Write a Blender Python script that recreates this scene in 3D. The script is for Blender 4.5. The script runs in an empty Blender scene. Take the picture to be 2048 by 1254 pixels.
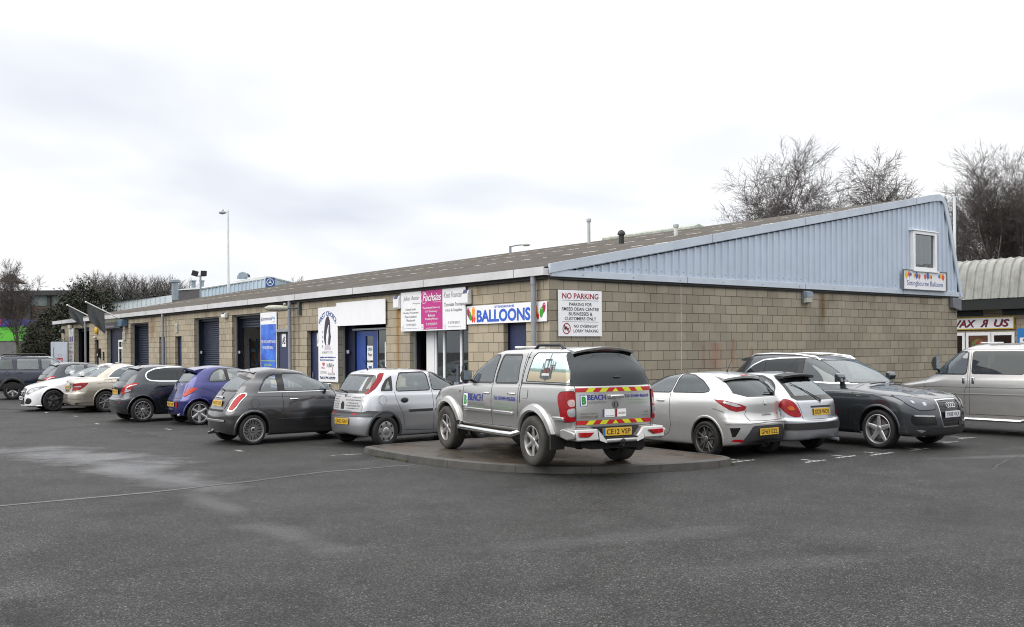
import bpy, bmesh, math, random
import numpy as np
from mathutils import Vector, Matrix
from mathutils.bvhtree import BVHTree

S = bpy.context.scene
COL = S.collection
R = math.radians
PI = math.pi
rnd = random.Random(7)

# ------------------------------------------------------------------ helpers
def tag(o, label=None, cat=None, group=None, kind=None):
    if label: o['label'] = label
    if cat: o['category'] = cat
    if group: o['group'] = group
    if kind: o['kind'] = kind
    return o

def empty(name, loc=(0, 0, 0), rz=0.0, parent=None):
    o = bpy.data.objects.new(name, None)
    o.empty_display_size = 0.2
    COL.objects.link(o)
    if parent: o.parent = parent
    o.location = loc
    o.rotation_euler = (0, 0, rz)
    return o

def thing(name, label, cat, loc=(0, 0, 0), rz=0.0, group=None):
    return tag(empty(name, loc, rz), label, cat, group)

def link_mesh(name, me, parent=None, loc=None, rz=0.0):
    o = bpy.data.objects.new(name, me)
    COL.objects.link(o)
    if parent: o.parent = parent
    if loc is not None: o.location = loc
    if rz: o.rotation_euler = (0, 0, rz)
    return o

def copy_tree(o, parent=None):
    c = o.copy(); COL.objects.link(c); c.parent = parent
    for ch in list(o.children): copy_tree(ch, c)
    return c

class MB:
    """collects geometry for ONE mesh object"""
    def __init__(s): s.v = []; s.f = []
    def add(s, vs, fs):
        b = len(s.v); s.v += [tuple(map(float, v)) for v in vs]; s.f += [tuple(b + i for i in f) for f in fs]; return s
    def box(s, x0, x1, y0, y1, z0, z1):
        if x0 > x1: x0, x1 = x1, x0
        if y0 > y1: y0, y1 = y1, y0
        if z0 > z1: z0, z1 = z1, z0
        return s.add([(x0,y0,z0),(x1,y0,z0),(x1,y1,z0),(x0,y1,z0),(x0,y0,z1),(x1,y0,z1),(x1,y1,z1),(x0,y1,z1)],
                     [(0,3,2,1),(4,5,6,7),(0,1,5,4),(1,2,6,5),(2,3,7,6),(3,0,4,7)])
    def obox(s, c, ax, ay, az):
        c, ax, ay, az = map(Vector, (c, ax, ay, az))
        vs = [c + i*ax + j*ay + k*az for k in (-.5, .5) for j in (-.5, .5) for i in (-.5, .5)]
        return s.add(vs, [(0,2,3,1),(4,5,7,6),(0,1,5,4),(1,3,7,5),(3,2,6,7),(2,0,4,6)])
    def prism(s, poly, axis, a, b):
        """poly of 2D points extruded along axis 'x','y' or 'z' from a to b"""
        def P(p, t):
            return {'x': (t, p[0], p[1]), 'y': (p[0], t, p[1]), 'z': (p[0], p[1], t)}[axis]
        n = len(poly); vs = [P(p, a) for p in poly] + [P(p, b) for p in poly]
        fs = [tuple(range(n)), tuple(range(2*n-1, n-1, -1))] + [(i, i+n, (i+1) % n+n, (i+1) % n) for i in range(n)]
        return s.add(vs, fs)
    def tube(s, pts, r, n=8, caps=True):
        pts = [Vector(p) for p in pts]; m = len(pts)
        rs = r if isinstance(r, (list, tuple)) else [r]*m
        vs = []; up = Vector((0, 0, 1))
        for i, p in enumerate(pts):
            d = (pts[min(i+1, m-1)] - pts[max(i-1, 0)])
            if d.length < 1e-9: d = Vector((0, 0, 1))
            d.normalize()
            a = d.cross(up)
            if a.length < .05: a = d.cross(Vector((1, 0, 0)))
            a.normalize(); b = d.cross(a)
            for k in range(n):
                t = 2*PI*k/n
                vs.append(p + (a*math.cos(t) + b*math.sin(t))*rs[i])
        fs = [(i*n+k, i*n+(k+1) % n, (i+1)*n+(k+1) % n, (i+1)*n+k) for i in range(m-1) for k in range(n)]
        if caps: fs += [tuple(range(n-1, -1, -1)), tuple((m-1)*n+k for k in range(n))]
        return s.add(vs, fs)
    def lathe(s, prof, c=(0, 0, 0), axis='z', n=24):
        """prof: list of (r, h)"""
        vs = []; m = len(prof)
        for (r, h) in prof:
            for k in range(n):
                t = 2*PI*k/n; u, w = r*math.cos(t), r*math.sin(t)
                p = {'z': (u, w, h), 'y': (u, h, w), 'x': (h, u, w)}[axis]
                vs.append((p[0]+c[0], p[1]+c[1], p[2]+c[2]))
        fs = [(i*n+k, i*n+(k+1) % n, (i+1)*n+(k+1) % n, (i+1)*n+k) for i in range(m-1) for k in range(n)]
        return s.add(vs, fs)
    def ball(s, c, rx, ry, rz, n=14, m=9):
        prof = [(math.sin(PI*i/m), math.cos(PI*i/m)) for i in range(m+1)]
        b = len(s.v); s.lathe([(max(r, 1e-3), -h) for r, h in prof], n=n)
        for i in range(b, len(s.v)):
            x, y, z = s.v[i]; s.v[i] = (c[0]+x*rx, c[1]+y*ry, c[2]+z*rz)
        return s
    def build(s, name, mat=None, parent=None, smooth=False, bevel=0.0, loc=None, rz=0.0, angle=35, fix=True, segs=2):
        me = bpy.data.meshes.new(name)
        me.from_pydata(s.v, [], s.f); me.update()
        if fix and len(s.f) < 60000:
            bm = bmesh.new(); bm.from_mesh(me); bmesh.ops.recalc_face_normals(bm, faces=bm.faces); bm.to_mesh(me); bm.free()
        if mat: me.materials.append(mat)
        if smooth:
            me.shade_smooth(); me.set_sharp_from_angle(angle=R(angle))
        o = link_mesh(name, me, parent, loc, rz)
        if bevel > 0:
            md = o.modifiers.new('Bevel', 'BEVEL'); md.width = bevel; md.segments = segs; md.limit_method = 'ANGLE'
            if not smooth: me.shade_smooth(); me.set_sharp_from_angle(angle=R(25))
            md.harden_normals = False
        return o

# ------------------------------------------------------------------ materials
def new_mat(name):
    m = bpy.data.materials.new(name); m.use_nodes = True
    nt = m.node_tree; b = nt.nodes['Principled BSDF']
    return m, nt, b
def L(nt, a, b): nt.links.new(a, b)
def node(nt, typ, **kw):
    n = nt.nodes.new(typ)
    for k, v in kw.items():
        if k in n.inputs.keys() if isinstance(k, str) else False: n.inputs[k].default_value = v
        else: setattr(n, k, v)
    return n
def M(nt, op, a, b=None, c=None, clamp=False):
    n = nt.nodes.new('ShaderNodeMath'); n.operation = op; n.use_clamp = clamp
    for i, x in enumerate((a, b, c)):
        if x is None: continue
        if hasattr(x, 'is_output'): L(nt, x, n.inputs[i])
        else: n.inputs[i].default_value = x
    return n.outputs[0]
def noise(nt, vec, scale, detail=4, rough=.55, dist=0):
    n = nt.nodes.new('ShaderNodeTexNoise'); n.inputs['Scale'].default_value = scale
    n.inputs['Detail'].default_value = detail; n.inputs['Roughness'].default_value = rough; n.inputs['Distortion'].default_value = dist
    if vec is not None: L(nt, vec, n.inputs['Vector'])
    return n.outputs['Fac']
def ramp(nt, fac, stops):
    n = nt.nodes.new('ShaderNodeValToRGB'); L(nt, fac, n.inputs[0])
    el = n.color_ramp.elements
    while len(el) > 1: el.remove(el[-1])
    el[0].position = stops[0][0]; el[0].color = col4(stops[0][1])
    for p, c in stops[1:]:
        e = el.new(p); e.color = col4(c)
    return n.outputs[0]
def col4(c):
    if isinstance(c, (int, float)): return (c, c, c, 1)
    return (c[0], c[1], c[2], 1)
def mix(nt, fac, a, b, mode='MIX'):
    n = nt.nodes.new('ShaderNodeMix'); n.data_type = 'RGBA'; n.blend_type = mode
    for ix, x in ((0, fac), (6, a), (7, b)):
        if hasattr(x, 'is_output'): L(nt, x, n.inputs[ix])
        elif ix == 0: n.inputs[0].default_value = x
        else: n.inputs[ix].default_value = col4(x)
    return n.outputs[2]
def objco(nt):
    return nt.nodes.new('ShaderNodeTexCoord').outputs['Object']
def bump(nt, b, h, strength=.3, dist=.01):
    n = nt.nodes.new('ShaderNodeBump'); n.inputs['Strength'].default_value = strength; n.inputs['Distance'].default_value = dist
    L(nt, h, n.inputs['Height']); L(nt, n.outputs[0], b.inputs['Normal'])

MATS = {}
def mat(name, c, rough=.5, metal=0.0, var=.12, vs=3.0, coat=0.0, spec=.5, bs=0.0, bsc=40):
    """general painted / plastic / metal surface with a little mottling"""
    if name in MATS: return MATS[name]
    m, nt, b = new_mat(name)
    co = objco(nt)
    f = noise(nt, co, vs, 5)
    lo = tuple(x*(1-var) for x in c); hi = tuple(min(1, x*(1+var)) for x in c)
    L(nt, ramp(nt, f, [(.3, lo), (.7, hi)]), b.inputs['Base Color'])
    b.inputs['Roughness'].default_value = rough; b.inputs['Metallic'].default_value = metal
    b.inputs['Coat Weight'].default_value = coat; b.inputs['Coat Roughness'].default_value = .05
    b.inputs['Specular IOR Level'].default_value = spec
    if bs: bump(nt, b, noise(nt, co, bsc, 3), bs, .004)
    MATS[name] = m
    return m

def paint(name, c, metal=.55, rough=.32, dirt=(.10, .085, .065), dz=.55, amt=.5):
    """car paint: flake base, clear coat, road dirt that fades out above the sills"""
    if name in MATS: return MATS[name]
    m, nt, b = new_mat(name)
    tc = nt.nodes.new('ShaderNodeTexCoord'); co = tc.outputs['Object']
    sep = nt.nodes.new('ShaderNodeSeparateXYZ'); L(nt, co, sep.inputs[0])
    n1 = noise(nt, co, 9, 6, .65); n2 = noise(nt, co, 1.7, 3)
    up = M(nt, 'SUBTRACT', 1.0, M(nt, 'DIVIDE', sep.outputs[2], dz), clamp=True)
    d = M(nt, 'MULTIPLY', M(nt, 'MULTIPLY', up, n1), 1.5, clamp=True)
    d = M(nt, 'ADD', M(nt, 'MULTIPLY', d, amt), M(nt, 'MULTIPLY', M(nt, 'MULTIPLY', n1, n2), .14*amt*2), clamp=True)
    base = ramp(nt, noise(nt, co, 700, 2), [(.3, tuple(x*.88 for x in c)), (.7, tuple(min(1, x*1.1) for x in c))])
    L(nt, mix(nt, d, base, dirt), b.inputs['Base Color'])
    geo = nt.nodes.new('ShaderNodeNewGeometry')
    L(nt, M(nt, 'ADD', rough, M(nt, 'MULTIPLY', d, .4)), b.inputs['Roughness'])
    L(nt, M(nt, 'MULTIPLY', M(nt, 'SUBTRACT', 1.0, d), metal), b.inputs['Metallic'])
    L(nt, M(nt, 'SUBTRACT', 1.0, d, clamp=True), b.inputs['Coat Weight'])
    L(nt, M(nt, 'ADD', .03, M(nt, 'MULTIPLY', d, .5)), b.inputs['Coat Roughness'])
    # the unpainted inner face of the panels
    inner = nt.nodes.new('ShaderNodeBsdfDiffuse'); inner.inputs[0].default_value = (.03, .03, .032, 1)
    mx = nt.nodes.new('ShaderNodeMixShader'); out = nt.nodes['Material Output']
    L(nt, geo.outputs['Backfacing'], mx.inputs[0]); L(nt, b.outputs[0], mx.inputs[1]); L(nt, inner.outputs[0], mx.inputs[2])
    L(nt, mx.outputs[0], out.inputs[0])
    MATS[name] = m
    return m

def glass(name, tint, gl=.04, dirt=.10):
    """thin tinted pane: tinted see-through + fresnel mirror + a film of dirt"""
    if name in MATS: return MATS[name]
    m, nt, b = new_mat(name)
    nt.nodes.remove(b)
    tr = nt.nodes.new('ShaderNodeBsdfTransparent'); tr.inputs[0].default_value = col4(tint)
    g = nt.nodes.new('ShaderNodeBsdfGlossy'); g.inputs['Roughness'].default_value = .015; g.inputs[0].default_value = (.90, .97, 1, 1)
    fr = nt.nodes.new('ShaderNodeFresnel'); fr.inputs[0].default_value = 1.5
    df = nt.nodes.new('ShaderNodeBsdfDiffuse'); df.inputs[0].default_value = (.32, .33, .32, 1)
    co = objco(nt); n = noise(nt, co, 5, 6, .7)
    m0 = nt.nodes.new('ShaderNodeMixShader'); L(nt, M(nt, 'MULTIPLY', n, dirt*2), m0.inputs[0]); L(nt, tr.outputs[0], m0.inputs[1]); L(nt, df.outputs[0], m0.inputs[2])
    m1 = nt.nodes.new('ShaderNodeMixShader'); L(nt, M(nt, 'ADD', fr.outputs[0], gl), m1.inputs[0]); L(nt, m0.outputs[0], m1.inputs[1]); L(nt, g.outputs[0], m1.inputs[2])
    L(nt, m1.outputs[0], nt.nodes['Material Output'].inputs[0])
    MATS[name] = m
    return m

# ------------------------------------------------------------------ camera, light, sky
cam_d = bpy.data.cameras.new('camera'); cam = bpy.data.objects.new('camera', cam_d); COL.objects.link(cam)
cam_d.sensor_width = 36; cam_d.lens = 1956.9/2048*36; cam_d.shift_y = (696.4-627)/2048
cam_d.clip_start = .1; cam_d.clip_end = 3000
CAMH = 1.87
cam.location = (0, 0, CAMH); cam.rotation_euler = (R(90), .0074, 0)
S.camera = cam
S.view_settings.view_transform = 'Standard'; S.view_settings.look = 'None'; S.view_settings.gamma = 1
S.cycles.filter_width = 1.05; S.view_settings.exposure = 0.0; S.view_settings.use_curve_mapping = False

SUN_EL, SUN_AZ = R(36), R(205)      # compass style: direction the light comes from, measured from +X
sd = bpy.data.lights.new('sun', 'SUN'); sd.energy = 1.5; sd.angle = R(50); sd.color = (1.0, .95, .88)
so = bpy.data.objects.new('sun', sd); COL.objects.link(so)
dv = Vector((math.cos(SUN_EL)*math.cos(SUN_AZ), math.cos(SUN_EL)*math.sin(SUN_AZ), math.sin(SUN_EL)))
so.rotation_euler = dv.to_track_quat('Z', 'Y').to_euler(); so.location = (0, 0, 40)

w = bpy.data.worlds.new('World'); S.world = w; w.use_nodes = True
nt = w.node_tree; bg = nt.nodes['Background']
tc = nt.nodes.new('ShaderNodeTexCoord')
sky = nt.nodes.new('ShaderNodeTexSky'); sky.sky_type = 'NISHITA'; sky.sun_disc = False
sky.sun_elevation = SUN_EL; sky.sun_rotation = PI/2 - SUN_AZ; sky.air_density = 1.0; sky.dust_density = 2.0
sep = nt.nodes.new('ShaderNodeSeparateXYZ'); L(nt, tc.outputs['Generated'], sep.inputs[0])
el = M(nt, 'MAXIMUM', sep.outputs[2], 0.0)
# cloud deck seen in perspective: direction divided by height
k = M(nt, 'DIVIDE', 1.0, M(nt, 'ADD', el, .22))
cmb = nt.nodes.new('ShaderNodeCombineXYZ')
L(nt, M(nt, 'MULTIPLY', sep.outputs[0], k), cmb.inputs[0]); L(nt, M(nt, 'MULTIPLY', sep.outputs[1], k), cmb.inputs[1])
n1 = noise(nt, cmb.outputs[0], .85, 4, .48, .2)
n2 = noise(nt, cmb.outputs[0], .42, 3, .5)
cl = M(nt, 'ADD', M(nt, 'MULTIPLY', n1, .62), M(nt, 'MULTIPLY', n2, .38))
low = M(nt, 'SUBTRACT', 1.0, M(nt, 'MULTIPLY', el, 3.0), clamp=True)
cl2 = M(nt, 'ADD', cl, M(nt, 'MULTIPLY', low, -.03))
cl2 = M(nt, 'ADD', cl2, M(nt, 'ADD', M(nt, 'MULTIPLY', sep.outputs[0], .055), M(nt, 'MULTIPLY', el, .34)))
ccol = ramp(nt, cl2, [(.42, (7.7, 8.1, 9.0)), (.475, (8.8, 9.1, 9.7)), (.515, (9.9, 10.0, 10.3)), (.565, (10.9, 10.9, 11.0))])
# overcast dome: the cloud is far brighter overhead than at the horizon
lift = M(nt, 'ADD', .97, M(nt, 'MULTIPLY', M(nt, 'MAXIMUM', M(nt, 'SUBTRACT', el, .26), 0), 2.0))
sc = nt.nodes.new('ShaderNodeVectorMath'); sc.operation = 'SCALE'; L(nt, ccol, sc.inputs[0]); L(nt, lift, sc.inputs['Scale']); ccol = sc.outputs[0]
cloudcol = mix(nt, .92, sky.outputs[0], ccol)
L(nt, cloudcol, bg.inputs[0]); bg.inputs[1].default_value = .11

# ------------------------------------------------------------------ building frame
TH = R(37.36809693928259)
BO = Vector((.8146, 21.0806, 0))
dR = Vector((math.cos(TH), math.sin(TH), 0)); dL = Vector((-math.sin(TH), math.cos(TH), 0))
def B(x, y, z=0): return BO + dR*x + dL*y + Vector((0, 0, z))
def bthing(name, label, cat, x, y, z, group=None): return thing(name, label, cat, B(x, y, z), TH, group)

# ------------------------------------------------------------------ text
_tc = {}
def text_geo(body, bold=0.0, shear=0.0, spacing=1.0):
    key = (body, bold, shear, spacing)
    if key in _tc: return _tc[key]
    cu = bpy.data.curves.new('t', 'FONT'); cu.body = body; cu.size = 1; cu.offset = bold; cu.shear = shear
    cu.space_character = spacing; cu.resolution_u = 3; cu.fill_mode = 'BOTH'
    o = bpy.data.objects.new('t', cu); COL.objects.link(o)
    dg = bpy.context.evaluated_depsgraph_get()
    me = bpy.data.meshes.new_from_object(o.evaluated_get(dg))
    vs = [(v.co.x, v.co.y) for v in me.vertices]; fs = [tuple(p.vertices) for p in me.polygons]
    bpy.data.objects.remove(o); bpy.data.curves.remove(cu); bpy.data.meshes.remove(me)
    _tc[key] = (vs, fs)
    return vs, fs

class Face:
    """a flat drawing frame: origin, u (reading direction), v (up), n (outward); collects shapes by colour"""
    def __init__(s, o, u, v, n): s.o, s.u, s.v, s.n = Vector(o), Vector(u), Vector(v), Vector(n); s.c = {}; s.layer = 0
    def P(s, a, b, d): return s.o + s.u*a + s.v*b + s.n*d
    def mb(s, mt):
        return s.c.setdefault(mt, MB())
    def text(s, body, cx, cy, w, h, mt, bold=.02, shear=0.0, d=.004, warp=None):
        vs, fs = text_geo(body, bold, shear)
        if not vs: return
        x0 = min(p[0] for p in vs); x1 = max(p[0] for p in vs); y0 = min(p[1] for p in vs); y1 = max(p[1] for p in vs)
        out = []
        for (x, y) in vs:
            a = cx + ((x-x0)/(x1-x0)-.5)*w; b = cy + ((y-y0)/(y1-y0)-.5)*h
            if warp: a, b = warp(a, b)
            out.append(s.P(a, b, d))
        s.mb(mt).add(out, fs)
    def poly(s, pts, mt, d=.003):
        s.mb(mt).add([s.P(a, b, d) for a, b in pts], [tuple(range(len(pts)))])
    def rect(s, x0, x1, y0, y1, mt, d=.003): s.poly([(x0, y0), (x1, y0), (x1, y1), (x0, y1)], mt, d)
    def ell(s, cx, cy, rx, ry, mt, d=.003, n=22, rot=0):
        c, q = math.cos(rot), math.sin(rot)
        s.poly([(cx + rx*math.cos(2*PI*i/n)*c - ry*math.sin(2*PI*i/n)*q, cy + rx*math.cos(2*PI*i/n)*q + ry*math.sin(2*PI*i/n)*c) for i in range(n)], mt, d)
    def ring(s, cx, cy, r0, r1, mt, d=.003, n=28, ry=1.0):
        m = s.mb(mt); vs = []; fs = []
        for i in range(n):
            t = 2*PI*i/n; vs += [s.P(cx+r0*math.cos(t), cy+r0*ry*math.sin(t), d), s.P(cx+r1*math.cos(t), cy+r1*ry*math.sin(t), d)]
        for i in range(n): fs.append((2*i, 2*i+1, (2*i+3) % (2*n), (2*i+2) % (2*n)))
        m.add(vs, fs)
    def line(s, x0, y0, x1, y1, w, mt, d=.003):
        q = Vector((x1-x0, y1-y0)); q.normalize(); nx, ny = -q.y*w/2, q.x*w/2
        s.poly([(x0+nx, y0+ny), (x0-nx, y0-ny), (x1-nx, y1-ny), (x1+nx, y1+ny)], mt, d)
    def flush(s, parent, name='lettering'):
        for mt, m in s.c.items():
            nm = name
            if 'picture' in mt.name: nm = 'picture'
            m.build(nm, mt, parent, fix=False)
        s.c = {}

def C3(r, g, b):
    f = lambda v: ((v/255+.055)/1.055)**2.4 if v > 10 else v/255/12.92
    return (f(r), f(g), f(b))
def ink(name, c, rough=.45): return mat('ink_'+name, c, rough, var=.04)
# ------------------------------------------------------------------ ground
def asphalt():
    m, nt, b = new_mat('asphalt')
    co = objco(nt)
    big = noise(nt, co, .16, 5, .6, .6); med = noise(nt, co, 1.1, 5, .6)
    fine = noise(nt, co, 75, 2, .6); fine2 = noise(nt, co, 190, 2, .5)
    base = ramp(nt, big, [(.3, (.020, .020, .0195)), (.55, (.028, .028, .027)), (.75, (.036, .0355, .034))])
    base = mix(nt, .35, base, ramp(nt, med, [(.35, .014), (.65, .044)]))
    base = mix(nt, 1.0, base, ramp(nt, fine, [(.30, .45), (.50, .95), (.70, 1.6)]), 'MULTIPLY')
    for sc_, lo, hi in ((80, .38, 3.0), (140, .48, 2.4)):     # stone by stone: every chip of aggregate has its own tone
        v = nt.nodes.new('ShaderNodeTexVoronoi'); v.inputs['Scale'].default_value = sc_; L(nt, co, v.inputs['Vector'])
        wn = nt.nodes.new('ShaderNodeTexWhiteNoise'); L(nt, v.outputs['Position'], wn.inputs['Vector'])
        base = mix(nt, 1.0, base, ramp(nt, wn.outputs['Value'], [(0, lo), (.55, .85), (.88, 1.5), (1, hi)]), 'MULTIPLY')
    st = ramp(nt, noise(nt, co, .55, 4, .6, 1.2), [(.56, 1), (.70, .62)]); base = mix(nt, 1.0, base, st, 'MULTIPLY')
    oil = ramp(nt, noise(nt, co, 2.1, 3, .5), [(.70, 1), (.76, .45)]); base = mix(nt, 1.0, base, oil, 'MULTIPLY')
    base = mix(nt, 1.0, base, (1.30, 1.29, 1.28), 'MULTIPLY')
    # standing damp: long patches where the surface dips (real places on the car park)
    sep = nt.nodes.new('ShaderNodeSeparateXYZ'); L(nt, co, sep.inputs[0])
    wv = noise(nt, co, .8, 5, .6)
    wet = None
    for (cx, cy, rx, ry, a, s) in [(-7.9, 17.7, 2.3, .75, -.55, .95), (-6.2, 15.6, 2.2, .6, -.80, .85), (-4.9, 14.2, 1.8, .45, -.85, .6), (-10.3, 18.3, 1.4, .45, -.2, .7),
                                   (-3.6, 11.9, 1.4, .22, -1.0, .3), (-2.2, 9.8, .9, .25, -.9, .28), (.9, 9.6, 1.6, .28, .35, .2), (2.9, 8.6, 1.2, .25, .3, .16),
                                   (9.5, 16.6, 2.6, .25, .2, .4), (10.5, 12.5, 2.0, .2, .1, .2), (-4.4, 7.6, 1.4, .3, .2, .15)]:
        c_, s_ = math.cos(a), math.sin(a)
        dx = M(nt, 'SUBTRACT', sep.outputs[0], cx); dy = M(nt, 'SUBTRACT', sep.outputs[1], cy)
        u = M(nt, 'DIVIDE', M(nt, 'ADD', M(nt, 'MULTIPLY', dx, c_), M(nt, 'MULTIPLY', dy, s_)), rx)
        q = M(nt, 'DIVIDE', M(nt, 'SUBTRACT', M(nt, 'MULTIPLY', dy, c_), M(nt, 'MULTIPLY', dx, s_)), ry)
        d = M(nt, 'SQRT', M(nt, 'ADD', M(nt, 'MULTIPLY', u, u), M(nt, 'MULTIPLY', q, q)))
        d = M(nt, 'ADD', d, M(nt, 'MULTIPLY', M(nt, 'SUBTRACT', wv, .5), 3.0))
        f = M(nt, 'MULTIPLY', M(nt, 'SUBTRACT', 1.25, d, clamp=True), s)
        wet = f if wet is None else M(nt, 'MAXIMUM', wet, f)
    wet2 = M(nt, 'MULTIPLY', M(nt, 'SUBTRACT', noise(nt, co, .33, 6, .62, .8), .53, clamp=True), 2.6)
    wet = M(nt, 'MAXIMUM', M(nt, 'MULTIPLY', wet, 1.15, clamp=True), M(nt, 'MULTIPLY', wet2, .22))
    L(nt, mix(nt, M(nt, 'MULTIPLY', wet, .5), base, (.040, .041, .046)), b.inputs['Base Color'])
    L(nt, M(nt, 'SUBTRACT', .66, M(nt, 'MULTIPLY', wet, .40)), b.inputs['Roughness'])
    L(nt, M(nt, 'ADD', .16, M(nt, 'MULTIPLY', wet, .40)), b.inputs['Specular IOR Level'])
    bp = nt.nodes.new('ShaderNodeBump'); L(nt, M(nt, 'SUBTRACT', .55, M(nt, 'MULTIPLY', wet, .42)), bp.inputs['Strength'])
    bp.inputs['Distance'].default_value = .008; L(nt, M(nt, 'ADD', fine, M(nt, 'MULTIPLY', fine2, .5)), bp.inputs['Height'])
    L(nt, bp.outputs[0], b.inputs['Normal'])
    return m
ASPH = asphalt()
g = MB(); N_ = 24
for i in range(N_):
    for j in range(N_):
        x0, y0 = -360+i*30, -60+j*30
        g.add([(x0, y0, 0), (x0+30, y0, 0), (x0+30, y0+30, 0), (x0, y0+30, 0)], [(0, 1, 2, 3)])
g_ = MB(); xs = [-420, -60, -20, 20, 60, 420]; ys = [-60, 0, 30, 60, 120, 700]
for i in range(5):
    for j in range(5):
        g_.add([(xs[i], ys[j], 0), (xs[i+1], ys[j], 0), (xs[i+1], ys[j+1], 0), (xs[i], ys[j+1], 0)], [(0, 1, 2, 3)])
tag(g_.build('ground', ASPH, fix=False), kind='structure')

def ribbon(name, pts, wd, m, z=.004, jit=.25, kind='structure', seed=1):
    rr = random.Random(seed); mb = MB(); P = []
    for i in range(len(pts)-1):
        a, c = Vector(pts[i]), Vector(pts[i+1]); n = max(2, int((c-a).length/.12))
        P += [a.lerp(c, k/n) for k in range(n)]
    P.append(Vector(pts[-1])); vs = []
    off = 0
    for i, p in enumerate(P):
        t = (P[min(i+1, len(P)-1)]-P[max(i-1, 0)]).normalized(); nn = Vector((-t.y, t.x))
        off = off*.8 + rr.uniform(-1, 1)*wd*jit
        w_ = wd*(.5 + rr.uniform(-jit, jit)*.5)
        vs += [(*(p+nn*(off+w_)), z), (*(p+nn*(off-w_)), z)]
    mb.add(vs, [(2*i, 2*i+1, 2*i+3, 2*i+2) for i in range(len(P)-1)])
    return tag(mb.build(name, m, fix=False), kind=kind)
def wetseam():
    m, nt, b = new_mat('seam'); co = objco(nt)
    L(nt, ramp(nt, noise(nt, co, 6, 4), [(.3, .045), (.7, .075)]), b.inputs['Base Color'])
    L(nt, M(nt, 'ADD', .22, M(nt, 'MULTIPLY', noise(nt, co, 3, 3), .3)), b.inputs['Roughness'])
    return m
SEAM = wetseam()
ribbon('ground_seam', [(-12, 7.9), (-6.23, 11.88), (-4.79, 12.92), (-3.74, 13.93), (-2.94, 14.89), (-1.58, 15.76)], .09, SEAM, .004, .16, seed=3)
DARK = mat('seam_dark', (.018, .018, .018), .6)
ribbon('ground_seam', [(-12, 8.0), (-6.2, 11.97), (-4.76, 13.01), (-3.7, 14.02), (-2.9, 14.96), (-1.5, 15.84)], .012, DARK, .008, .4, seed=5)
ribbon('ground_seam', [(7.2, 14.7), (8.0, 15.9), (9.3, 17.3), (9.9, 18.6)], .03, DARK, .004, .6, seed=8)
ribbon('ground_seam', [(-10.9, 24.6), (-9.9, 23.4), (-8.9, 22.7), (-7.7, 21.5)], .06, DARK, .004, .5, seed=9)

# painted bay markings, worn
def worn_white():
    m, nt, b = new_mat('worn_line_paint'); co = objco(nt)
    n = noise(nt, co, 14, 6, .7)
    L(nt, ramp(nt, noise(nt, co, 30, 3), [(.3, .35), (.7, .55)]), b.inputs['Base Color'])
    b.inputs['Roughness'].default_value = .6
    L(nt, ramp(nt, n, [(.44, 0), (.53, 1)]), b.inputs['Alpha'])
    return m
WL = worn_white()
def mark(segs, wd=.07):
    mb = MB()
    for (a, c) in segs:
        a, c = Vector(a), Vector(c); t = (c-a).normalized(); n = Vector((-t.y, t.x))*wd/2
        mb.add([(*(a+n), .004), (*(a-n), .004), (*(c-n), .004), (*(c+n), .004)], [(0, 1, 2, 3)])
    return tag(mb.build('bay_marking', WL, fix=False), kind='structure')
def V2(v): return Vector((v.x, v.y))
dR2, dL2 = V2(dR), V2(dL)
for (x, y, sc) in [(3.75, 15.95, 1), (4.9, 15.85, 1), (5.6, 16.45, 1), (6.35, 16.85, 1.2), (7.3, 17.55, 1), (8.4, 18.8, 1), (9.1, 19.6, 1.2), (10.6, 20.9, 1.2)]:
    p = Vector((x, y)); mark([(p-dR2*.28*sc, p+dR2*.28*sc), (p+dR2*.05, p+dR2*.05+dL2*.3*sc)])
mark([(Vector((-3.23, 17.25)), Vector((-2.70, 17.47)))], .05)
for (x, y) in [(-8.2, 23.3), (-7.2, 23.5), (-10.7, 25.2), (-12.6, 28.2), (-14.3, 30.0), (-5.1, 18.2), (-19.5, 34.5)]:
    p = Vector((x, y)); mark([(p-dL2*.18, p+dL2*.18)], .07)
# drain channel in front of the left bays
dr = MB(); dr.box(-.12, .12, -1.6, 1.6, .002, .006); o = dr.build('drain_channel', mat('wet_iron', (.012, .012, .012), .25, .3), loc=(-15.6, 31.7, 0), rz=R(70)); tag(o, kind='structure')

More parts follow.
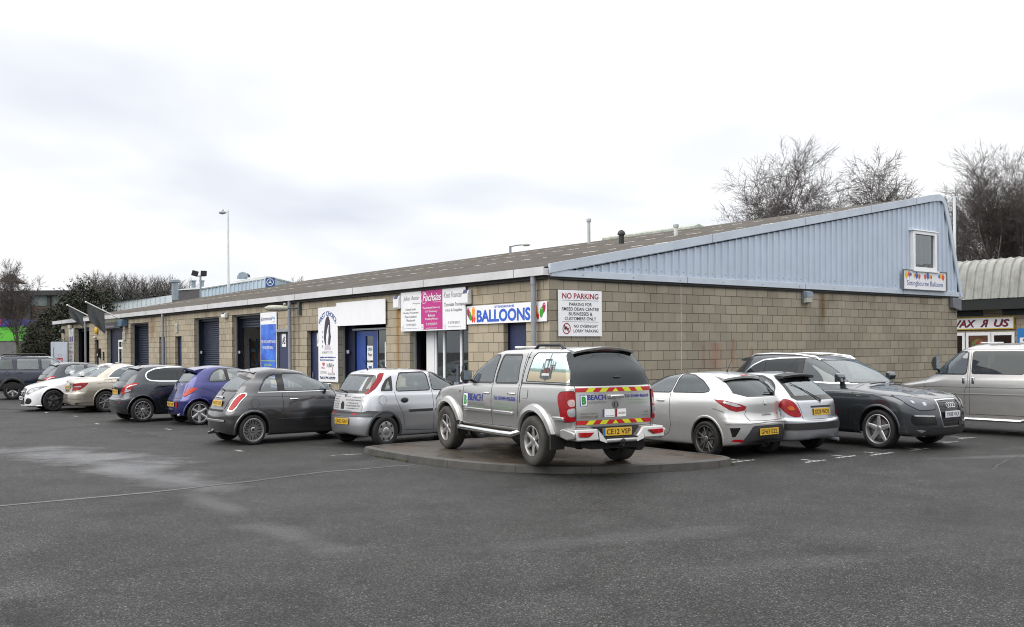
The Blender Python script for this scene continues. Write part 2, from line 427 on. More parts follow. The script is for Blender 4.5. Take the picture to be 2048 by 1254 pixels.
# kerbed island under the pickup
def island():
    kc = mat('kerb_concrete', (.050, .047, .042), .62, var=.3, vs=5, bs=.3, bsc=60)
    m, nt, b = new_mat('wet_concrete_slab'); co = objco(nt)
    n = noise(nt, co, .9, 6, .6, .4); n2 = noise(nt, co, 30, 4)
    c = ramp(nt, n, [(.3, (.036, .033, .029)), (.5, (.058, .042, .027)), (.62, (.075, .046, .025)), (.75, (.042, .040, .037))])
    L(nt, mix(nt, .25, c, ramp(nt, n2, [(.3, .03), (.7, .12)])), b.inputs['Base Color'])
    L(nt, ramp(nt, noise(nt, co, 1.6, 4), [(.35, .25), (.65, .55)]), b.inputs['Roughness']); b.inputs['Specular IOR Level'].default_value = .3; bump(nt, b, n2, .2, .004)
    # outline in building frame (x towards depth, y along shop row)
    out = [(-4.55, 3.2), (-4.80, -.3), (-4.97, -1.38), (-4.98, -2.6), (-4.86, -3.6), (-4.62, -4.4), (-4.10, -5.15), (-3.6, -5.55), (-2.95, -5.88), (-2.2, -6.12), (-1.55, -6.20), (-1.22, -6.02), (-1.15, -5.6), (-1.3, -4.6), (-1.3, -1.4), (-1.3, 3.2)]
    out[0] = (-4.85, -.55); out[1] = (-4.93, -.8); out = out[:13] + [(-1.15, -4.6), (-.9, -1.2), (-2.5, -.5), (-4.0, -.45)]
    # smooth the nose
    def chaikin(p):
        q = []
        for i in range(len(p)):
            a, c = Vector(p[i]), Vector(p[(i+1) % len(p)]); q += [a.lerp(c, .25), a.lerp(c, .75)]
        return q
    o2 = chaikin([Vector(p) for p in out]); cen = sum(o2, Vector((0, 0)))/len(o2)
    inn = []
    n_ = len(o2)
    for i in range(n_):
        t = (o2[(i+1) % n_]-o2[i-1]).normalized(); nn = Vector((-t.y, t.x))
        if (cen-o2[i]).dot(nn) < 0: nn = -nn
        inn.append(o2[i]+nn*.14)
    Wd = lambda p, z: tuple(B(p.x, p.y, z))
    kb = MB(); n = n_
    lo = [Wd(p, -.02) for p in o2]; hi = [Wd(p.lerp(q, .12), .105) for p, q in zip(o2, inn)]; h2 = [Wd(p.lerp(q, .3), .12) for p, q in zip(o2, inn)]; h3 = [Wd(q, .12) for q in inn]
    kb.add(lo+hi+h2+h3, [(r*n+i, r*n+(i+1) % n, (r+1)*n+(i+1) % n, (r+1)*n+i) for r in range(3) for i in range(n)])
    o = tag(kb.build('kerb', kc, smooth=True, angle=50), kind='structure')
    tp = MB(); tp.add([Wd(q, .117) for q in inn], [tuple(range(n))])
    tag(tp.build('island_pavement', m, fix=False), kind='structure')
    # kerb joints
    jt = MB(); acc = 0
    for i in range(n):
        acc += (o2[(i+1) % n]-o2[i]).length
        if acc > .86:
            acc = 0; p, q = o2[i], inn[i]; t = (o2[(i+1) % n]-o2[i-1]).normalized()*.006
            pp = p + (p-q)*.02
            jt.add([Wd(pp-t, .0), Wd(pp+t, .0), Wd(pp.lerp(q, .12)+t, .107), Wd(pp.lerp(q, .12)-t, .107), Wd(q+t, .1235), Wd(q-t, .1235), ], [(0, 1, 2, 3), (3, 2, 4, 5)])
    tag(jt.build('kerb_joint', DARK, fix=False), kind='structure')
    # moss tufts at the foot of the kerb
    ms = MB(); rr = random.Random(4)
    for k in range(420):
        c0 = rr.choice([(.94, 'a')]); i = rr.choice([3, 4, 4, 20, 21, 22, 22, 23, 12, 13]) % n
        p = o2[i].lerp(o2[(i+1) % n], rr.random()); p = p + (p-inn[i])*rr.uniform(.0, .35)
        q = B(p.x, p.y, 0); a = rr.uniform(0, 6.3); h = rr.uniform(.01, .035); s_ = rr.uniform(.004, .012)
        ms.add([(q.x+math.cos(a)*s_, q.y+math.sin(a)*s_, 0), (q.x-math.cos(a)*s_, q.y-math.sin(a)*s_, 0), (q.x+rr.uniform(-.02, .02), q.y+rr.uniform(-.02, .02), h)], [(0, 1, 2)])
    tag(ms.build('moss', mat('moss', (.05, .065, .02), .9), fix=False), kind='stuff')
island()

# ------------------------------------------------------------------ industrial unit building
def block_mat(name, uoff, tint, stains=()):
    m, nt, b = new_mat(name); co = objco(nt)
    sep = nt.nodes.new('ShaderNodeSeparateXYZ'); L(nt, co, sep.inputs[0])
    u = M(nt, 'ADD', M(nt, 'ADD', sep.outputs[0], sep.outputs[1]), uoff+41*.41); z = M(nt, 'ADD', sep.outputs[2], 4*.225-.208)
    c = nt.nodes.new('ShaderNodeCombineXYZ'); L(nt, u, c.inputs[0]); L(nt, z, c.inputs[1])
    def brick(a, bb, mo):
        t = nt.nodes.new('ShaderNodeTexBrick'); t.offset = .5; t.offset_frequency = 2; t.squash = 1
        t.inputs['Scale'].default_value = 1; t.inputs['Brick Width'].default_value = .41; t.inputs['Row Height'].default_value = .225
        t.inputs['Mortar Size'].default_value = .0085; t.inputs['Mortar Smooth'].default_value = .15; t.inputs['Bias'].default_value = 0
        t.inputs['Color1'].default_value = col4(a); t.inputs['Color2'].default_value = col4(bb); t.inputs['Mortar'].default_value = col4(mo)
        L(nt, c.outputs[0], t.inputs['Vector']); return t
    t = brick(tuple(x*.90 for x in tint), tuple(x*1.11 for x in tint), tuple(x*.34 for x in tint))
    base = t.outputs['Color']
    sp = noise(nt, co, 70, 3, .7); base = mix(nt, .45, base, ramp(nt, sp, [(.3, .62), (.5, 1.0), (.7, 1.35)]), 'MULTIPLY')
    bl = noise(nt, co, .55, 5, .6, .5); base = mix(nt, .6, base, ramp(nt, bl, [(.3, (.72, .70, .66)), (.5, (1, 1, 1)), (.7, (1.12, 1.08, 1.0))]), 'MULTIPLY')
    st = noise(nt, co, 2.3, 5, .65)
    # runs of dirt / rust with shapes of their own: (axis, centre, halfwidth, ztop, zbottom, colour, strength)
    for (ax, cc, hw, zt, zb, colr, s_) in stains:
        a = sep.outputs[ax]
        d = M(nt, 'DIVIDE', M(nt, 'ABSOLUTE', M(nt, 'SUBTRACT', M(nt, 'ADD', a, M(nt, 'MULTIPLY', M(nt, 'SUBTRACT', st, .5), hw*1.4)), cc)), hw)
        f = M(nt, 'SUBTRACT', 1.0, d, clamp=True)
        g1 = M(nt, 'DIVIDE', M(nt, 'SUBTRACT', sep.outputs[2], zb), max(.05, (zt-zb)*.5), clamp=True)
        g2 = M(nt, 'LESS_THAN', sep.outputs[2], zt+.01)
        base = mix(nt, M(nt, 'MULTIPLY', M(nt, 'MULTIPLY', M(nt, 'MULTIPLY', f, g1), g2), s_), base, colr, 'MULTIPLY')
    L(nt, base, b.inputs['Base Color']); b.inputs['Roughness'].default_value = .9; b.inputs['Specular IOR Level'].default_value = .2
    h = M(nt, 'ADD', M(nt, 'MULTIPLY', t.outputs['Fac'], -1.0), M(nt, 'MULTIPLY', sp, .25)); bump(nt, b, h, .6, .006)
    return m
RUST = (.75, .48, .22); GRM = (.55, .50, .44); RED = (.95, .52, .45)
BLK_F = block_mat('concrete_block_facade', .205, (.36, .315, .24),
   [(1, 27.2, .5, 3.4, 2.2, (.62, .42, .25), .8), (1, 6.35, .16, 2.95, .5, RUST, .9), (1, 24.95, .12, 3.4, .6, GRM, .8), (1, 12.45, .12, 3.2, .8, GRM, .9), (1, 20.6, .3, 3.4, 2.9, GRM, .5), (1, 30.9, .25, 3.4, 2.2, GRM, .5), (1, 2.6, .2, 3.3, 2.9, (.7, .62, .5), .6), (1, 10.3, .2, 3.4, 2.8, (.8, .72, .6), .5)])
BLK_S = block_mat('concrete_block_gable_shaded', 0.0, (.285, .256, .202),  # same blocks as the facade, tint darkened to paint in the gable's shade
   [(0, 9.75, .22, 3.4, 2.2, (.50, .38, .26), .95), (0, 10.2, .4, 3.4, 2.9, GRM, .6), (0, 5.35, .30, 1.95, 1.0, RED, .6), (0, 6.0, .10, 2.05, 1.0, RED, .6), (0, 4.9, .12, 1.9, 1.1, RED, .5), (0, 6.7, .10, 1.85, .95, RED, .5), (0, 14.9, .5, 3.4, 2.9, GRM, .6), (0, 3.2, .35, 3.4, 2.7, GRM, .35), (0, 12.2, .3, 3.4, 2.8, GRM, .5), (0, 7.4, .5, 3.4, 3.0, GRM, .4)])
STEEL = mat('galvanised_angle', (.30, .32, .31), .5, .3)
NAVY = mat('navy_paint', (.012, .016, .040), .42, var=.25, vs=4)
NAVYD = mat('navy_dark', (.006, .008, .018), .5)
NAVYB = mat('navy_door_paint', (.022, .032, .085), .45, var=.15, vs=3)
UPVC = mat('white_upvc', (.80, .81, .82), .35, var=.05)
WHITE = mat('white_panel', (.80, .80, .79), .4, var=.04)
BLACK = mat('black_gloss', (.008, .008, .009), .2)
GREYM = mat('grey_metal', (.17, .18, .20), .45, .2)
PIPEG = mat('grey_pvc_pipe', (.24, .255, .29), .42, var=.10)
CLAD = mat('pale_blue_cladding', (.46, .53, .62), .42, .0, var=.06, vs=1.2)
CLADT = mat('pale_blue_trim', (.47, .53, .60), .42, .0, var=.08, vs=2)
GUTT = mat('silver_grey_gutter', (.56, .56, .57), .4, .1, var=.12, vs=1.5)
INTW = mat('interior_white', (.75, .75, .72), .8)
DKIN = mat('interior_dark', (.02, .02, .02), .9)  # near-black tone stands for unlit space inside

bld = bthing('industrial_unit_building', 'long concrete block industrial unit with blue clad gable, roller shutters and shops', 'building', 0, 0, 0)
LF, DS, ZT = 43.65, 16.93, 3.42
def wall_holes(u0, u1, z1, holes):
    """-> list of solid cells (ua,ub,za,zb)"""
    us = sorted({u0, u1, *[h[0] for h in holes], *[h[1] for h in holes]}); out = []
    for a, c in zip(us[:-1], us[1:]):
        h = [q for q in holes if q[0] <= a+1e-6 and q[1] >= c-1e-6]
        if h: out.append((a, c, h[0][2], z1))
        else: out.append((a, c, 0, z1))
    return out
UN = [(37.62, 40.57, 3.13), (31.62, 34.33, 2.98), (27.71, 30.4, 3.13), (19.29, 21.96, 3.13), (15.33, 18.02, 3.13), (6.99, 9.74, 3.13), (3.07, 5.76, 3.13)]
DO = [(35.83, 36.61, 2.455), (25.5, 26.28, 2.455), (23.43, 24.22, 2.455), (13.11, 14.0, 2.455), (11.0, 11.88, 2.455), (.82, 1.66, 2.455), (42.3, 43.0, 2.455)]
fw = MB(); RV = .13
for (a, c, za, zb) in wall_holes(0, LF, ZT, UN+DO):
    fw.add([(0, a, za), (0, c, za), (0, c, zb), (0, a, zb)], [(0, 1, 2, 3)])
for (a, c, zt) in UN+DO:
    fw.add([(0, a, 0), (RV, a, 0), (RV, a, zt), (0, a, zt)], [(0, 1, 2, 3)]); fw.add([(0, c, 0), (RV, c, 0), (RV, c, zt), (0, c, zt)], [(0, 1, 2, 3)])
    fw.add([(0, a, zt), (RV, a, zt), (RV, c, zt), (0, c, zt)], [(0, 1, 2, 3)])
# inner leaf and return
for (a, c, za, zb) in wall_holes(0, LF, ZT, UN+DO):
    fw.add([(RV, a, za), (RV, c, za), (RV, c, zb), (RV, a, zb)], [(0, 1, 2, 3)])
fw.add([(0, LF, 0), (DS, LF, 0), (DS, LF, ZT), (0, LF, ZT)], [(0, 1, 2, 3)])
fw.build('front_wall', BLK_F, bld, fix=False)
sw = MB(); sw.add([(0, 0, 0), (DS, 0, 0), (DS, 0, ZT), (0, 0, ZT)], [(0, 1, 2, 3)])
sw.add([(DS, 0, 0), (DS, LF, 0), (DS, LF, ZT), (DS, 0, ZT)], [(0, 1, 2, 3)])
sw.build('side_wall', BLK_S, bld, fix=False)
mj = MB(); 
for k in range(16): mj.box(4.095, 4.115, -.006, 0, .02+k*.21, .02+k*.21+.2)
mj.build('movement_joint', mat('mastic', (.42, .42, .40), .6), bld)

# roller shutters / door leaves / shopfronts
def frame(m, a, c, zt, x0=.115, x1=.175, w=.05):
    m.box(x0, x1, c-w, c, 0, zt); m.box(x0, x1, a, a+w, 0, zt); m.box(x0, x1, a+w, c-w, zt-.04, zt)
def shutter(a, c, zt, zb, x=.36, par=bld):
    m = MB(); n = int((zt-zb)/.078); vs = []; fs = []
    for i in range(n+1):
        z = zt - i*(zt-zb)/n
        for q, dx in ((0, 0), (.35, -.016), (.75, -.016), (1, 0)):
            if i == n and q > 0: break
            zz = z - q*(zt-zb)/n; vs += [(x+dx, a, zz), (x+dx, c, zz)]
    m.add(vs, [(2*i, 2*i+1, 2*i+3, 2*i+2) for i in range(len(vs)//2-1)])
    m.box(x-.03, x+.02, a, c, zb-.05, zb)
    o = m.build('roller_shutter', mat('shutter_navy', (.022, .030, .055), .38, .25, var=.2, vs=2), par, smooth=True, angle=60)
    g_ = MB(); g_.box(x-.06, x+.05, c-.10, c+.0, 0, zt); g_.box(x-.06, x+.05, a, a+.10, 0, zt); g_.box(x-.12, x+.1, a, c, zt-.13, zt+.1)
    g_.build('shutter_guide', NAVYD, o)
    return o
for (a, c, zt) in UN:
    m = MB(); frame(m, a, c, zt); m.build('steel_door_frame', STEEL, bld)
    bk = MB(); bk.box(.14, .34, c-.012, c, 0, zt); bk.build('shutter_pocket', NAVYD, bld)
def backing(a, c, z0, z1, x=.5, m_=DKIN):
    q = MB(); q.box(x, x+.05, a, c, z0, z1); return q.build('dark_backing', m_, bld)
# interior floor is the ground; near-black backing paints the interior darkness behind closed openings
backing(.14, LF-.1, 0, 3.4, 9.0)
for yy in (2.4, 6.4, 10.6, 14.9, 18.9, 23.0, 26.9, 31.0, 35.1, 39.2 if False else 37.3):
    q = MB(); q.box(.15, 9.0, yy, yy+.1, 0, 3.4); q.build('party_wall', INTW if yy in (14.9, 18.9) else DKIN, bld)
shutter(27.71, 30.4, 3.13, .05); shutter(19.29, 21.96, 3.13, .05); shutter(15.33, 18.02, 3.13, 2.74)
# unit with white walls and racking seen through the raised shutter
q = MB(); q.box(3.0, 3.1, 15.0, 18.9, 0, 3.4); q.build('back_partition', INTW, bld)
rk = MB()
for yy in (18.2, 18.82):
    for xx in (1.3, 2.1): rk.box(xx-.3, xx-.25, yy, yy+.05, 0, 2.3)
rk2 = thing('storage_rack', 'blue steel racking of brown boxes inside the open unit', 'rack', B(0, 0, 0), TH)
rk.build('upright', mat('rack_blue', (.02, .09, .19), .45), rk2)
sh = MB()
for zz in (.3, .85, 1.4, 1.95): sh.box(1.0, 1.85, 18.2, 18.85, zz, zz+.04)
sh.build('shelf', mat('rack_shelf', (.10, .12, .14), .5), rk2)
rr = random.Random(5)
cbm = mat('cardboard', (.25, .155, .085), .8, var=.3)
for zz in (.34, .89, 1.44, 1.99):
    for yy in (1.02, 1.45):
        bx = MB(); bx.box(yy, yy+.38, 18.26, 18.8, zz, zz+rr.uniform(.22, .42))
        o = bx.build('cardboard_box', cbm, loc=B(0, 0, 0), rz=TH)
        tag(o, 'brown cardboard box on the blue racking inside the unit with raised shutter', 'box', 'boxes on the blue racking')
cb = MB(); cb.tube([(.9, 17.4, .5), (.9, 17.15, .7), (.9, 17.05, 2.15), (.9, 16.95, 2.22), (.9, 15.4, 2.22)], .018); tag(cb.build('hanging_cable', BLACK, loc=B(0, 0, 0), rz=TH), 'black cable hung across the opening of the unit with raised shutter', 'cable')
def leaf(a, c, zt, m_=NAVYB, x=.16, name='door'):
    q = MB(); q.box(x, x+.045, a+.04, c-.04, .02, zt-.05); o = q.build(name, m_, bld, bevel=.004)
    f = MB(); f.box(x-.02, x+.08, a, a+.04, 0, zt); f.box(x-.02, x+.08, c-.04, c, 0, zt); f.box(x-.02, x+.08, a+.04, c-.04, zt-.05, zt); f.build('door_frame', NAVYD, o)
    h = MB(); h.box(x-.045, x-.0, c-.16, c-.12, 1.0, 1.16); h.build('handle', GREYM, o)
    return o
for (a, c, zt) in DO:
    if a == 13.11: continue
    leaf(a, c, zt)
o = leaf(13.11, 14.0, 2.455, x=.005)
hd = MB(); hd.prism([(-.10, 2.46), (.12, 2.46), (.12, 2.56), (-.02, 2.56)], 'y', 13.07, 14.03); hd.build('door_hood', GREYM, o)
# number plates on the doors
for (s_, body, a, xx, z) in [('A5', 'A5', 13.56, 0.0, 1.97), ('A6', 'A6', 11.32, .155, 1.97), ('A4', 'A4', 23.62, .155, 2.02), ('A3', 'A3', 25.72, .155, 2.02)]:
    t = bthing('unit_number_sign', {'A5': 'white A5 number plate on the navy door beside the street lamp pipe', 'A6': 'white A6 number plate on the navy door left of the hair salon banner', 'A4': 'white A4 number plate on the navy door just right of the grey downpipe', 'A3': 'white A3 number plate on the navy door half hidden by the grey downpipe'}[s_], 'sign', xx-.012, a, z, 'unit number plates')
    q = MB(); q.box(0, .01, -.16, .16, 0, .42); q.build('plate', WHITE, t)
    F = Face((0, .16, 0), (0, -1, 0), (0, 0, 1), (-1, 0, 0)); F.text(body, .16, .21, .24, .24, ink('black', (.01, .01, .01)), .03); F.flush(t)
t = bthing('door_notice', 'white lines of small lettering low on the navy A4 door', 'notice', .145, 23.62, 1.0)
F = Face((0, .16, 0), (0, -1, 0), (0, 0, 1), (-1, 0, 0))
for k in range(6): F.rect(.03, .03+[.26, .1, .22, .25, .2, .24][k], .66-k*.115, .72-k*.115, WHITE, .004)
F.flush(t, 'notice_text')

# unit 1 (far left, shutter up): timber partition inside
q = MB(); q.box(.7, .75, 37.75, 39.35, 0, 2.95); q.build('timber_partition', mat('raw_timber', (.28, .21, .13), .8), bld)
q = MB(); q.box(.3, .36, 37.62, 40.57, 2.95, 3.13); q.build('shutter_header', NAVYD, bld)
# unit 2: navy header, white door
a, c, zt = UN[1]
q = MB(); q.box(.2, .30, a, c, 2.45, zt); q.box(.2, .30, 33.2, c, 0, 2.45); q.build('navy_panel', NAVY, bld)
def upvc(a, c, z0, z1, x, mull=(), rail=(), w=.07, gl='shop_glass', name='shopfront'):
    q = MB(); d = .06
    q.box(x, x+d, a, a+w, z0, z1); q.box(x, x+d, c-w, c, z0, z1); q.box(x, x+d, a+w, c-w, z1-w, z1); q.box(x, x+d, a+w, c-w, z0, z0+w)
    for mm in mull: q.box(x-.004, x+d-.004, mm-w/2, mm+w/2, z0+w, z1-w)
    for (ra, rc, rz) in rail: q.box(x+.003, x+d-.003, ra, rc, rz-w/2, rz+w/2)
    o = q.build(name, UPVC, bld)
    g_ = MB(); g_.box(x+.025, x+.032, a+w, c-w, z0+w, z1-w); g_.build('glazing', glass(gl, (.35, .38, .38), .05, .05), o)
    return o
upvc(31.62, 33.2, .02, 2.42, .22, mull=(32.55,), rail=((31.69, 33.1, 2.02),), w=.10, name='white_door')
# unit 6 (salon): navy header, pale strip, blue doors
a, c, zt = UN[5]
q = MB(); q.box(.28, .36, a, c, 2.56, zt); q.box(.28, .36, c-.45, c, 0, 2.56); q.build('navy_panel', NAVY, bld)
q = MB(); q.box(.22, .30, a, c-.42, 2.42, 2.47); q.build('shutter_bottom_rail', mat('alu', (.42, .43, .44), .4, .6), bld)
BLU = mat('bright_blue_door_paint', (.012, .055, .27), .3, var=.1)
q = MB(); q.box(.32, .40, 8.72, 9.25, 0, 2.40); q.box(.32, .40, 8.05, 8.28, 0, 2.4); q.box(.32, .40, 8.28, 8.72, 2.25, 2.4); q.box(.34, .38, 8.28, 8.72, 0, .3)
o = q.build('blue_entrance_door', BLU, bld, bevel=.004)
g_ = MB(); g_.box(.355, .362, 8.28, 8.72, .3, 2.25); g_.box(.355, .362, 7.0, 8.05, .1, 2.4); g_.build('glazing', glass('shop_glass_dark', (.10, .10, .11), .06, .03), o)
g_ = MB(); g_.box(.33, .345, 8.03, 8.06, 0, 2.4); g_.build('door_edge', mat('alu2', (.5, .5, .5), .4, .6), o)
t = bthing('window_poster', 'small white poster with turquoise heading in the blue entrance door', 'poster', .345, 8.5, 1.55)
q = MB(); q.box(0, .004, -.17, .17, 0, .42); q.build('paper', WHITE, t)
F = Face((0, .17, 0), (0, -1, 0), (0, 0, 1), (-1, 0, 0)); F.text('OPEN', .17, .32, .26, .09, ink('teal', (.03, .2, .25)), .03); F.text('Please', .17, .17, .24, .1, ink('grey', (.2, .2, .2))); F.flush(t)
t = bthing('window_poster', 'small white poster with blue basket picture low in the blue entrance door', 'poster', .345, 8.5, 1.07)
q = MB(); q.box(0, .004, -.17, .17, 0, .42); q.build('paper', WHITE, t)
F = Face((0, .17, 0), (0, -1, 0), (0, 0, 1), (-1, 0, 0)); F.poly([(.08, .32), (.28, .32), (.25, .14), (.12, .14)], ink('royal', (.03, .09, .3))); F.rect(.1, .26, .06, .09, ink('royal', (.03, .09, .3))); F.flush(t)
t = bthing('paper_notice', 'tall white paper notice on the dark glass right of the blue doors', 'notice', .335, 7.5, 1.37)
q = MB(); q.box(0, .004, -.14, .14, 0, .7); q.build('paper', WHITE, t)
F = Face((0, .14, 0), (0, -1, 0), (0, 0, 1), (-1, 0, 0))
for k in range(13): F.rect(.03, .25-.05*(k % 3), .64-k*.045, .652-k*.045, ink('grey', (.2, .2, .2)))
F.flush(t)
# unit 7 (gift shop): white glazed doors
a, c, zt = UN[6]
q = MB(); q.box(.36, .42, a, c, 2.42, zt); q.build('navy_panel', NAVY, bld)
q = MB(); q.box(.30, .38, 5.05, 5.42, .0, 2.42); q.build('white_end_panel', UPVC, bld)
o = upvc(3.07, 5.05, .02, 2.42, .32, mull=(4.62, 3.85), w=.08)
q = MB()
for yy in (3.96, 3.74): q.box(.27, .31, yy-.015, yy+.015, 1.0, 1.45)
q.build('handle', GREYM, o)
q = MB(); q.prism([(5.48, 0), (5.66, 0), (5.66, 1.35), (5.60, 1.55), (5.52, 1.45), (5.48, 1.2)], 'x', .44, .46)
tag(q.build('hardboard_sheet', mat('hardboard', (.30, .17, .08), .8), loc=B(0, 0, 0), rz=TH), 'torn brown hardboard sheet standing left of the white glazed doors', 'board')
# stock seen through the shop glass
st_ = [(.9, 3.4, .8, .25, (.05, .35, .28)), (1.2, 4.2, .55, .3, (.10, .30, .30)), (1.6, 3.6, 1.3, .2, (.3, .28, .05)), (1.0, 4.75, 1.0, .18, (.35, .3, .25)), (1.9, 4.4, 1.6, .25, (.12, .10, .12))]
for i, (xx, yy, hh, ww, cc) in enumerate(st_):
    q = MB(); q.lathe([(ww*.6, 0), (ww*.75, hh*.5), (ww*.7, hh), (ww*.3, hh*1.04), (.001, hh*1.04)], (xx, yy, 0), n=14)
    tag(q.build('display_drum', mat('stock%d' % i, cc, .6), loc=B(0, 0, 0), rz=TH, smooth=True), ['green display drum inside the gift shop doors', 'teal display drum inside the left glazed door', 'mustard display drum inside the right glazed door', 'beige display drum by the narrow side light', 'dark display drum at the back of the gift shop'][i], 'drum')

# gutter with joints, painted eaves shadow strip
GX0, GZ0, GZ1, GL_ = -.20, 3.435, 3.615, 44.9
q = MB(); q.prism([(GX0, GZ0), (.0, GZ0), (.0, GZ1-.03), (GX0+.02, GZ1-.03), (GX0+.02, GZ1), (GX0, GZ1)], 'y', -.04, GL_)
gut = q.build('gutter', GUTT, bld)
jm = mat('gutter_joint', (.16, .16, .16), .6)
q = MB()
for yy in (1.0, 4.75, 8.5, 12.3, 16.1, 19.9, 23.7, 27.5, 31.3, 35.1, 38.9, 42.7): q.box(GX0-.004, GX0, yy, yy+.018, GZ0, GZ1)
q.build('gutter_joint', jm, gut)
q = MB(); q.box(-.10, -.02, .02, LF+.4, 3.36, 3.43); q.build('eaves_shadow_strip', mat('eaves_painted_shade', (.03, .028, .025), .8), bld)  # dark strip that paints the shade under the gutter
for yy, xx in ((25.36, -.13), (12.84, -.13), (.39, -.13), (37.85, -.13)):
    q = MB(); q.tube([(xx, yy, 0), (xx, yy, GZ0)], .056, 14); q.tube([(xx, yy, GZ0-.18), (xx, yy, GZ0-.03)], .064, 14)
    q.build('downpipe', PIPEG, bld, smooth=True, angle=50)

# roof sheets
def roof_mat():
    m, nt, b = new_mat('fibre_cement_roof'); co = objco(nt)
    sep = nt.nodes.new('ShaderNodeSeparateXYZ'); L(nt, co, sep.inputs[0])
    n = noise(nt, co, .5, 6, .6, .3); f = noise(nt, co, 9, 5, .7)
    base = ramp(nt, n, [(.3, (.046, .039, .032)), (.5, (.068, .058, .048)), (.7, (.092, .079, .066))])
    base = mix(nt, .5, base, ramp(nt, f, [(.3, .5), (.7, 1.3)]), 'MULTIPLY')
    # sheet laps: row of exposed pale sheet ends with moss above
    lap = None
    for x_ in (4.7, 8.9, 13.1):
        d = M(nt, 'LESS_THAN', M(nt, 'ABSOLUTE', M(nt, 'SUBTRACT', sep.outputs[0], x_)), .08)
        dash = M(nt, 'GREATER_THAN', M(nt, 'SINE', M(nt, 'MULTIPLY', sep.outputs[1], 2*PI/.92)), -.15)
        e = M(nt, 'MULTIPLY', M(nt, 'MULTIPLY', d, dash), M(nt, 'GREATER_THAN', noise(nt, co, 1.6, 2), .42))
        lap = e if lap is None else M(nt, 'MAXIMUM', lap, e)
        md = M(nt, 'SUBTRACT', 1.0, M(nt, 'DIVIDE', M(nt, 'ABSOLUTE', M(nt, 'SUBTRACT', sep.outputs[0], x_-.2)), .28), clamp=True)
        base = mix(nt, M(nt, 'MULTIPLY', M(nt, 'MULTIPLY', md, f), 1.1), base, (.055, .052, .022))
    base = mix(nt, M(nt, 'MULTIPLY', lap, .95), base, (.62, .60, .52))
    # pale scuffed patches that run along the roof
    mp = nt.nodes.new('ShaderNodeMapping'); mp.inputs['Scale'].default_value = (3.5, .35, 1); L(nt, co, mp.inputs[0])
    pz = noise(nt, mp.outputs[0], 1.0, 4, .6)
    base = mix(nt, ramp(nt, pz, [(.68, 0), (.74, .4)]), base, (.24, .225, .20))
    L(nt, base, b.inputs['Base Color']); b.inputs['Roughness'].default_value = .8
    return m
RSL = .185; RZ0 = 3.63
def rz(x): return RZ0 + RSL*x
q = MB(); pitch = .146; vs = []; ny = int(GL_/pitch)*4
for i in range(ny+1):
    y = i*pitch/4; h = .022*math.sin(2*PI*i/4)
    for x in (-.14, 5.3, 10.6, 16.0): vs.append((x, y, rz(x)+h))
q.add(vs, [(4*i+k, 4*i+k+1, 4*i+k+5, 4*i+k+4) for i in range(ny) for k in range(3)])
q.build('roof', roof_mat(), bld, smooth=True, angle=80, fix=False)
# rear slope, far gable
zr = rz(16.0)
q = MB(); q.add([(16.0, 0, zr), (16.35, 0, zr-.1), (16.55, 0, zr-.6), (17.12, 0, 3.40), (16.0, GL_, zr), (16.35, GL_, zr-.1), (16.55, GL_, zr-.6), (17.12, GL_, 3.40)], [(0, 1, 5, 4), (1, 2, 6, 5), (2, 3, 7, 6)])
q.add([(0, GL_-1.2, 3.42), (17.1, GL_-1.2, 3.42), (16.3, GL_-1.2, zr-.1), (0, GL_-1.2, 3.6)], [(0, 1, 2, 3)])
q.build('rear_cladding', CLAD, bld, fix=False)
# clad gable (ribbed sheet) facing the yard
def top_line(x):   # underside of verge trim
    if x < 15.6: return rz(x)-.14
    if x < 16.2: return rz(15.6)-.14 - .22*((x-15.6)/.6)**2.2
    return max(3.4, (rz(15.6)-.36) - (x-16.2)*(rz(15.6)-.36-3.4)/.84)
q = MB(); vs = []; x = .55; prof = []
while x < 17.02:
    for dx, dy in ((0, 0), (.15, 0), (.165, -.042), (.205, -.042), (.222, 0)):
        if x+dx < 17.02: prof.append((x+dx, -.02+dy))
    x += .255
for (x, y) in prof: vs += [(x, y, 3.50), (x, y, max(3.51, top_line(x)+.04))]
q.add(vs, [(2*i, 2*i+2, 2*i+3, 2*i+1) for i in range(len(prof)-1)])
q.build('gable_cladding', CLAD, bld, fix=False)
sc = MB()
x = .62
while x < 17.0:
    if (x*7.3) % 1 < .8: sc.lathe([(.012, 0), (.012, -.006), (.001, -.007)], (x, -.022, 3.66+.01*math.sin(x*5)), 'y', n=6)
    x += .255
sc.build('fixing_screw', mat('screw', (.06, .07, .09), .5), bld)
q = MB(); q.box(.0, 17.12, -.075, -.02, 3.41, 3.56); bd = q.build('gable_flashing', CLADT, bld, bevel=.006)
q = MB()
for xx in (4.25, 8.9, 13.7): q.box(xx, xx+.012, -.078, -.075, 3.41, 3.56)
for k in range(11):
    xx = .9+k*1.55; q.lathe([(.014, 0), (.014, -.006), (.001, -.007)], (xx, -.075, 3.47), 'y', n=8)
q.build('flashing_joint', mat('flash_joint', (.12, .13, .15), .6), bd)
q = MB(); q.box(.0, 16.95, -.04, .0, 3.36, 3.405); q.build('painted_drip_shadow', mat('eaves_painted_shade', (.03, .028, .025), .8), bld)  # dark strip painted as the shadow gap beneath the flashing
cbl = MB(); cbl.tube([(.3, -.03, 3.345), (8.8, -.03, 3.335), (16.0, -.03, 3.345)], .009, 6); cbl.build('surface_cable', BLACK, bld)
